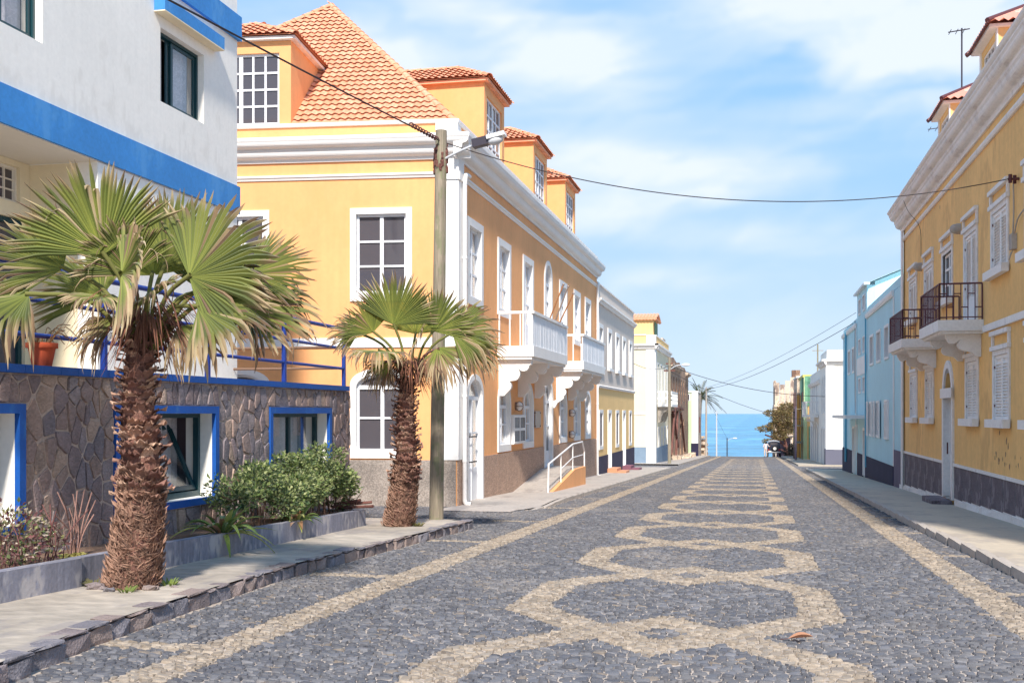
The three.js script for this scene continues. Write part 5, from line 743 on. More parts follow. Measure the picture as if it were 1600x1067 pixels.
{ // roofless ruin
  const f = leftSide(-7.1), h = thing('ruined_house', 'roofless brown ruin with bare rubble walls and a broken cornice', 'building', [-7.1, gy(106), -106]), r = rng(66);
  const top = [[121.5, 4.9], [121, 6.0], [118, 5.9], [115, 6.3], [110, 6.2], [107, 6.5], [103, 6.3], [99, 6.6], [95, 6.4], [93.9, 6.45]];
  const holes = [96, 99.5, 103, 106.5, 110, 113.5, 117].map((c, i) => outline(c - 0.55, c + 0.55, i % 2 ? 2.8 : 2.5, 4.9)), low = [[95.4, 98.6, -3.6, 1.6], [101, 104.4, -3.6, 1.8], [107.6, 109.4, -2.4, 1.2], [112.5, 114, -2.6, 1]].map((o) => outline(...o));
  add(h, 'wall', slab(f, [[93.9, -5], [121.5, -5], ...top], [...holes, ...low], -0.5, 0), M.ruin);
  add(h, 'rear_wall', [box(f, 93.9, 121.5, -5, 4.8, -8, -7.6), box(f, 120.9, 121.45, -5, 4.6, -7.6, -0.55), box(f, 94, 94.5, -5, 6, -7.6, -0.55)], M.ruin);
  add(h, 'cornice', [mold(f, 94.5, 108, [[0.001, 5.5], [0.15, 5.6], [0.3, 5.8], [0.3, 5.9], [0.001, 5.95]]), mold(f, 116, 121.4, [[0.001, 5.5], [0.2, 5.6], [0.35, 5.75], [0.3, 5.85], [0.001, 5.9]])], M.ruinGrey);
  add(h, 'chimney', [box(f, 96, 98.6, 6.3, 7.9, -2, -0.9), box(f, 95.8, 98.8, 7.901, 8.15, -2.2, -0.7)], M.ruinGrey);
  add(h, 'fallen_timbers', [[95, -2, 99, 2.2], [97, 2, 103, -1.5], [103, 1.8, 100, -3], [108, 1.6, 113, -2.2], [104, 2.2, 110, 2.0], [96, 1.9, 104, 2.1]].map(([a, y, b, y2]) => beam(V(-7.0, y, -a), V(-6.95, y2, -b), 0.16, 0.2)), M.oldTimber);
  for (let i = 0; i < 34; i++) { const s = 95 + 26 * r(), d = 0.25 + 0.4 * r(), x = -6.95 + 0.5 * r(); add(h, 'fallen_stone', hewn(x - d / 2, x + d / 2, gy(s), gy(s) + d * 0.8, s, s + d, r, 0.1, 0.03), M.ruinGrey); }
}
{ // narrow green house and a rubble wall near the crest
  const z = -125, ff = facing(z), f = leftSide(-6.23), h = thing('green_house', 'narrow pale green house with a white corner near the brow of the street', 'building', [-6.6, gy(125), z]);
  add(h, 'front_wall', box(ff, -10.5, -6.95, -6, 3.9, -0.3, 0), M.greenWall); add(h, 'corner', [box(ff, -6.94, -6.23, -6, 3.95, -0.8, 0.05)], M.whiteTrim); add(h, 'parapet', box(ff, -10.5, -6.2, 3.951, 4.15, -6, 0.08), M.whiteOld); add(h, 'street_wall', [box(f, 125.8, 133, -6, 3.9, -0.3, -0.02), box(f, 132.7, 133, -6, 3.9, -4, -0.3)], M.ruinGrey);
  add(h, 'plinth', box(ff, -7.0, -6.18, -6, -1.75, 0.051, 0.09), M.navy); const w = add(h, 'window', slab(ff, outline(-8.2, -7.1, 3.0, 3.8), [outline(-8.1, -7.2, 3.08, 3.72)], 0.001, 0.04), M.whiteTrim); add(w, 'pane', box(ff, -8.1, -7.2, 3.08, 3.72, 0.002, 0.02), M.glass); add(h, 'shutter', box(f, 128, 129.4, -0.6, 1.2, -0.018, 0.03), plain(120, 60, 56, 0.8)); add(h, 'roof', bx(-10.5, -6.55, 3.6, 3.88, -132.6, -125.35), M.concrete);
  const r = rng(14), wl = thing('rubble_wall', 'low broken wall of brown stones near the brow of the street', 'wall', [-5.9, gy(136), -136]);
  for (let k = 0; k < 7; k++) for (let i = 0; i < 9; i++) { const s = 134 + i * 0.9 + 0.4 * (k % 2), y = gy(s) + k * 0.36, x = -6.0 + 0.2 * r(); if (k > 4 && r() < 0.35) continue; add(wl, 'stone', hewn(x - 0.5 - 0.3 * r(), x + 0.15 * r(), y, y + 0.34, s, s + 0.86, r, 0.08, 0.05), r() < 0.5 ? M.ruin : M.ruinGrey); }
}

// ---------------------------------------------------------------- yellow house with louvred shutters (right)
{
  const X = 4.9, f = rightSide(X), h = thing('shuttered_yellow_house', 'weathered yellow house on the right with white louvred shutters and iron balconies', 'building', [X, gy(26), -26]);
  const A = 13.8, B = 39.1, bays = [14.9, 18.02, 21.1, 24.1, 27.2, 30.38, 33.5, 36.7];
  const up = bays.map((c, i) => ({ c, kind: i === 4 || i === 6 ? 'door' : i === 5 ? 'glazed' : 'window', s0: c - 0.82, s1: c + 0.82, y0: i === 4 || i === 6 ? 3.67 : 4.42, y1: 5.87 }));
  const dn = bays.map((c, i) => i === 5 ? { c: 30.2, kind: 'entrance', s0: 29.4, s1: 31.0, y0: gy(30) + 0.2, y1: 2.97 } : { c: c - 0.15, kind: 'window', s0: c - 0.93, s1: c + 0.63, y0: 1.33, y1: 2.9 });
  const inner = (o) => o.kind === 'entrance' ? outline(o.s0 + 0.18, o.s1 - 0.18, o.y0, o.y1 - 0.18, 0.9) : outline(o.s0 + 0.12, o.s1 - 0.12, o.y0 + (o.kind === 'door' ? 0 : 0.14), o.y1 - 0.1);
  plainWall(h, f, A, B, -2.2, 8.45, M.yellowOld, [...up, ...dn].map(inner));
  add(h, 'side_walls', [box(f, A, A + 0.3, -2.2, 8.45, -9, -0.345), box(f, B - 0.3, B, -2.2, 8.45, -9, -0.345), box(f, A, B, -2.2, 8.45, -9.3, -9.01)], M.yellowOld);
  for (const o of [...up, ...dn].filter((q) => q.kind !== 'entrance')) {
    const iy0 = o.y0 + (o.kind === 'door' ? 0 : 0.14), iy1 = o.y1 - 0.1, L = o.s0 + 0.12, R2 = o.s1 - 0.12;
    const w = add(h, o.kind === 'door' ? 'balcony_door' : 'window', [slab(f, outline(o.s0, o.s1, o.y0, o.y1), [outline(L, R2, iy0, iy1)], -0.1, 0.035), box(f, o.s0 - 0.05, o.s1 + 0.05, o.y1 + 0.002, o.y1 + 0.09, 0.003, 0.08), box(f, o.s0 - 0.03, o.s0 + 0.07, o.y1 + 0.091, o.y1 + 0.31, 0.003, 0.05), box(f, o.s1 - 0.07, o.s1 + 0.03, o.y1 + 0.091, o.y1 + 0.31, 0.003, 0.05), box(f, o.s0 - 0.05, o.s1 + 0.05, o.y1 + 0.311, o.y1 + 0.4, 0.003, 0.09), o.kind === 'door' ? null : box(f, o.s0 - 0.1, o.s1 + 0.1, o.y0 - 0.02, o.y0 + 0.15, 0.036, 0.17)], M.whiteOld);
    if (o.kind === 'glazed') { const g = [slab(f, outline(L, R2, iy0, iy1), [outline(L + 0.07, R2 - 0.07, iy0 + 0.07, iy1 - 0.07)], -0.11, -0.04), box(f, o.c - 0.045, o.c + 0.045, iy0, iy1, -0.1, -0.035)]; for (const k of [0.34, 0.67]) g.push(box(f, L, R2, mix(iy0, iy1, k) - 0.03, mix(iy0, iy1, k) + 0.03, -0.098, -0.042)); add(w, 'frame', g, M.louvre); for (const [a, b] of [[L + 0.07, o.c - 0.045], [o.c + 0.045, R2 - 0.07]]) for (const k of [0, 1, 2]) add(w, 'pane', box(f, a, b, mix(iy0 + 0.07, iy1 - 0.07, k / 3) + 0.01, mix(iy0 + 0.07, iy1 - 0.07, (k + 1) / 3) - 0.01, -0.08, -0.07), M.glass); continue; }
    for (const [a, b] of [[L + 0.004, o.c - 0.005], [o.c + 0.005, R2 - 0.004]]) { const low = o.kind === 'door' ? iy0 + 0.55 : iy0; const sh = add(w, 'shutter', [louvreLeaf(f, a, b, low + 0.005, iy1 - 0.005, -0.02), o.kind === 'door' ? box(f, a, b, iy0, low, -0.035, 0) : null], M.louvre); add(sh, 'hinge', [0.2, 0.8].map((k) => box(f, a < o.c - 0.3 ? a - 0.05 : b - 0.03, a < o.c - 0.3 ? a + 0.03 : b + 0.05, mix(low, iy1, k), mix(low, iy1, k) + 0.05, 0.001, 0.02)), M.rust); }
  }
  { // arched front door
    const o = dn[5], spring = 2.05, d = add(h, 'front_door', [slab(f, outline(o.s0, o.s1, o.y0, o.y1, 0.95), [outline(o.s0 + 0.2, o.s1 - 0.2, o.y0, o.y1 - 0.2, 0.72)], -0.14, 0.05), box(f, o.s0 - 0.05, o.s1 + 0.05, spring - 0.05, spring + 0.2, 0.051, 0.09), box(f, o.s0 + 0.2, o.s1 - 0.2, spring - 0.02, spring + 0.1, -0.2, 0.04)], M.whiteOld);
    const L = o.s0 + 0.2, R2 = o.s1 - 0.2; add(d, 'leaf', [box(f, L, o.c - 0.005, o.y0, spring - 0.03, -0.18, -0.13), box(f, o.c + 0.005, R2, o.y0, spring - 0.03, -0.18, -0.13), ...[[L + 0.1, o.c - 0.1], [o.c + 0.1, R2 - 0.1]].map(([a, b]) => box(f, a, b, o.y0 + 0.15, o.y0 + 0.95, -0.129, -0.11))], M.louvre);
    for (const [a, b] of [[L + 0.12, o.c - 0.12], [o.c + 0.12, R2 - 0.12]]) add(d, 'glazing', [box(f, a, b, o.y0 + 1.1, spring - 0.15, -0.128, -0.122)], M.glass); add(d, 'fanlight', slab(f, outline(L, R2, spring + 0.1, o.y1 - 0.22, 0.62), [], -0.16, -0.15), M.glass); add(d, 'fanlight_bars', [-0.22, 0, 0.22].map((k) => beam(V(X + 0.14, spring + 0.1, -o.c), V(X + 0.14, o.y1 - 0.24 - Math.abs(k) * 0.8, -o.c - k * 1.4), 0.03, 0.03)), M.louvre); add(d, 'handle', [bar(V(X - 0.02, 0.55, -o.c - 0.1), V(X - 0.02, 0.85, -o.c - 0.1), 0.018)], M.rust);
  }
  single('door_step', [hewn(X - 0.55, X - 0.04, gy(30.2) - 0.05, gy(30.2) + 0.21, 29.35, 31.2, rng(3), 0.02, 0.02)], M.darkPanel, 'dark stone door step below the arched white door', 'step', [X - 0.3, gy(30.2), -30.2]);
  // plinth panels between white strips
  const joints = []; for (let s = A; s < 29.36; s += 1.11) joints.push([s, Math.min(29.37, s + 1.11)]); for (let s = 31.02; s < 38.6; s += 1.53) joints.push([s, Math.min(38.7, s + 1.53)]);
  for (const [a, b] of joints) if (b - a > 0.1) add(h, 'plinth_panel', box(f, a + 0.024, b - 0.024, gy(a) + 0.22, 0.27, 0.012, 0.02), M.darkPanel);
  add(h, 'plinth_backing', [box(f, A, 29.38, -2.2, 0.345, 0.002, 0.011), box(f, 31.01, B, -2.2, 0.345, 0.002, 0.011), box(f, A, 29.38, 0.28, 0.35, 0.0115, 0.05), box(f, 31.01, B, 0.28, 0.35, 0.0115, 0.05)], M.whiteOld);
  for (let i = 0; i < 17; i++) { const s = A + i * 1.53; if (s > 28 && s < 31.1) continue; add(h, 'skirting', hewn(X - 0.06, X - 0.013, gy(s + 1.5) - 0.05, gy(s) + 0.2, s + 0.01, s + 1.52, rng(i + 9), 0.03, 0.012), M.whiteOld); }
  add(h, 'corner_strip', box(f, B - 0.35, B, -2, 7.7, 0.0515, 0.09), M.whiteOld);
  { // places where the paint has come off
    const r = rng(612), flakes = []; for (let i = 0; i < 24; i++) { const near = r() < 0.6, s = near ? 22.2 + 2.4 * r() : 15 + 23 * r(), y = near ? 0.55 + 0.75 * r() * r() : r() < 0.5 ? 0.4 + 0.8 * r() : 6.4 + 0.9 * r(); if (s > 29 && s < 31.3) continue; const n = 9, k = 0.015 + 0.035 * r(), pts = Array.from({ length: n }, (_, j) => { const a = j / n * 6.283, q = k * (0.5 + 0.8 * r()); return [s + q * Math.cos(a), y + q * 1.7 * Math.sin(a)]; }); flakes.push(slab(f, pts, [], 0.0012, 0.003)); }
    add(h, 'bare_plaster', flakes, plain(132, 104, 84, 0.95));
  }
  // floor band, string course, cornice with gutter
  add(h, 'floor_band', [box(f, A, 25.6, 3.36, 3.5, 0.002, 0.06), box(f, 28.75, 31.8, 3.36, 3.5, 0.002, 0.06), box(f, 35.2, B, 3.36, 3.5, 0.002, 0.06)], M.whiteOld);
  add(h, 'string_course', mold(f, A, B + 0.04, [[0.001, 7.38], [0.05, 7.38], [0.08, 7.43], [0.08, 7.48], [0.001, 7.5]]), M.whiteOld);
  add(h, 'cornice', mold(f, A - 0.3, B + 0.3, [[0.001, 7.72], [0.05, 7.72], [0.06, 7.82], ...arc(0.08, 8.0, 0.16, -90, 0, 5), [0.27, 8.04], [0.27, 8.1], ...arc(0.29, 8.24, 0.12, -90, 0, 5), [0.44, 8.28], [0.44, 8.32], [0.001, 8.34]]), M.whiteOld);
  add(h, 'gutter', mold(f, A - 0.3, B + 0.3, [...arc(0.4, 8.42, 0.1, 180, 360, 8), [0.48, 8.42], ...arc(0.4, 8.42, 0.08, 360, 180, 8)]), M.whiteOld);
  add(h, 'parapet', box(f, A, B, 8.451, 8.86, -0.35, -0.05), M.yellowOld); add(h, 'roof', [faceFrom([V(X + 0.1, 8.8, -A), V(X + 0.1, 8.8, -B), V(X + 4.6, 11.2, -B + 4), V(X + 4.6, 11.2, -A - 4)]), faceFrom([V(X + 9.2, 8.4, -B), V(X + 9.2, 8.4, -A), V(X + 4.6, 11.2, -A - 4), V(X + 4.6, 11.2, -B + 4)]), faceFrom([V(X + 0.1, 8.8, -B), V(X + 9.2, 8.4, -B), V(X + 4.6, 11.2, -B + 4)]), faceFrom([V(X + 9.2, 8.4, -A), V(X + 0.1, 8.8, -A), V(X + 4.6, 11.2, -A - 4)])], M.corrugated);
  for (const c of [20.9, 27.25, 33.4]) {
    const n0 = -0.4, hw = 0.95, y0 = 8.7, ey = 10.2, F = f, win = [c - 0.72, c + 0.72, 9.0, 10.05];
    const d = add(h, 'dormer', [slab(F, outline(c - hw, c + hw, y0, ey), [outline(...win)], n0 - 0.15, n0), box(F, c - hw, c - hw + 0.12, y0, ey, n0 - 2.6, n0 - 0.15), box(F, c + hw - 0.12, c + hw, y0, ey, n0 - 2.6, n0 - 0.15)], M.yellowPale);
    add(d, 'corner_board', [box(F, c - hw - 0.02, c - hw + 0.12, y0, ey, n0 + 0.001, n0 + 0.03), box(F, c + hw - 0.12, c + hw + 0.02, y0, ey, n0 + 0.001, n0 + 0.03), box(F, c - hw - 0.1, c + hw + 0.1, ey + 0.002, ey + 0.07, n0 - 2.6, n0 + 0.2)], M.whiteOld);
    const g = [slab(F, outline(...win), [outline(win[0] + 0.06, win[1] - 0.06, win[2] + 0.06, win[3] - 0.06)], n0 - 0.1, n0 - 0.03)]; for (let i = 1; i < 4; i++) g.push(box(F, mix(win[0], win[1], i / 4) - 0.02, mix(win[0], win[1], i / 4) + 0.02, win[2] + 0.06, win[3] - 0.06, n0 - 0.09, n0 - 0.035)); for (let j = 1; j < 3; j++) g.push(box(F, win[0] + 0.06, win[1] - 0.06, mix(win[2], win[3], j / 3) - 0.02, mix(win[2], win[3], j / 3) + 0.02, n0 - 0.088, n0 - 0.037)); add(d, 'window_frame', g, M.whiteOld);
    for (let i = 0; i < 4; i++) for (let j = 0; j < 3; j++) add(d, 'pane', box(F, mix(win[0] + 0.03, win[1] - 0.03, i / 4) + 0.02, mix(win[0] + 0.03, win[1] - 0.03, (i + 1) / 4) - 0.02, mix(win[2] + 0.03, win[3] - 0.03, j / 3) + 0.02, mix(win[2] + 0.03, win[3] - 0.03, (j + 1) / 3) - 0.02, n0 - 0.07, n0 - 0.06), M.glass);
    // corrugated hipped roof: ribs run down each slope
    const P = (s, y, n) => V(s, y, n).applyMatrix4(F), e2 = ey + 0.09, o = 0.28, R0 = [c, 11.0, n0 - 0.9], ribs = [], face = [];
    const wavy = (a0, a1, b0, b1, n) => { for (let i = 0; i < n * 4; i++) { const t0 = i / (n * 4), t1 = (i + 1) / (n * 4), k = (t) => 0.035 * Math.sin(t * n * 6.283), q = (A2, B2, t) => { const v = A2.map((x, j) => mix(x, B2[j], t)); return P(v[0], v[1] + k(t), v[2]); }; face.push(faceFrom([q(a0, a1, t0), q(a0, a1, t1), q(b0, b1, t1), q(b0, b1, t0)])); } };
    const FA = [c - hw - o, e2, n0 + o], FB = [c + hw + o, e2, n0 + o], BA = [c - hw - o, e2, n0 - 2.8], BB = [c + hw + o, e2, n0 - 2.8], RB = [c, 11.0, n0 - 3.2];
    wavy(FA, FB, R0, R0.map((v, i) => v + (i === 0 ? 0.02 : 0)), 14); wavy(BA, FA, RB, R0, 16); wavy(FB, BB, R0, RB, 16); add(d, 'roof_sheets', face, M.corrugated);
    add(d, 'ridge', [bar(P(...FA), P(...R0), 0.06, 7), bar(P(...FB), P(...R0), 0.06, 7), bar(P(...R0), P(...RB), 0.06, 7), box(F, c - hw - o, c + hw + o, e2 - 0.05, e2 - 0.01, n0 + o - 0.03, n0 + o)], M.rust);
  }
  // iron balconies
  const balc = (s0, s1) => {
    const n1 = 0.95, b = add(h, 'balcony', [box(f, s0, s1, 3.42, 3.66, 0.003, n1), box(f, s0 + 0.06, s1 - 0.06, 3.36, 3.419, 0.003, n1 - 0.08)], M.whiteOld);
    for (const s of [s0 + 0.35, s1 - 0.35]) add(b, 'bracket', mold(f, s - 0.075, s + 0.075, [[0.003, 3.358], [0.74, 3.358], [0.74, 3.28], ...arc(0.6, 3.26, 0.11, 0, -110, 5), ...arc(0.36, 3.13, 0.13, 60, -70, 5), [0.2, 2.96], [0.1, 2.86], [0.003, 2.86]]), M.whiteOld);
    const R = [], bars = (p, q) => R.push(bar(p, q, 0.014, 6)), P = (s, y, n) => V(s, y, n).applyMatrix4(f), ns = n1 - 0.04, y0 = 3.72, y1 = 4.46;
    const run = (a, b2, n) => { for (let i = 0; i <= n; i++) { const t = i / n, p = a.map((v, k) => mix(v, b2[k], t)); R.push(bar(P(p[0], 3.66, p[1]), P(p[0], y1, p[1]), i % n ? 0.012 : 0.018, 6)); } for (const y of [y0, y1]) R.push(bar(P(a[0], y, a[1]), P(b2[0], y, b2[1]), y === y1 ? 0.022 : 0.014, 6)); // a stepped key pattern of short rails between the uprights
      for (let i = 0; i < n; i += 2) { const p = (t) => a.map((v, k) => mix(v, b2[k], t)), u = p(i / n), v = p(Math.min(1, (i + 1) / n)), w = p(Math.min(1, (i + 2) / n)); bars(P(u[0], 4.24, u[1]), P(v[0], 4.24, v[1])); bars(P(v[0], 3.94, v[1]), P(w[0], 3.94, w[1])); } };
    run([s0 + 0.03, ns], [s1 - 0.03, ns], 14); run([s0 + 0.03, ns], [s0 + 0.03, 0.03], 6); run([s1 - 0.03, ns], [s1 - 0.03, 0.03], 6); add(b, 'iron_railing', R, M.iron);
  };
  balc(25.75, 28.6); balc(31.95, 34.95);
  // wires and small fittings on this wall
  const fit = (name, label, s, y, g, m) => single(name, g, m, label, 'fitting', [X - 0.06, y, -s]);
  for (const [s, y, l] of [[28.55, 6.1, 'grey round wall fitting beside the near balcony door'], [34.9, 6.0, 'grey round wall fitting beside the far balcony door']]) fit('wall_fitting', l, s, y, [(() => { const g = new THREE.SphereGeometry(0.12, 16, 12); g.scale(1.1, 1, 1); g.translate(X - 0.12, y, -s); return g; })(), bar(V(X, y, -s), V(X - 0.1, y, -s), 0.13, 14)], M.concrete);
  fit('junction_box', 'grey electrical box with hanging wires at the right edge of the yellow house', 22.75, 4.9, [box(f, 22.62, 22.86, 4.75, 5.05, 0.002, 0.1), tube([V(X - 0.05, 6.0, -22.7), V(X - 0.04, 5.5, -22.72), V(X - 0.05, 5.05, -22.74)], 0.015, 5), tube([V(X - 0.06, 4.75, -22.7), V(X - 0.12, 4.55, -22.75), V(X - 0.06, 4.72, -22.85)], 0.01, 5), tube([V(X - 0.05, 5.05, -22.6), V(X - 0.05, 5.25, -22.4), V(X - 0.05, 5.4, -21.5)], 0.015, 5)], M.concrete);
  fit('wire_bracket', 'rusty bracket with insulators where the street cable meets the yellow house', 22.5, 6.05, [bar(V(X, 6.05, -22.45), V(X - 0.2, 6.05, -22.45), 0.025, 8), bar(V(X - 0.16, 5.98, -22.45), V(X - 0.16, 6.14, -22.45), 0.035, 8), bar(V(X - 0.06, 5.98, -22.55), V(X - 0.06, 6.14, -22.55), 0.035, 8)], M.rust);
  fit('loose_wire', 'thin loose wire hanging down the yellow wall below the cornice', 34, 7, [tube([V(X - 0.42, 8.3, -36), V(X - 0.3, 7.8, -35.6), V(X - 0.05, 7.2, -35), V(X - 0.04, 6.3, -34.8)], 0.008, 4, 18)], M.cable);
  const an = thing('roof_antenna', 'tall thin television aerial on the right hand roof', 'antenna', [6.3, 10.2, -36.5]);
  add(an, 'mast', bar(V(6.3, 8.8, -36.5), V(6.3, 13.6, -36.5), 0.025, 8), M.lampDark); add(an, 'aerial', [bar(V(5.9, 13.5, -36.5), V(6.5, 13.5, -36.3), 0.02, 6), ...[0, 0.2, 0.4].map((k) => bar(V(5.95 + k, 13.5, -36.72), V(5.95 + k, 13.5, -36.25), 0.012, 5)), bar(V(5.3, 10.5, -36.5), V(6.3, 10.6, -36.5), 0.014, 5), ...[0, 0.2, 0.4, 0.6].map((k) => bar(V(5.35 + k, 10.5, -36.75), V(5.35 + k, 10.5, -36.2), 0.01, 5))], M.lampDark);
}

// ---------------------------------------------------------------- light blue house, white house and the far ones (right)
{
  const X = 4.9, f = rightSide(X), h = thing('light_blue_house', 'light blue house with white trim, navy plinth and a stair tower on the right', 'building', [X, gy(52), -52]);
  const A = 39.2, B = 65.2, up = [43.8, 46.6, 49.3, 58.3, 60.8].map((c) => ({ s0: c - 0.72, s1: c + 0.72, y0: 3.65, y1: 4.97, sw: 0.1, cols: 1, rows: 1, glass: M.glass, deep: 0.2 })), sw = [52.7, 54.8].flatMap((c) => [2.55, 4.4, 6.3].map((y) => ({ s0: c - 0.55, s1: c + 0.55, y0: y, y1: y + 0.75, sw: 0.06, cols: 1, rows: 1, glass: M.glass, deep: 0.05 })));
  const dn = [[43.8, 0.62, 2.12], [47, 0.62, 2.12], [49.8, 0.62, 2.12]].map(([c, a, b]) => ({ s0: c - 0.62, s1: c + 0.62, y0: a, y1: b, sw: 0.1 })), doors = [[52.6, 0.95], [56.6, 1.05], [58.2, 0.95]].map(([c, t]) => ({ s0: c - 0.55, s1: c + 0.55, y0: gy(c) + 0.12, y1: t, sw: 0.12, door: true, cols: 1, rows: 1, panel: 0.9, glass: M.glass }));
  plainWall(h, f, A, 51.5, -3, 6.0, M.skyBlue, [...up, ...dn, ...doors].filter((o) => o.s1 < 51.5).map(hole)); plainWall(h, f, 51.5, 56.3, -3, 7.35, M.skyBlue, [...sw.map(hole), ...doors.filter((o) => o.s0 > 51.5 && o.s1 < 56.3).map(hole)]); plainWall(h, f, 56.3, B, -3, 6.05, M.skyBlue, [...up, ...doors].filter((o) => o.s0 > 56).map(hole));
  [...up, ...sw, ...doors.filter((o) => o.s1 < 56.3 || o.s0 > 56)].forEach((o) => windowPart(h, f, o));
  for (const o of dn) { const w = add(h, 'window', slab(f, outline(o.s0, o.s1, o.y0, o.y1), [outline(o.s0 + 0.1, o.s1 - 0.1, o.y0 + 0.1, o.y1 - 0.1)], -0.1, 0.03), M.whiteTrim); const c = (o.s0 + o.s1) / 2, open = c > 45; for (const k of [-1, 1]) { const [a, b] = open ? (k < 0 ? [o.s0 - 0.55, o.s0 - 0.02] : [o.s1 + 0.02, o.s1 + 0.55]) : (k < 0 ? [o.s0 + 0.1, c - 0.01] : [c + 0.01, o.s1 - 0.1]); add(w, 'shutter', louvreLeaf(f, a, b, o.y0, o.y1, open ? 0.07 : 0.05), M.louvre); } if (open) add(w, 'pane', box(f, o.s0 + 0.1, o.s1 - 0.1, o.y0 + 0.1, o.y1 - 0.1, -0.09, -0.08), M.glass); }
  add(h, 'cornice', [mold(f, 41.6, 51.49, [[0.002, 5.82], [0.06, 5.82], [0.1, 5.9], [0.1, 6.02], [0.002, 6.04]]), mold(f, 56.31, B, [[0.002, 5.82], [0.06, 5.82], [0.1, 5.9], [0.1, 6.02], [0.002, 6.04]])], M.whiteTrim);
  add(h, 'parapet', [box(f, A, 51.49, 6.045, 6.35, -0.3, -0.03), box(f, 56.31, B, 6.06, 6.3, -0.3, -0.03)], M.skyBlue); add(h, 'corner_strip', [box(f, 41.5, 41.72, -0.3, 5.8, 0.002, 0.04)], M.whiteTrim);
  add(h, 'tower_side', [slab(facing(-51.5), [[X + 0.345, 5.6], [X + 5, 5.6], [X + 5, 9.4], [X + 0.345, 7.5]], [], -0.3, 0), slab(facing(-56.3), [[X + 0.345, 5.6], [X + 5, 5.6], [X + 5, 9.4], [X + 0.345, 7.5]], [], 0, 0.3)], M.paleAqua); add(h, 'tower_roof', [faceFrom([V(X - 0.15, 7.36, -51.2), V(X + 5.1, 9.5, -51.2), V(X + 5.1, 9.5, -56.6), V(X - 0.15, 7.36, -56.6)]), box(f, 51.2, 56.6, 7.352, 7.44, -0.1, 0.16)], M.whiteTrim);
  add(h, 'near_wall', [box(f, A, A + 0.3, -3, 6.0, -9, -0.345), box(f, B - 0.3, B, -3, 6.0, -9, -0.345), box(f, A, B, 5.7, 5.99, -9, -0.345)], M.skyBlue);
  add(h, 'plinth', [box(f, 41.73, 52.0, -3, -0.31, 0.002, 0.04), box(f, 53.2, 56, -3, -0.31, 0.002, 0.04), box(f, 58.8, B, -3, -0.31, 0.002, 0.04)], M.navy); add(h, 'plinth', box(f, A, 41.49, -3, 0.3, 0.002, 0.035), M.greyPurple);
  add(h, 'tower_edge', [box(f, 51.38, 51.5, -0.8, 6.0, 0.041, 0.1)], plain(96, 172, 200, 0.6)); add(h, 'tower_edge', [box(f, 56.25, 56.4, -0.2, 6.0, 0.041, 0.08)], M.whiteTrim); add(h, 'spandrel', [box(f, 51.6, 56.2, 3.42, 4.25, 0.002, 0.03)], M.whiteTrim);
  add(h, 'canopy', box(f, 52, 60.5, 1.36, 1.52, 0.042, 0.9), M.whiteTrim); add(h, 'downpipe', [bar(V(X - 0.1, -1, -62), V(X - 0.1, 6, -62), 0.06, 10)], plain(96, 172, 200, 0.6)); add(h, 'cable', tube([V(X - 0.06, 6.2, -56.8), V(X - 0.08, 4, -56.6), V(X - 0.06, 1.6, -56.7)], 0.015, 5), M.cable);
}
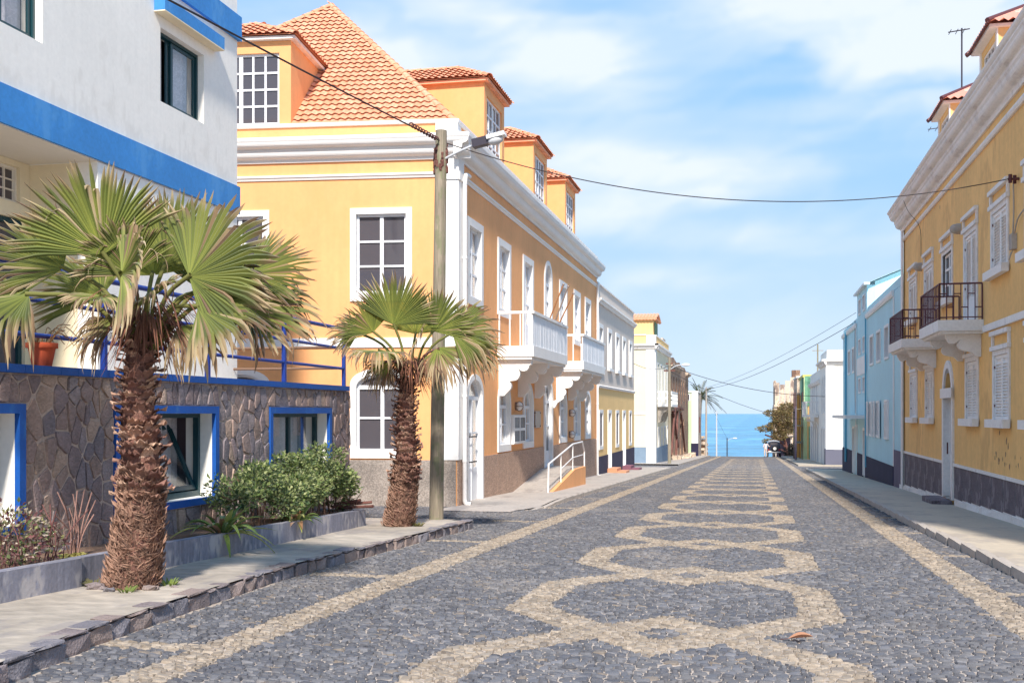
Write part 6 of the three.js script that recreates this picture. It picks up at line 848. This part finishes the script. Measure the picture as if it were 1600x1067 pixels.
{
  const X = 4.9, f = rightSide(X), ff = facing(-80.0), h = thing('white_house', 'white two storey house with grey base and small balcony beyond the blue one', 'building', [X, gy(82), -80]);
  const up = [82.2, 84.6, 92, 95, 98].map((c) => ({ s0: c - 0.6, s1: c + 0.6, y0: 1.6, y1: 4.3, cols: 2, rows: 2, sw: 0.14, glass: M.glass })), dn = [82.4, 85, 90.5, 94, 97.5, 100.5].map((c) => ({ s0: c - 0.6, s1: c + 0.6, y0: gy(c) + 0.15, y1: 0.6, door: true, cols: 2, rows: 1, panel: 1, sw: 0.14, glass: M.glass, joinery: plain(110, 50, 62, 0.6) }));
  plainWall(h, f, 80, 87.5, -4, 5.2, M.white, [...up, ...dn].filter((o) => o.s1 < 87).map(hole)); plainWall(h, f, 87.5, 103.5, -4, 4.5, M.white, [...up, ...dn].filter((o) => o.s1 > 87).map(hole)); [...up, ...dn].forEach((o) => windowPart(h, f, o));
  add(h, 'front_wall', box(ff, X + 0.345, 13, -4, 5.2, -0.3, 0), M.white); add(h, 'corner', [box(ff, X - 0.05, X + 0.5, -0.9, 5.18, 0.002, 0.06)], M.whiteTrim); add(h, 'cornice', [mold(f, 79.7, 87.5, [[0.002, 5.0], [0.1, 5.0], [0.2, 5.2], [0.34, 5.25], [0.34, 5.36], [0.002, 5.4]]), mold(ff, X - 0.3, 13, [[0.002, 5.004], [0.1, 5.004], [0.2, 5.204], [0.34, 5.254], [0.34, 5.364], [0.002, 5.404]]), mold(f, 87.5, 103.5, [[0.002, 3.9], [0.1, 3.9], [0.2, 4.1], [0.2, 4.2], [0.002, 4.25]])], M.whiteOld);
  add(h, 'parapet', [box(f, 80, 87.5, 5.41, 6.05, -0.3, -0.03), box(ff, X + 0.31, 13, 5.41, 6.05, -0.3, -0.03), box(f, 87.51, 103.5, 4.501, 5.0, -0.3, -0.02)], M.white); add(h, 'base', [box(ff, X - 0.07, 13, -4, -0.92, 0.003, 0.07), box(f, 80, 81.7, -4, -0.92, 0.002, 0.05)], plain(104, 104, 120, 0.85)); add(h, 'end_wall', [box(f, 103.2, 103.5, -4, 4.5, -8, -0.345), box(f, 80.35, 103.2, 4.3, 4.49, -8, -0.345)], M.white);
  const b = add(h, 'balcony', box(f, 89.5, 96.5, 1.3, 1.5, 0.03, 1.0), M.whiteOld); add(b, 'railing', [box(f, 89.5, 96.5, 2.45, 2.55, 0.92, 1.0), box(f, 89.5, 89.6, 2.451, 2.549, 0.03, 0.919), ...steps(89.55, 96.45, 0.3).map((s) => box(f, s - 0.04, s + 0.04, 1.501, 2.449, 0.93, 0.99)), ...steps(0.1, 0.85, 0.2).map((n) => box(f, 89.51, 89.58, 1.501, 2.449, n, n + 0.05))], M.whiteOld); for (const s of [90, 93, 96]) add(b, 'bracket', tube([V(X, 0.4, -s), V(X - 0.2, 0.9, -s), V(X - 0.6, 1.0, -s), V(X - 0.8, 1.28, -s)], 0.05, 6), M.whiteOld);
}
{
  // scaffolded house, its neighbour, and the bare concrete frame below the brow
  const X = 4.5, f = rightSide(X), ff = facing(-107), h = thing('scaffolded_house', 'pale green house half hung with green netting behind scaffold tubes', 'building', [X, gy(110), -110]);
  const op = [109.5, 112.5].flatMap((c) => [outline(c - 0.6, c + 0.6, 1.6, 3.6), outline(c - 0.6, c + 0.6, -2.2, 0.2)]);
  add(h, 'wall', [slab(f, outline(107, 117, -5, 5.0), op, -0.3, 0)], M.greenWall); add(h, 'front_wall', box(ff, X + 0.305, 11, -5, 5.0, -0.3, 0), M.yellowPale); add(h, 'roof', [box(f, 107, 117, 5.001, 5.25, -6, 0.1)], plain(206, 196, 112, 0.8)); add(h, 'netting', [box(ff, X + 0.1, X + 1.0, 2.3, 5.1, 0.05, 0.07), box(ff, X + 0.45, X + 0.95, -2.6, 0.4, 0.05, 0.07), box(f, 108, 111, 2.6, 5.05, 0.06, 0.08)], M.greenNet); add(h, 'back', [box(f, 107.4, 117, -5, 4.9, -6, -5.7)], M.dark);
  add(h, 'yellow_panel', box(f, 113.8, 117, -4.5, 3.4, 0.002, 0.04), plain(232, 172, 84, 0.8));
  const sc = thing('scaffold', 'rusty tube scaffold with planks in front of the green netting', 'scaffold', [4.0, gy(110), -108]); const tubes = []; for (const s of [106.4, 109.5, 113]) for (const x of [3.75, 4.35]) add(sc, 'standard', bar(V(x, gy(s), -s), V(x, 3.6, -s), 0.035, 6), M.rust); for (const y of [-1.2, 0.4, 2.0]) { add(sc, 'plank', bx(3.7, 4.4, y, y + 0.05, -113.2, -106.2), M.timber); for (const x of [3.75, 4.35]) add(sc, 'ledger', bar(V(x, y - 0.05, -106.2), V(x, y - 0.05, -113.2), 0.03, 6), M.rust); } for (const [a, b] of [[106.4, 109.5], [109.5, 113]]) add(sc, 'brace', bar(V(3.7, gy(a), -a), V(3.7, 1.8, -b), 0.03, 6), M.timber);
  const h2 = thing('narrow_beige_house', 'narrow beige and ochre house between the netting and the concrete ruin', 'building', [4.3, gy(122), -122]), f2 = rightSide(4.3), f3 = facing(-118.5);
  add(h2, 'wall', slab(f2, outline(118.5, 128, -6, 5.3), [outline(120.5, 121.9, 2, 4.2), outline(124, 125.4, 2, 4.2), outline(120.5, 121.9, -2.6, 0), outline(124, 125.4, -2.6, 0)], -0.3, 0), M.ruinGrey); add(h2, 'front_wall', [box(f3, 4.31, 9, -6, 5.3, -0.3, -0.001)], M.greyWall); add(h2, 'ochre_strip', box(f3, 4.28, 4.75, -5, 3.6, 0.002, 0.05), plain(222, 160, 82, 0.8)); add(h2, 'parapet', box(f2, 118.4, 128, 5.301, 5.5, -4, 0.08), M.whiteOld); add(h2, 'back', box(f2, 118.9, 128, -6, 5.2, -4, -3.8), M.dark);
  const r = rng(52), cf = thing('concrete_frame', 'unfinished bare concrete building rising beyond the brow behind the tree', 'building', [4, gy(146), -146]);
  for (const y of [-4.5, -1.2, 2.4]) add(cf, 'floor_slab', bx(2.35, 9, y, y + 0.3, -153, -141), M.ruinGrey); for (const x of [2.5, 3.6, 4.7, 6.2, 8.6]) for (const z of [-141.4, -147, -152.6]) { add(cf, 'column', bx(x - 0.2, x + 0.2, gy(150) - 0.5, 2.4, z - 0.2, z + 0.2), M.ruinGrey); } for (let i = 0; i < 11; i++) { const x = 2.45 + i * 0.62; add(cf, 'wall_panel', bx(x, x + 0.56, 2.701, 5.2 + 1.1 * r(), -141.5, -141.2), M.ruinGrey); } for (let i = 0; i < 8; i++) add(cf, 'wall_panel', bx(2.4, 2.65, 2.701, 5 + 1.1 * r(), -152 + i * 1.25, -150.9 + i * 1.25), M.ruinGrey); add(cf, 'stair_shaft', bx(4.6, 5.6, 2.7, 7.1, -146, -144), M.ruin); add(cf, 'back_wall', bx(2.6, 9, gy(150) - 0.5, 2.4, -152.4, -152.2), M.ruin);
  const hut = thing('street_kiosk', 'small grey roofed shed half hidden by the tree at the brow', 'hut', [3.4, gy(138), -138]); add(hut, 'roof', [bx(2.4, 4.4, -1.35, -1.2, -139.4, -137), bx(2.2, 4.6, -1.199, -1.13, -139.6, -136.8)], M.greyWall); for (const [x, z] of [[2.5, -137.2], [4.3, -137.2], [2.5, -139.2], [4.3, -139.2]]) add(hut, 'post', bx(x - 0.07, x + 0.07, gy(139.5) - 0.1, -1.35, z - 0.07, z + 0.07), M.greyWall); add(hut, 'back_panel', bx(2.6, 4.2, gy(139) - 0.1, -1.36, -139.25, -139.15), M.greyPurple);
}

// ---------------------------------------------------------------- poles, lamps, wires
function sag(a, b, d, r, n = 24) { const p = []; for (let i = 0; i <= n; i++) { const t = i / n, q = a.clone().lerp(b, t); q.y -= 4 * d * t * (1 - t); p.push(q); } return new THREE.TubeGeometry(new THREE.CatmullRomCurve3(p), n * 2, r, 6).toNonIndexed(); }
{
  const P = V(-5.8, gy(19.7) + 0.1, -19.7), o = thing('utility_pole', 'weathered wooden utility pole with a street lamp beside the second palm', 'pole', P.toArray()), r = rng(21);
  add(o, 'shaft', [bar(P.clone().add(V(0, -0.15, 0)), V(-5.7, 6.86, -19.7), 0.135, 20, 0.105)], M.timber);
  add(o, 'bark_sleeve', Array.from({ length: 60 }, () => { const a = r() * 6.283, y = 6.0 + 0.52 * r(); return hewn(-5.71 + 0.115 * Math.cos(a) - 0.02, -5.71 + 0.115 * Math.cos(a) + 0.02, y, y + 0.12, 19.7 + 0.115 * Math.sin(a) - 0.02, 19.7 + 0.115 * Math.sin(a) + 0.02, r, 0.03, 0.005); }), M.oldTimber);
  add(o, 'lamp_arm', tube([V(-5.62, 6.33, -19.68), V(-5.3, 6.44, -19.6), V(-5.0, 6.53, -19.55)], 0.024, 8), M.lampGrey);
  const head = new THREE.BoxGeometry(0.3, 0.15, 0.18, 2, 2, 2); head.rotateZ(0.2); head.translate(-4.9, 6.56, -19.53); add(o, 'lamp_housing', head, M.lampDark);
  const lens = new THREE.SphereGeometry(0.5, 20, 14); lens.scale(0.3, 0.16, 0.2); lens.rotateZ(0.2); lens.translate(-4.62, 6.57, -19.5); const cap = new THREE.BoxGeometry(0.34, 0.07, 0.22, 2, 1, 2); cap.rotateZ(0.2); cap.translate(-4.6, 6.65, -19.5); const lp = add(o, 'lamp_bowl', lens, M.lampGrey); add(lp, 'lamp_cover', cap, M.metalWhite);
  const T = V(-5.7, 6.66, -19.7);
  const coil = []; for (let i = 0; i <= 60; i++) { const t = i / 60; coil.push(T.clone().lerp(V(-8.1, 6.34, -0.3), 0.01 + 0.06 * t).add(V(0.03 * Math.cos(t * 60), 0.035 * Math.sin(t * 60), 0))); }
  add(o, 'cable_clamp', tube(coil, 0.012, 5, 160), M.rust);
  single('overhead_cable', sag(T, V(-8.1, 6.34, -0.3), 0.1, 0.015, 40), M.cable, 'thick black cable running from the wooden pole up over the white house', 'cable', [-6.5, 8, -15]);
  single('overhead_cable', sag(T, V(4.74, 6.06, -22.45), 0.74, 0.01, 40), M.cable, 'long sagging cable across the street between pole and right hand yellow house', 'cable', [-1, 6, -21]);
  // further poles
  const pole = (name, x, s, top, label, lamp, mat = M.concrete, r0 = 0.13) => { const q = thing(name, label, 'pole', [x, gy(s), -s]); add(q, 'shaft', bar(V(x, gy(s) - 0.2, -s), V(x, top, -s), r0, 10, r0 * 0.75), mat); if (lamp) { add(q, 'lamp_arm', tube([V(x, lamp, -s), V(x + 0.5, lamp + 0.3, -s), V(x + 0.9, lamp + 0.35, -s)], 0.035, 6), M.lampGrey); const b = new THREE.SphereGeometry(0.5, 14, 10); b.scale(0.62, 0.2, 0.3); b.translate(x + 1.15, lamp + 0.36, -s); add(q, 'lamp_head', b, M.metalWhite); } return q; };
  const p2 = pole('street_pole', -5.95, 79, 5.6, 'brown street pole with crossed wires in front of the cream house', 4.7, M.timber); add(p2, 'cross_arm', [bx(-6.35, -5.55, 4.6, 4.7, -79.06, -78.94), bx(-6.2, -5.7, 5.1, 5.2, -79.06, -78.94)], M.oldTimber);
  pole('street_pole', -5.45, 128, 4.6, 'thin grey pole beside the green house at the brow', 0); pole('street_pole', -4.55, 136, 1.9, 'pale pole standing at the left side of the brow', 0, M.lampGrey, 0.1); pole('lamp_post', -4.0, 165, -2.0, 'small street lamp below the brow against the sea', -2.4, M.lampDark, 0.1); pole('street_pole', 3.55, 101, 2.2, 'slim pole on the right pavement before the scaffold', 0, M.greyPurple, 0.09); const p6 = pole('mast', 5.6, 104, 7.9, 'thin yellowish mast above the white house roof', 0, M.timber, 0.09); add(p6, 'cross_arm', bx(5.1, 6.1, 7.3, 7.36, -104.03, -103.97), M.timber);
  const A = V(-5.95, 5.0, -79), Bq = V(-5.95, 4.65, -79);
  [[A, V(4.85, 2.8, -81), 0.5, 0.022, 'dark wire from the brown street pole across to the white house'], [Bq, V(4.8, 1.0, -100), 0.7, 0.016, 'thin lower wire crossing the street toward the far white house'], [V(-5.45, 4.4, -128), V(4.85, 6.15, -58), 0.6, 0.018, 'wire rising from the far left pole to the blue house'], [V(-5.45, 4.6, -128), V(4.9, 6.6, -57), 0.5, 0.012, 'faint wire above it rising to the blue stair tower'], [A, V(-7.1, 4.6, -66), 0.3, 0.016, 'wire from the brown pole to the grey house'], [V(-5.45, 4.2, -128), V(-4.0, -2.0, -165), 0.4, 0.014, 'wire dropping from the far left pole to the lamp below the brow']].forEach(([a, b, d, r2, l]) => single('street_wire', sag(a, b, d, r2), M.cable, l, 'wire', a.clone().lerp(b, 0.5).toArray()));
}

// ---------------------------------------------------------------- trees at the brow
{
  const t = thing('tamarisk_tree', 'olive brown feathery tree leaning over the street at the brow', 'tree', [3.9, gy(137), -137]), g0 = gy(137);
  add(t, 'trunk', [tube([V(3.9, g0 - 0.2, -137), V(3.7, g0 + 1.6, -137), V(3.2, g0 + 3.4, -136.7), V(2.6, g0 + 5, -136.5)], 0.17, 8), tube([V(3.75, g0 + 1.4, -137), V(2.6, g0 + 2.4, -136.6), V(1.2, g0 + 3.0, -136.2)], 0.1, 6), tube([V(3.4, g0 + 2.8, -136.9), V(3.9, g0 + 4.6, -137.2), V(4.1, g0 + 6, -137.4)], 0.1, 6), tube([V(3.7, g0 + 0.9, -137), V(2.5, g0 + 1.4, -136.6), V(1.5, g0 + 1.5, -136.3)], 0.08, 6)], M.oldTimber);
  bush(t, 'crown', [[3.2, g0 + 5.0, -136.6, 1.3, 0.9, 1.2], [2.0, g0 + 5.6, -136.4, 0.9, 0.45, 0.8], [1.2, g0 + 3.7, -136.2, 1.0, 0.4, 0.8], [2.4, g0 + 4.0, -136.4, 1.0, 0.6, 1.0], [3.8, g0 + 6.2, -137.2, 1.0, 0.7, 1.0], [1.5, g0 + 2.2, -136.2, 0.7, 0.3, 0.6], [2.8, g0 + 2.9, -136.5, 1.0, 0.6, 1.0], [3.9, g0 + 3.8, -136.8, 0.9, 0.8, 0.9]], 9500, 0.17, [[134, 118, 70], [156, 134, 82], [112, 98, 62], [146, 112, 78], [124, 118, 70]], 71, leafMat(255, 255, 255, 0.25));
  const b = thing('roadside_bush', 'dark brownish bush behind the parked vehicle', 'bush', [4.4, gy(131), -131]); bush(b, 'foliage', [[4.5, gy(131) + 0.8, -131, 0.7, 0.9, 1], [3.9, gy(133) + 0.5, -133, 0.6, 0.6, 0.8]], 2200, 0.14, [[84, 76, 48], [66, 58, 44], [100, 78, 54]], 72, leafMat(255, 255, 255, 0.2)); add(b, 'stems', Array.from({ length: 8 }, () => tube([V(4.4 + ran(-0.3, 0.3), gy(131) - 0.1, -131), V(4.4 + ran(-0.4, 0.4), gy(131) + 0.6, -131 + ran(-0.4, 0.4)), V(4.4 + ran(-0.6, 0.6), gy(131) + 1.2, -131 + ran(-0.6, 0.6))], 0.02, 5)), M.oldTimber);
  // date palm behind the green house
  const d = thing('date_palm', 'date palm with arching feathery leaves rising behind the green house', 'palm tree', [-6.9, gy(138), -138]), r = rng(88), top = V(-6.6, 3.5, -138);
  add(d, 'trunk', bar(V(-6.9, gy(138) - 0.2, -138), top, 0.26, 12, 0.2), M.oldTimber);
  for (let i = 0; i < 44; i++) {
    const a = r() * 6.283, el = -0.1 + 1.45 * r(), L = 2.3 + 1.3 * r(), dir = V(Math.cos(a) * Math.cos(el), Math.sin(el), Math.sin(a) * Math.cos(el)), at = (t) => top.clone().addScaledVector(dir, L * t).add(V(0, -(1.5 - 0.6 * el) * t * t * 1.1, 0)), g = [tube([at(0), at(0.35), at(0.7), at(1)], 0.022, 5)], side = new THREE.Vector3().crossVectors(dir, Y).normalize();
    for (let k = 2; k < 26; k++) for (const sgn of [-1, 1]) { const t = k / 26, w = 0.45 * Math.sin(Math.PI * (0.15 + 0.8 * t)); g.push(strap(at(t), side.clone().multiplyScalar(sgn).addScaledVector(dir, 0.7).add(V(0, 0.15, 0)).normalize(), w, 0.034, 0.25, 2)); }
    add(d, 'frond', g, pick([leafMat(112, 116, 70, 0.2), leafMat(130, 124, 82, 0.2), leafMat(96, 100, 62, 0.2)]));
  }
}

// ---------------------------------------------------------------- off-road car at the brow, and the person beside it
{
  const s = 130.5, g = gy(s), cx = 2.15, car = thing('off_road_car', 'dark open off-road car seen from behind with spare wheel, parked at the brow', 'car', [cx, g, -s]), z = -s;
  const paint = plain(52, 56, 74, 0.35, { metalness: 0.2 }), rub = plain(34, 32, 36, 0.8), rim = plain(224, 222, 220, 0.4);
  const prof = [[0, 0.62], [0, 1.12], [1.7, 1.12], [1.75, 1.05], [2.95, 1.0], [3.15, 0.9], [3.15, 0.5], [2.75, 0.5], [2.62, 0.76], [2.18, 0.76], [2.0, 0.45], [1.0, 0.45], [0.86, 0.76], [0.36, 0.76], [0.22, 0.55]];
  const sh = new THREE.ExtrudeGeometry(path(prof), { depth: 1.4, bevelEnabled: true, bevelSize: 0.03, bevelThickness: 0.03, bevelSegments: 2 }); sh.rotateY(Math.PI / 2); sh.translate(cx - 0.7, g, z); add(car, 'body', sh, paint);
  const wheel = (x, dz, y = 0.37, R = 0.37) => { const t = new THREE.TorusGeometry(R - 0.1, 0.11, 10, 24); t.rotateY(Math.PI / 2); t.translate(x, g + y, z + dz); const w = add(car, 'wheel', t, rub); const c = new THREE.CylinderGeometry(0.2, 0.2, 0.14, 18); c.rotateZ(Math.PI / 2); c.translate(x, g + y, z + dz); add(w, 'rim', c, rim); };
  for (const x of [cx - 0.7, cx + 0.7]) for (const dz of [-0.6, -2.4]) wheel(x, dz);
  const sp = new THREE.TorusGeometry(0.27, 0.1, 10, 24); sp.translate(cx + 0.1, g + 0.98, z + 0.12); const sw = add(car, 'spare_wheel', sp, rub); const hub = new THREE.CylinderGeometry(0.19, 0.19, 0.1, 20); hub.rotateX(Math.PI / 2); hub.translate(cx + 0.1, g + 0.98, z + 0.13); add(sw, 'rim', hub, rim);
  add(car, 'rear_bumper', bx(cx - 0.75, cx + 0.75, g + 0.5, g + 0.62, z + 0.04, z + 0.14), plain(206, 204, 206, 0.3, { metalness: 0.4 }));
  add(car, 'roof_frame', [bar(V(cx - 0.68, g + 1.12, z - 0.05), V(cx - 0.58, g + 1.78, z - 0.15), 0.04), bar(V(cx + 0.68, g + 1.12, z - 0.05), V(cx + 0.58, g + 1.78, z - 0.15), 0.04), bar(V(cx - 0.68, g + 1.1, z - 1.75), V(cx - 0.58, g + 1.76, z - 1.55), 0.04), bar(V(cx + 0.68, g + 1.1, z - 1.75), V(cx + 0.58, g + 1.76, z - 1.55), 0.04), bar(V(cx - 0.7, g + 1.1, z - 1.75), V(cx + 0.7, g + 1.1, z - 1.75), 0.04)], paint);
  const rf = new THREE.BoxGeometry(1.3, 0.1, 1.6, 4, 2, 4), p = rf.attributes.position; for (let i = 0; i < p.count; i++) p.setY(i, p.getY(i) - 0.12 * (p.getX(i) / 0.65) ** 2); rf.computeVertexNormals(); rf.translate(cx, g + 1.86, z - 0.87); add(car, 'canvas_roof', rf, plain(172, 176, 184, 0.8));
  add(car, 'rear_canvas', [slab(facing(z - 0.1), [[cx - 0.66, g + 1.13], [cx + 0.66, g + 1.13], [cx + 0.57, g + 1.78], [cx - 0.57, g + 1.78]], [outline(cx - 0.4, cx + 0.4, g + 1.38, g + 1.66)], -0.02, 0.02)], paint); add(car, 'rear_window', bx(cx - 0.4, cx + 0.4, g + 1.38, g + 1.66, z - 0.105, z - 0.095), M.glass); add(car, 'windscreen', bx(cx - 0.56, cx + 0.56, g + 1.15, g + 1.7, z - 1.68, z - 1.66), M.glass);
  for (const x of [-0.6, 0.6]) add(car, 'tail_light', bx(cx + x - 0.06, cx + x + 0.06, g + 0.74, g + 0.9, z + 0.032, z + 0.06), plain(170, 30, 30, 0.3)); for (const x of [-0.45, 0.45]) { const c = new THREE.CylinderGeometry(0.1, 0.1, 0.06, 16); c.rotateX(Math.PI / 2); c.translate(cx + x, g + 0.78, z - 3.2); add(car, 'headlight', c, M.lampGrey); } add(car, 'number_plate', bx(cx - 0.62, cx - 0.3, g + 0.62, g + 0.72, z + 0.033, z + 0.045), plain(220, 218, 210, 0.5));

  // person: one continuous surface from a smooth union of tapered limbs
  const px = 1.2, pz = -130.2, py = gy(130.2), bones = [ // [a, b, radius a, radius b]
    [[-0.1, 0.08, 0], [-0.1, 0.5, 0.02], 0.055, 0.065], [[-0.1, 0.5, 0.02], [-0.08, 0.92, 0], 0.068, 0.095], [[-0.1, 0.05, 0.02], [-0.12, 0.04, -0.14], 0.05, 0.04],
    [[0.14, 0.08, -0.1], [0.12, 0.5, -0.04], 0.055, 0.065], [[0.12, 0.5, -0.04], [0.09, 0.92, 0], 0.068, 0.095], [[0.14, 0.05, -0.08], [0.14, 0.04, -0.24], 0.05, 0.04],
    [[0, 0.95, 0], [0.02, 1.2, -0.03], 0.14, 0.14], [[0.02, 1.2, -0.03], [0.05, 1.42, -0.06], 0.145, 0.12], [[-0.12, 1.42, -0.06], [0.21, 1.42, -0.06], 0.075, 0.075], [[0.05, 1.45, -0.07], [0.07, 1.56, -0.1], 0.055, 0.05], [[0.07, 1.62, -0.11], [0.08, 1.7, -0.12], 0.088, 0.098],
    [[-0.16, 1.42, -0.06], [-0.24, 1.16, 0.0], 0.055, 0.045], [[-0.24, 1.16, 0.0], [-0.12, 1.0, -0.14], 0.042, 0.034], [[0.25, 1.42, -0.06], [0.38, 1.2, -0.12], 0.055, 0.045], [[0.38, 1.2, -0.12], [0.52, 1.22, -0.3], 0.042, 0.033]];
  const N = 110, size = 1.95, mc = new MarchingCubes(N, new THREE.MeshStandardMaterial(), false, false, 400000), cap = (q, [a, b, r1, r2]) => { const ab = [b[0] - a[0], b[1] - a[1], b[2] - a[2]], ap = [q[0] - a[0], q[1] - a[1], q[2] - a[2]], t = clamp((ap[0] * ab[0] + ap[1] * ab[1] + ap[2] * ab[2]) / (ab[0] ** 2 + ab[1] ** 2 + ab[2] ** 2)); return Math.hypot(ap[0] - t * ab[0], ap[1] - t * ab[1], ap[2] - t * ab[2]) - mix(r1, r2, t); };
  const half = size / 2, org = [0.1, 0.92, -0.1];
  for (let k = 0; k < N; k++) for (let j = 0; j < N; j++) for (let i = 0; i < N; i++) { const q = [org[0] + (i / N * 2 - 1) * half, org[1] + (j / N * 2 - 1) * half, org[2] + (k / N * 2 - 1) * half]; let d = 9; if (Math.abs(q[0] - 0.12) < 0.6 && Math.abs(q[2] + 0.1) < 0.45) for (const b of bones) { const c = cap(q, b), h = clamp(0.5 + 0.5 * (d - c) / 0.035); d = mix(d, c, h) - 0.035 * h * (1 - h); } mc.field[i + j * N + k * N * N] = -d; }
  mc.isolation = 0; mc.update();
  const n = mc.count, pos = new Float32Array(n * 3), nor = mc.normalArray.slice(0, n * 3), col = new Float32Array(n * 3), lin = (a) => a.map((v) => Math.pow(v / 255, 2.2)), skin = lin([150, 104, 80]), hair = lin([40, 30, 28]), shirt = lin([226, 204, 200]), trousers = lin([216, 196, 184]), shoe = lin([60, 50, 48]);
  for (let i = 0; i < n; i++) { const q = [0, 1, 2].map((k) => org[k] + mc.positionArray[i * 3 + k] * half); pos.set([q[0] + px, q[1] + py, q[2] + pz], i * 3); const hand = Math.hypot(q[0] - 0.52, q[1] - 1.22, q[2] + 0.3) < 0.1 || Math.hypot(q[0] + 0.12, q[1] - 1.0, q[2] + 0.14) < 0.06; col.set(q[1] > 1.5 ? (q[1] > 1.66 || q[2] > -0.1 ? hair : skin) : hand ? skin : q[1] > 0.95 ? shirt : q[1] > 0.1 ? trousers : shoe, i * 3); }
  const bg = new THREE.BufferGeometry(); bg.setAttribute('position', new THREE.BufferAttribute(pos, 3)); bg.setAttribute('normal', new THREE.BufferAttribute(new Float32Array(nor), 3)); bg.setAttribute('color', new THREE.BufferAttribute(col, 3));
  const tint = (g2, c) => { const m = g2.index ? g2.toNonIndexed() : g2; m.setAttribute('color', new THREE.BufferAttribute(new Float32Array(m.attributes.position.count * 3).map((_, i) => c[i % 3]), 3)); return m; }, extra = [];
  for (const [hx, hy, hz, dx, dy, dz] of [[0.52, 1.22, -0.3, 0.5, -0.15, -0.85], [-0.12, 1.0, -0.14, 0.7, -0.5, -0.4]]) for (let i = 0; i < 5; i++) { const a = V(px + hx + (i - 2) * 0.008, py + hy + (i - 2) * 0.016, pz + hz), b = a.clone().addScaledVector(V(dx, dy + (i === 4 ? 0.9 : 0), dz).normalize(), 0.07 + 0.012 * (i % 3)), c = b.clone().add(V(0.005, -0.025, -0.015)); extra.push(tint(bar(a, b, 0.009, 6), skin), tint(bar(b, c, 0.009, 6, 0.007), skin)); }
  const nose = new THREE.ConeGeometry(0.016, 0.04, 6); nose.rotateX(-1.4); nose.translate(px + 0.08, py + 1.63, pz - 0.22); extra.push(tint(nose, skin));
  single('person', [bg, ...extra], new THREE.MeshStandardMaterial({ color: 0xffffff, vertexColors: true, roughness: 0.85 }), 'person in pale shirt and trousers leaning on the left side of the parked car', 'person', [px, py, pz]);
}

// ---------------------------------------------------------------- small things on the ground
{
  const s = 9.15, x = 0.36, y = gy(s) + 0.012, pos = [], col = [], n = 12, L = 0.2, W = 0.055; // one dry leaf on the road, curled along its rib
  const P = (t, k) => { const w = W * Math.sin(Math.PI * Math.pow(t, 0.8)) * k; return [x - L / 2 + L * t, y + 0.012 + 0.03 * t + Math.abs(k) * 0.035 * Math.sin(Math.PI * t), -s + w + 0.02 * t]; };
  for (let i = 0; i < n; i++) for (const [a, b] of [[-1, 0], [0, 1]]) { const t0 = i / n, t1 = (i + 1) / n; pos.push(...P(t0, a), ...P(t0, b), ...P(t1, b), ...P(t0, a), ...P(t1, b), ...P(t1, a)); }
  const g = new THREE.BufferGeometry(); g.setAttribute('position', new THREE.Float32BufferAttribute(pos, 3)); g.computeVertexNormals();
  const leaf = thing('dry_leaf', 'single curled orange brown leaf lying on the cobbles', 'leaf', [x, y, -s]); const bl = add(leaf, 'blade', g, new THREE.MeshPhysicalMaterial({ color: new THREE.Color(0.5, 0.24, 0.13), roughness: 0.7, transmission: 0.2, thickness: 0, side: THREE.DoubleSide })); add(bl, 'stalk', tube([V(x - L / 2, y + 0.012, -s), V(x - L / 2 - 0.03, y + 0.008, -s), V(x - L / 2 - 0.06, y + 0.004, -s + 0.01)], 0.003, 5), plain(90, 50, 40, 0.8));
  // weeds and loose stones round the palm feet
  const weed = (wx, ws, n2, label, cols) => { const o = thing('weed_tuft', label, 'weed', [wx, gy(ws) + 0.14, -ws], 'weeds at the palm feet'), r = rng(Math.round(ws * 77)), l = []; for (let i = 0; i < n2; i++) { const a = r() * 6.283; l.push(strap(V(wx + 0.05 * Math.cos(a), gy(ws) + 0.13, -ws + 0.05 * Math.sin(a)), V(Math.cos(a) * 0.6, 1, Math.sin(a) * 0.6).normalize(), 0.06 + 0.12 * r(), 0.008, 0.4, 4)); } add(o, 'blades', l, leafMat(...cols, 0.3)); };
  weed(-6.42, 9.75, 46, 'weed tuft against the planter left of the nearest palm', [104, 100, 56]); weed(-5.72, 10.0, 46, 'small green weed at the right foot of the nearest palm', [122, 140, 58]); weed(-5.85, 9.45, 30, 'tiny weed in front of the nearest palm', [112, 128, 56]); weed(-5.62, 18.0, 90, 'low grass tuft at the foot of the second palm', [124, 120, 62]);
  const r = rng(404); [[-6.25, 9.5, 0.2], [-6.05, 9.42, 0.14], [-5.72, 9.6, 0.16], [-5.6, 9.85, 0.1]].forEach(([a, b, d], i) => single('loose_stone', hewn(a - d / 2, a + d / 2, gy(b) + 0.13, gy(b) + 0.13 + d * 0.35, b, b + d * 0.7, r, 0.04, 0.02), M.stones[i % 3], ['largest pale stone at the left foot of the nearest palm', 'flat stone in front of the nearest palm', 'stone at the right foot of the nearest palm', 'smallest stone right of the nearest palm'][i], 'stone', [a, gy(b) + 0.14, -b]));
}

renderer.render(scene, camera);
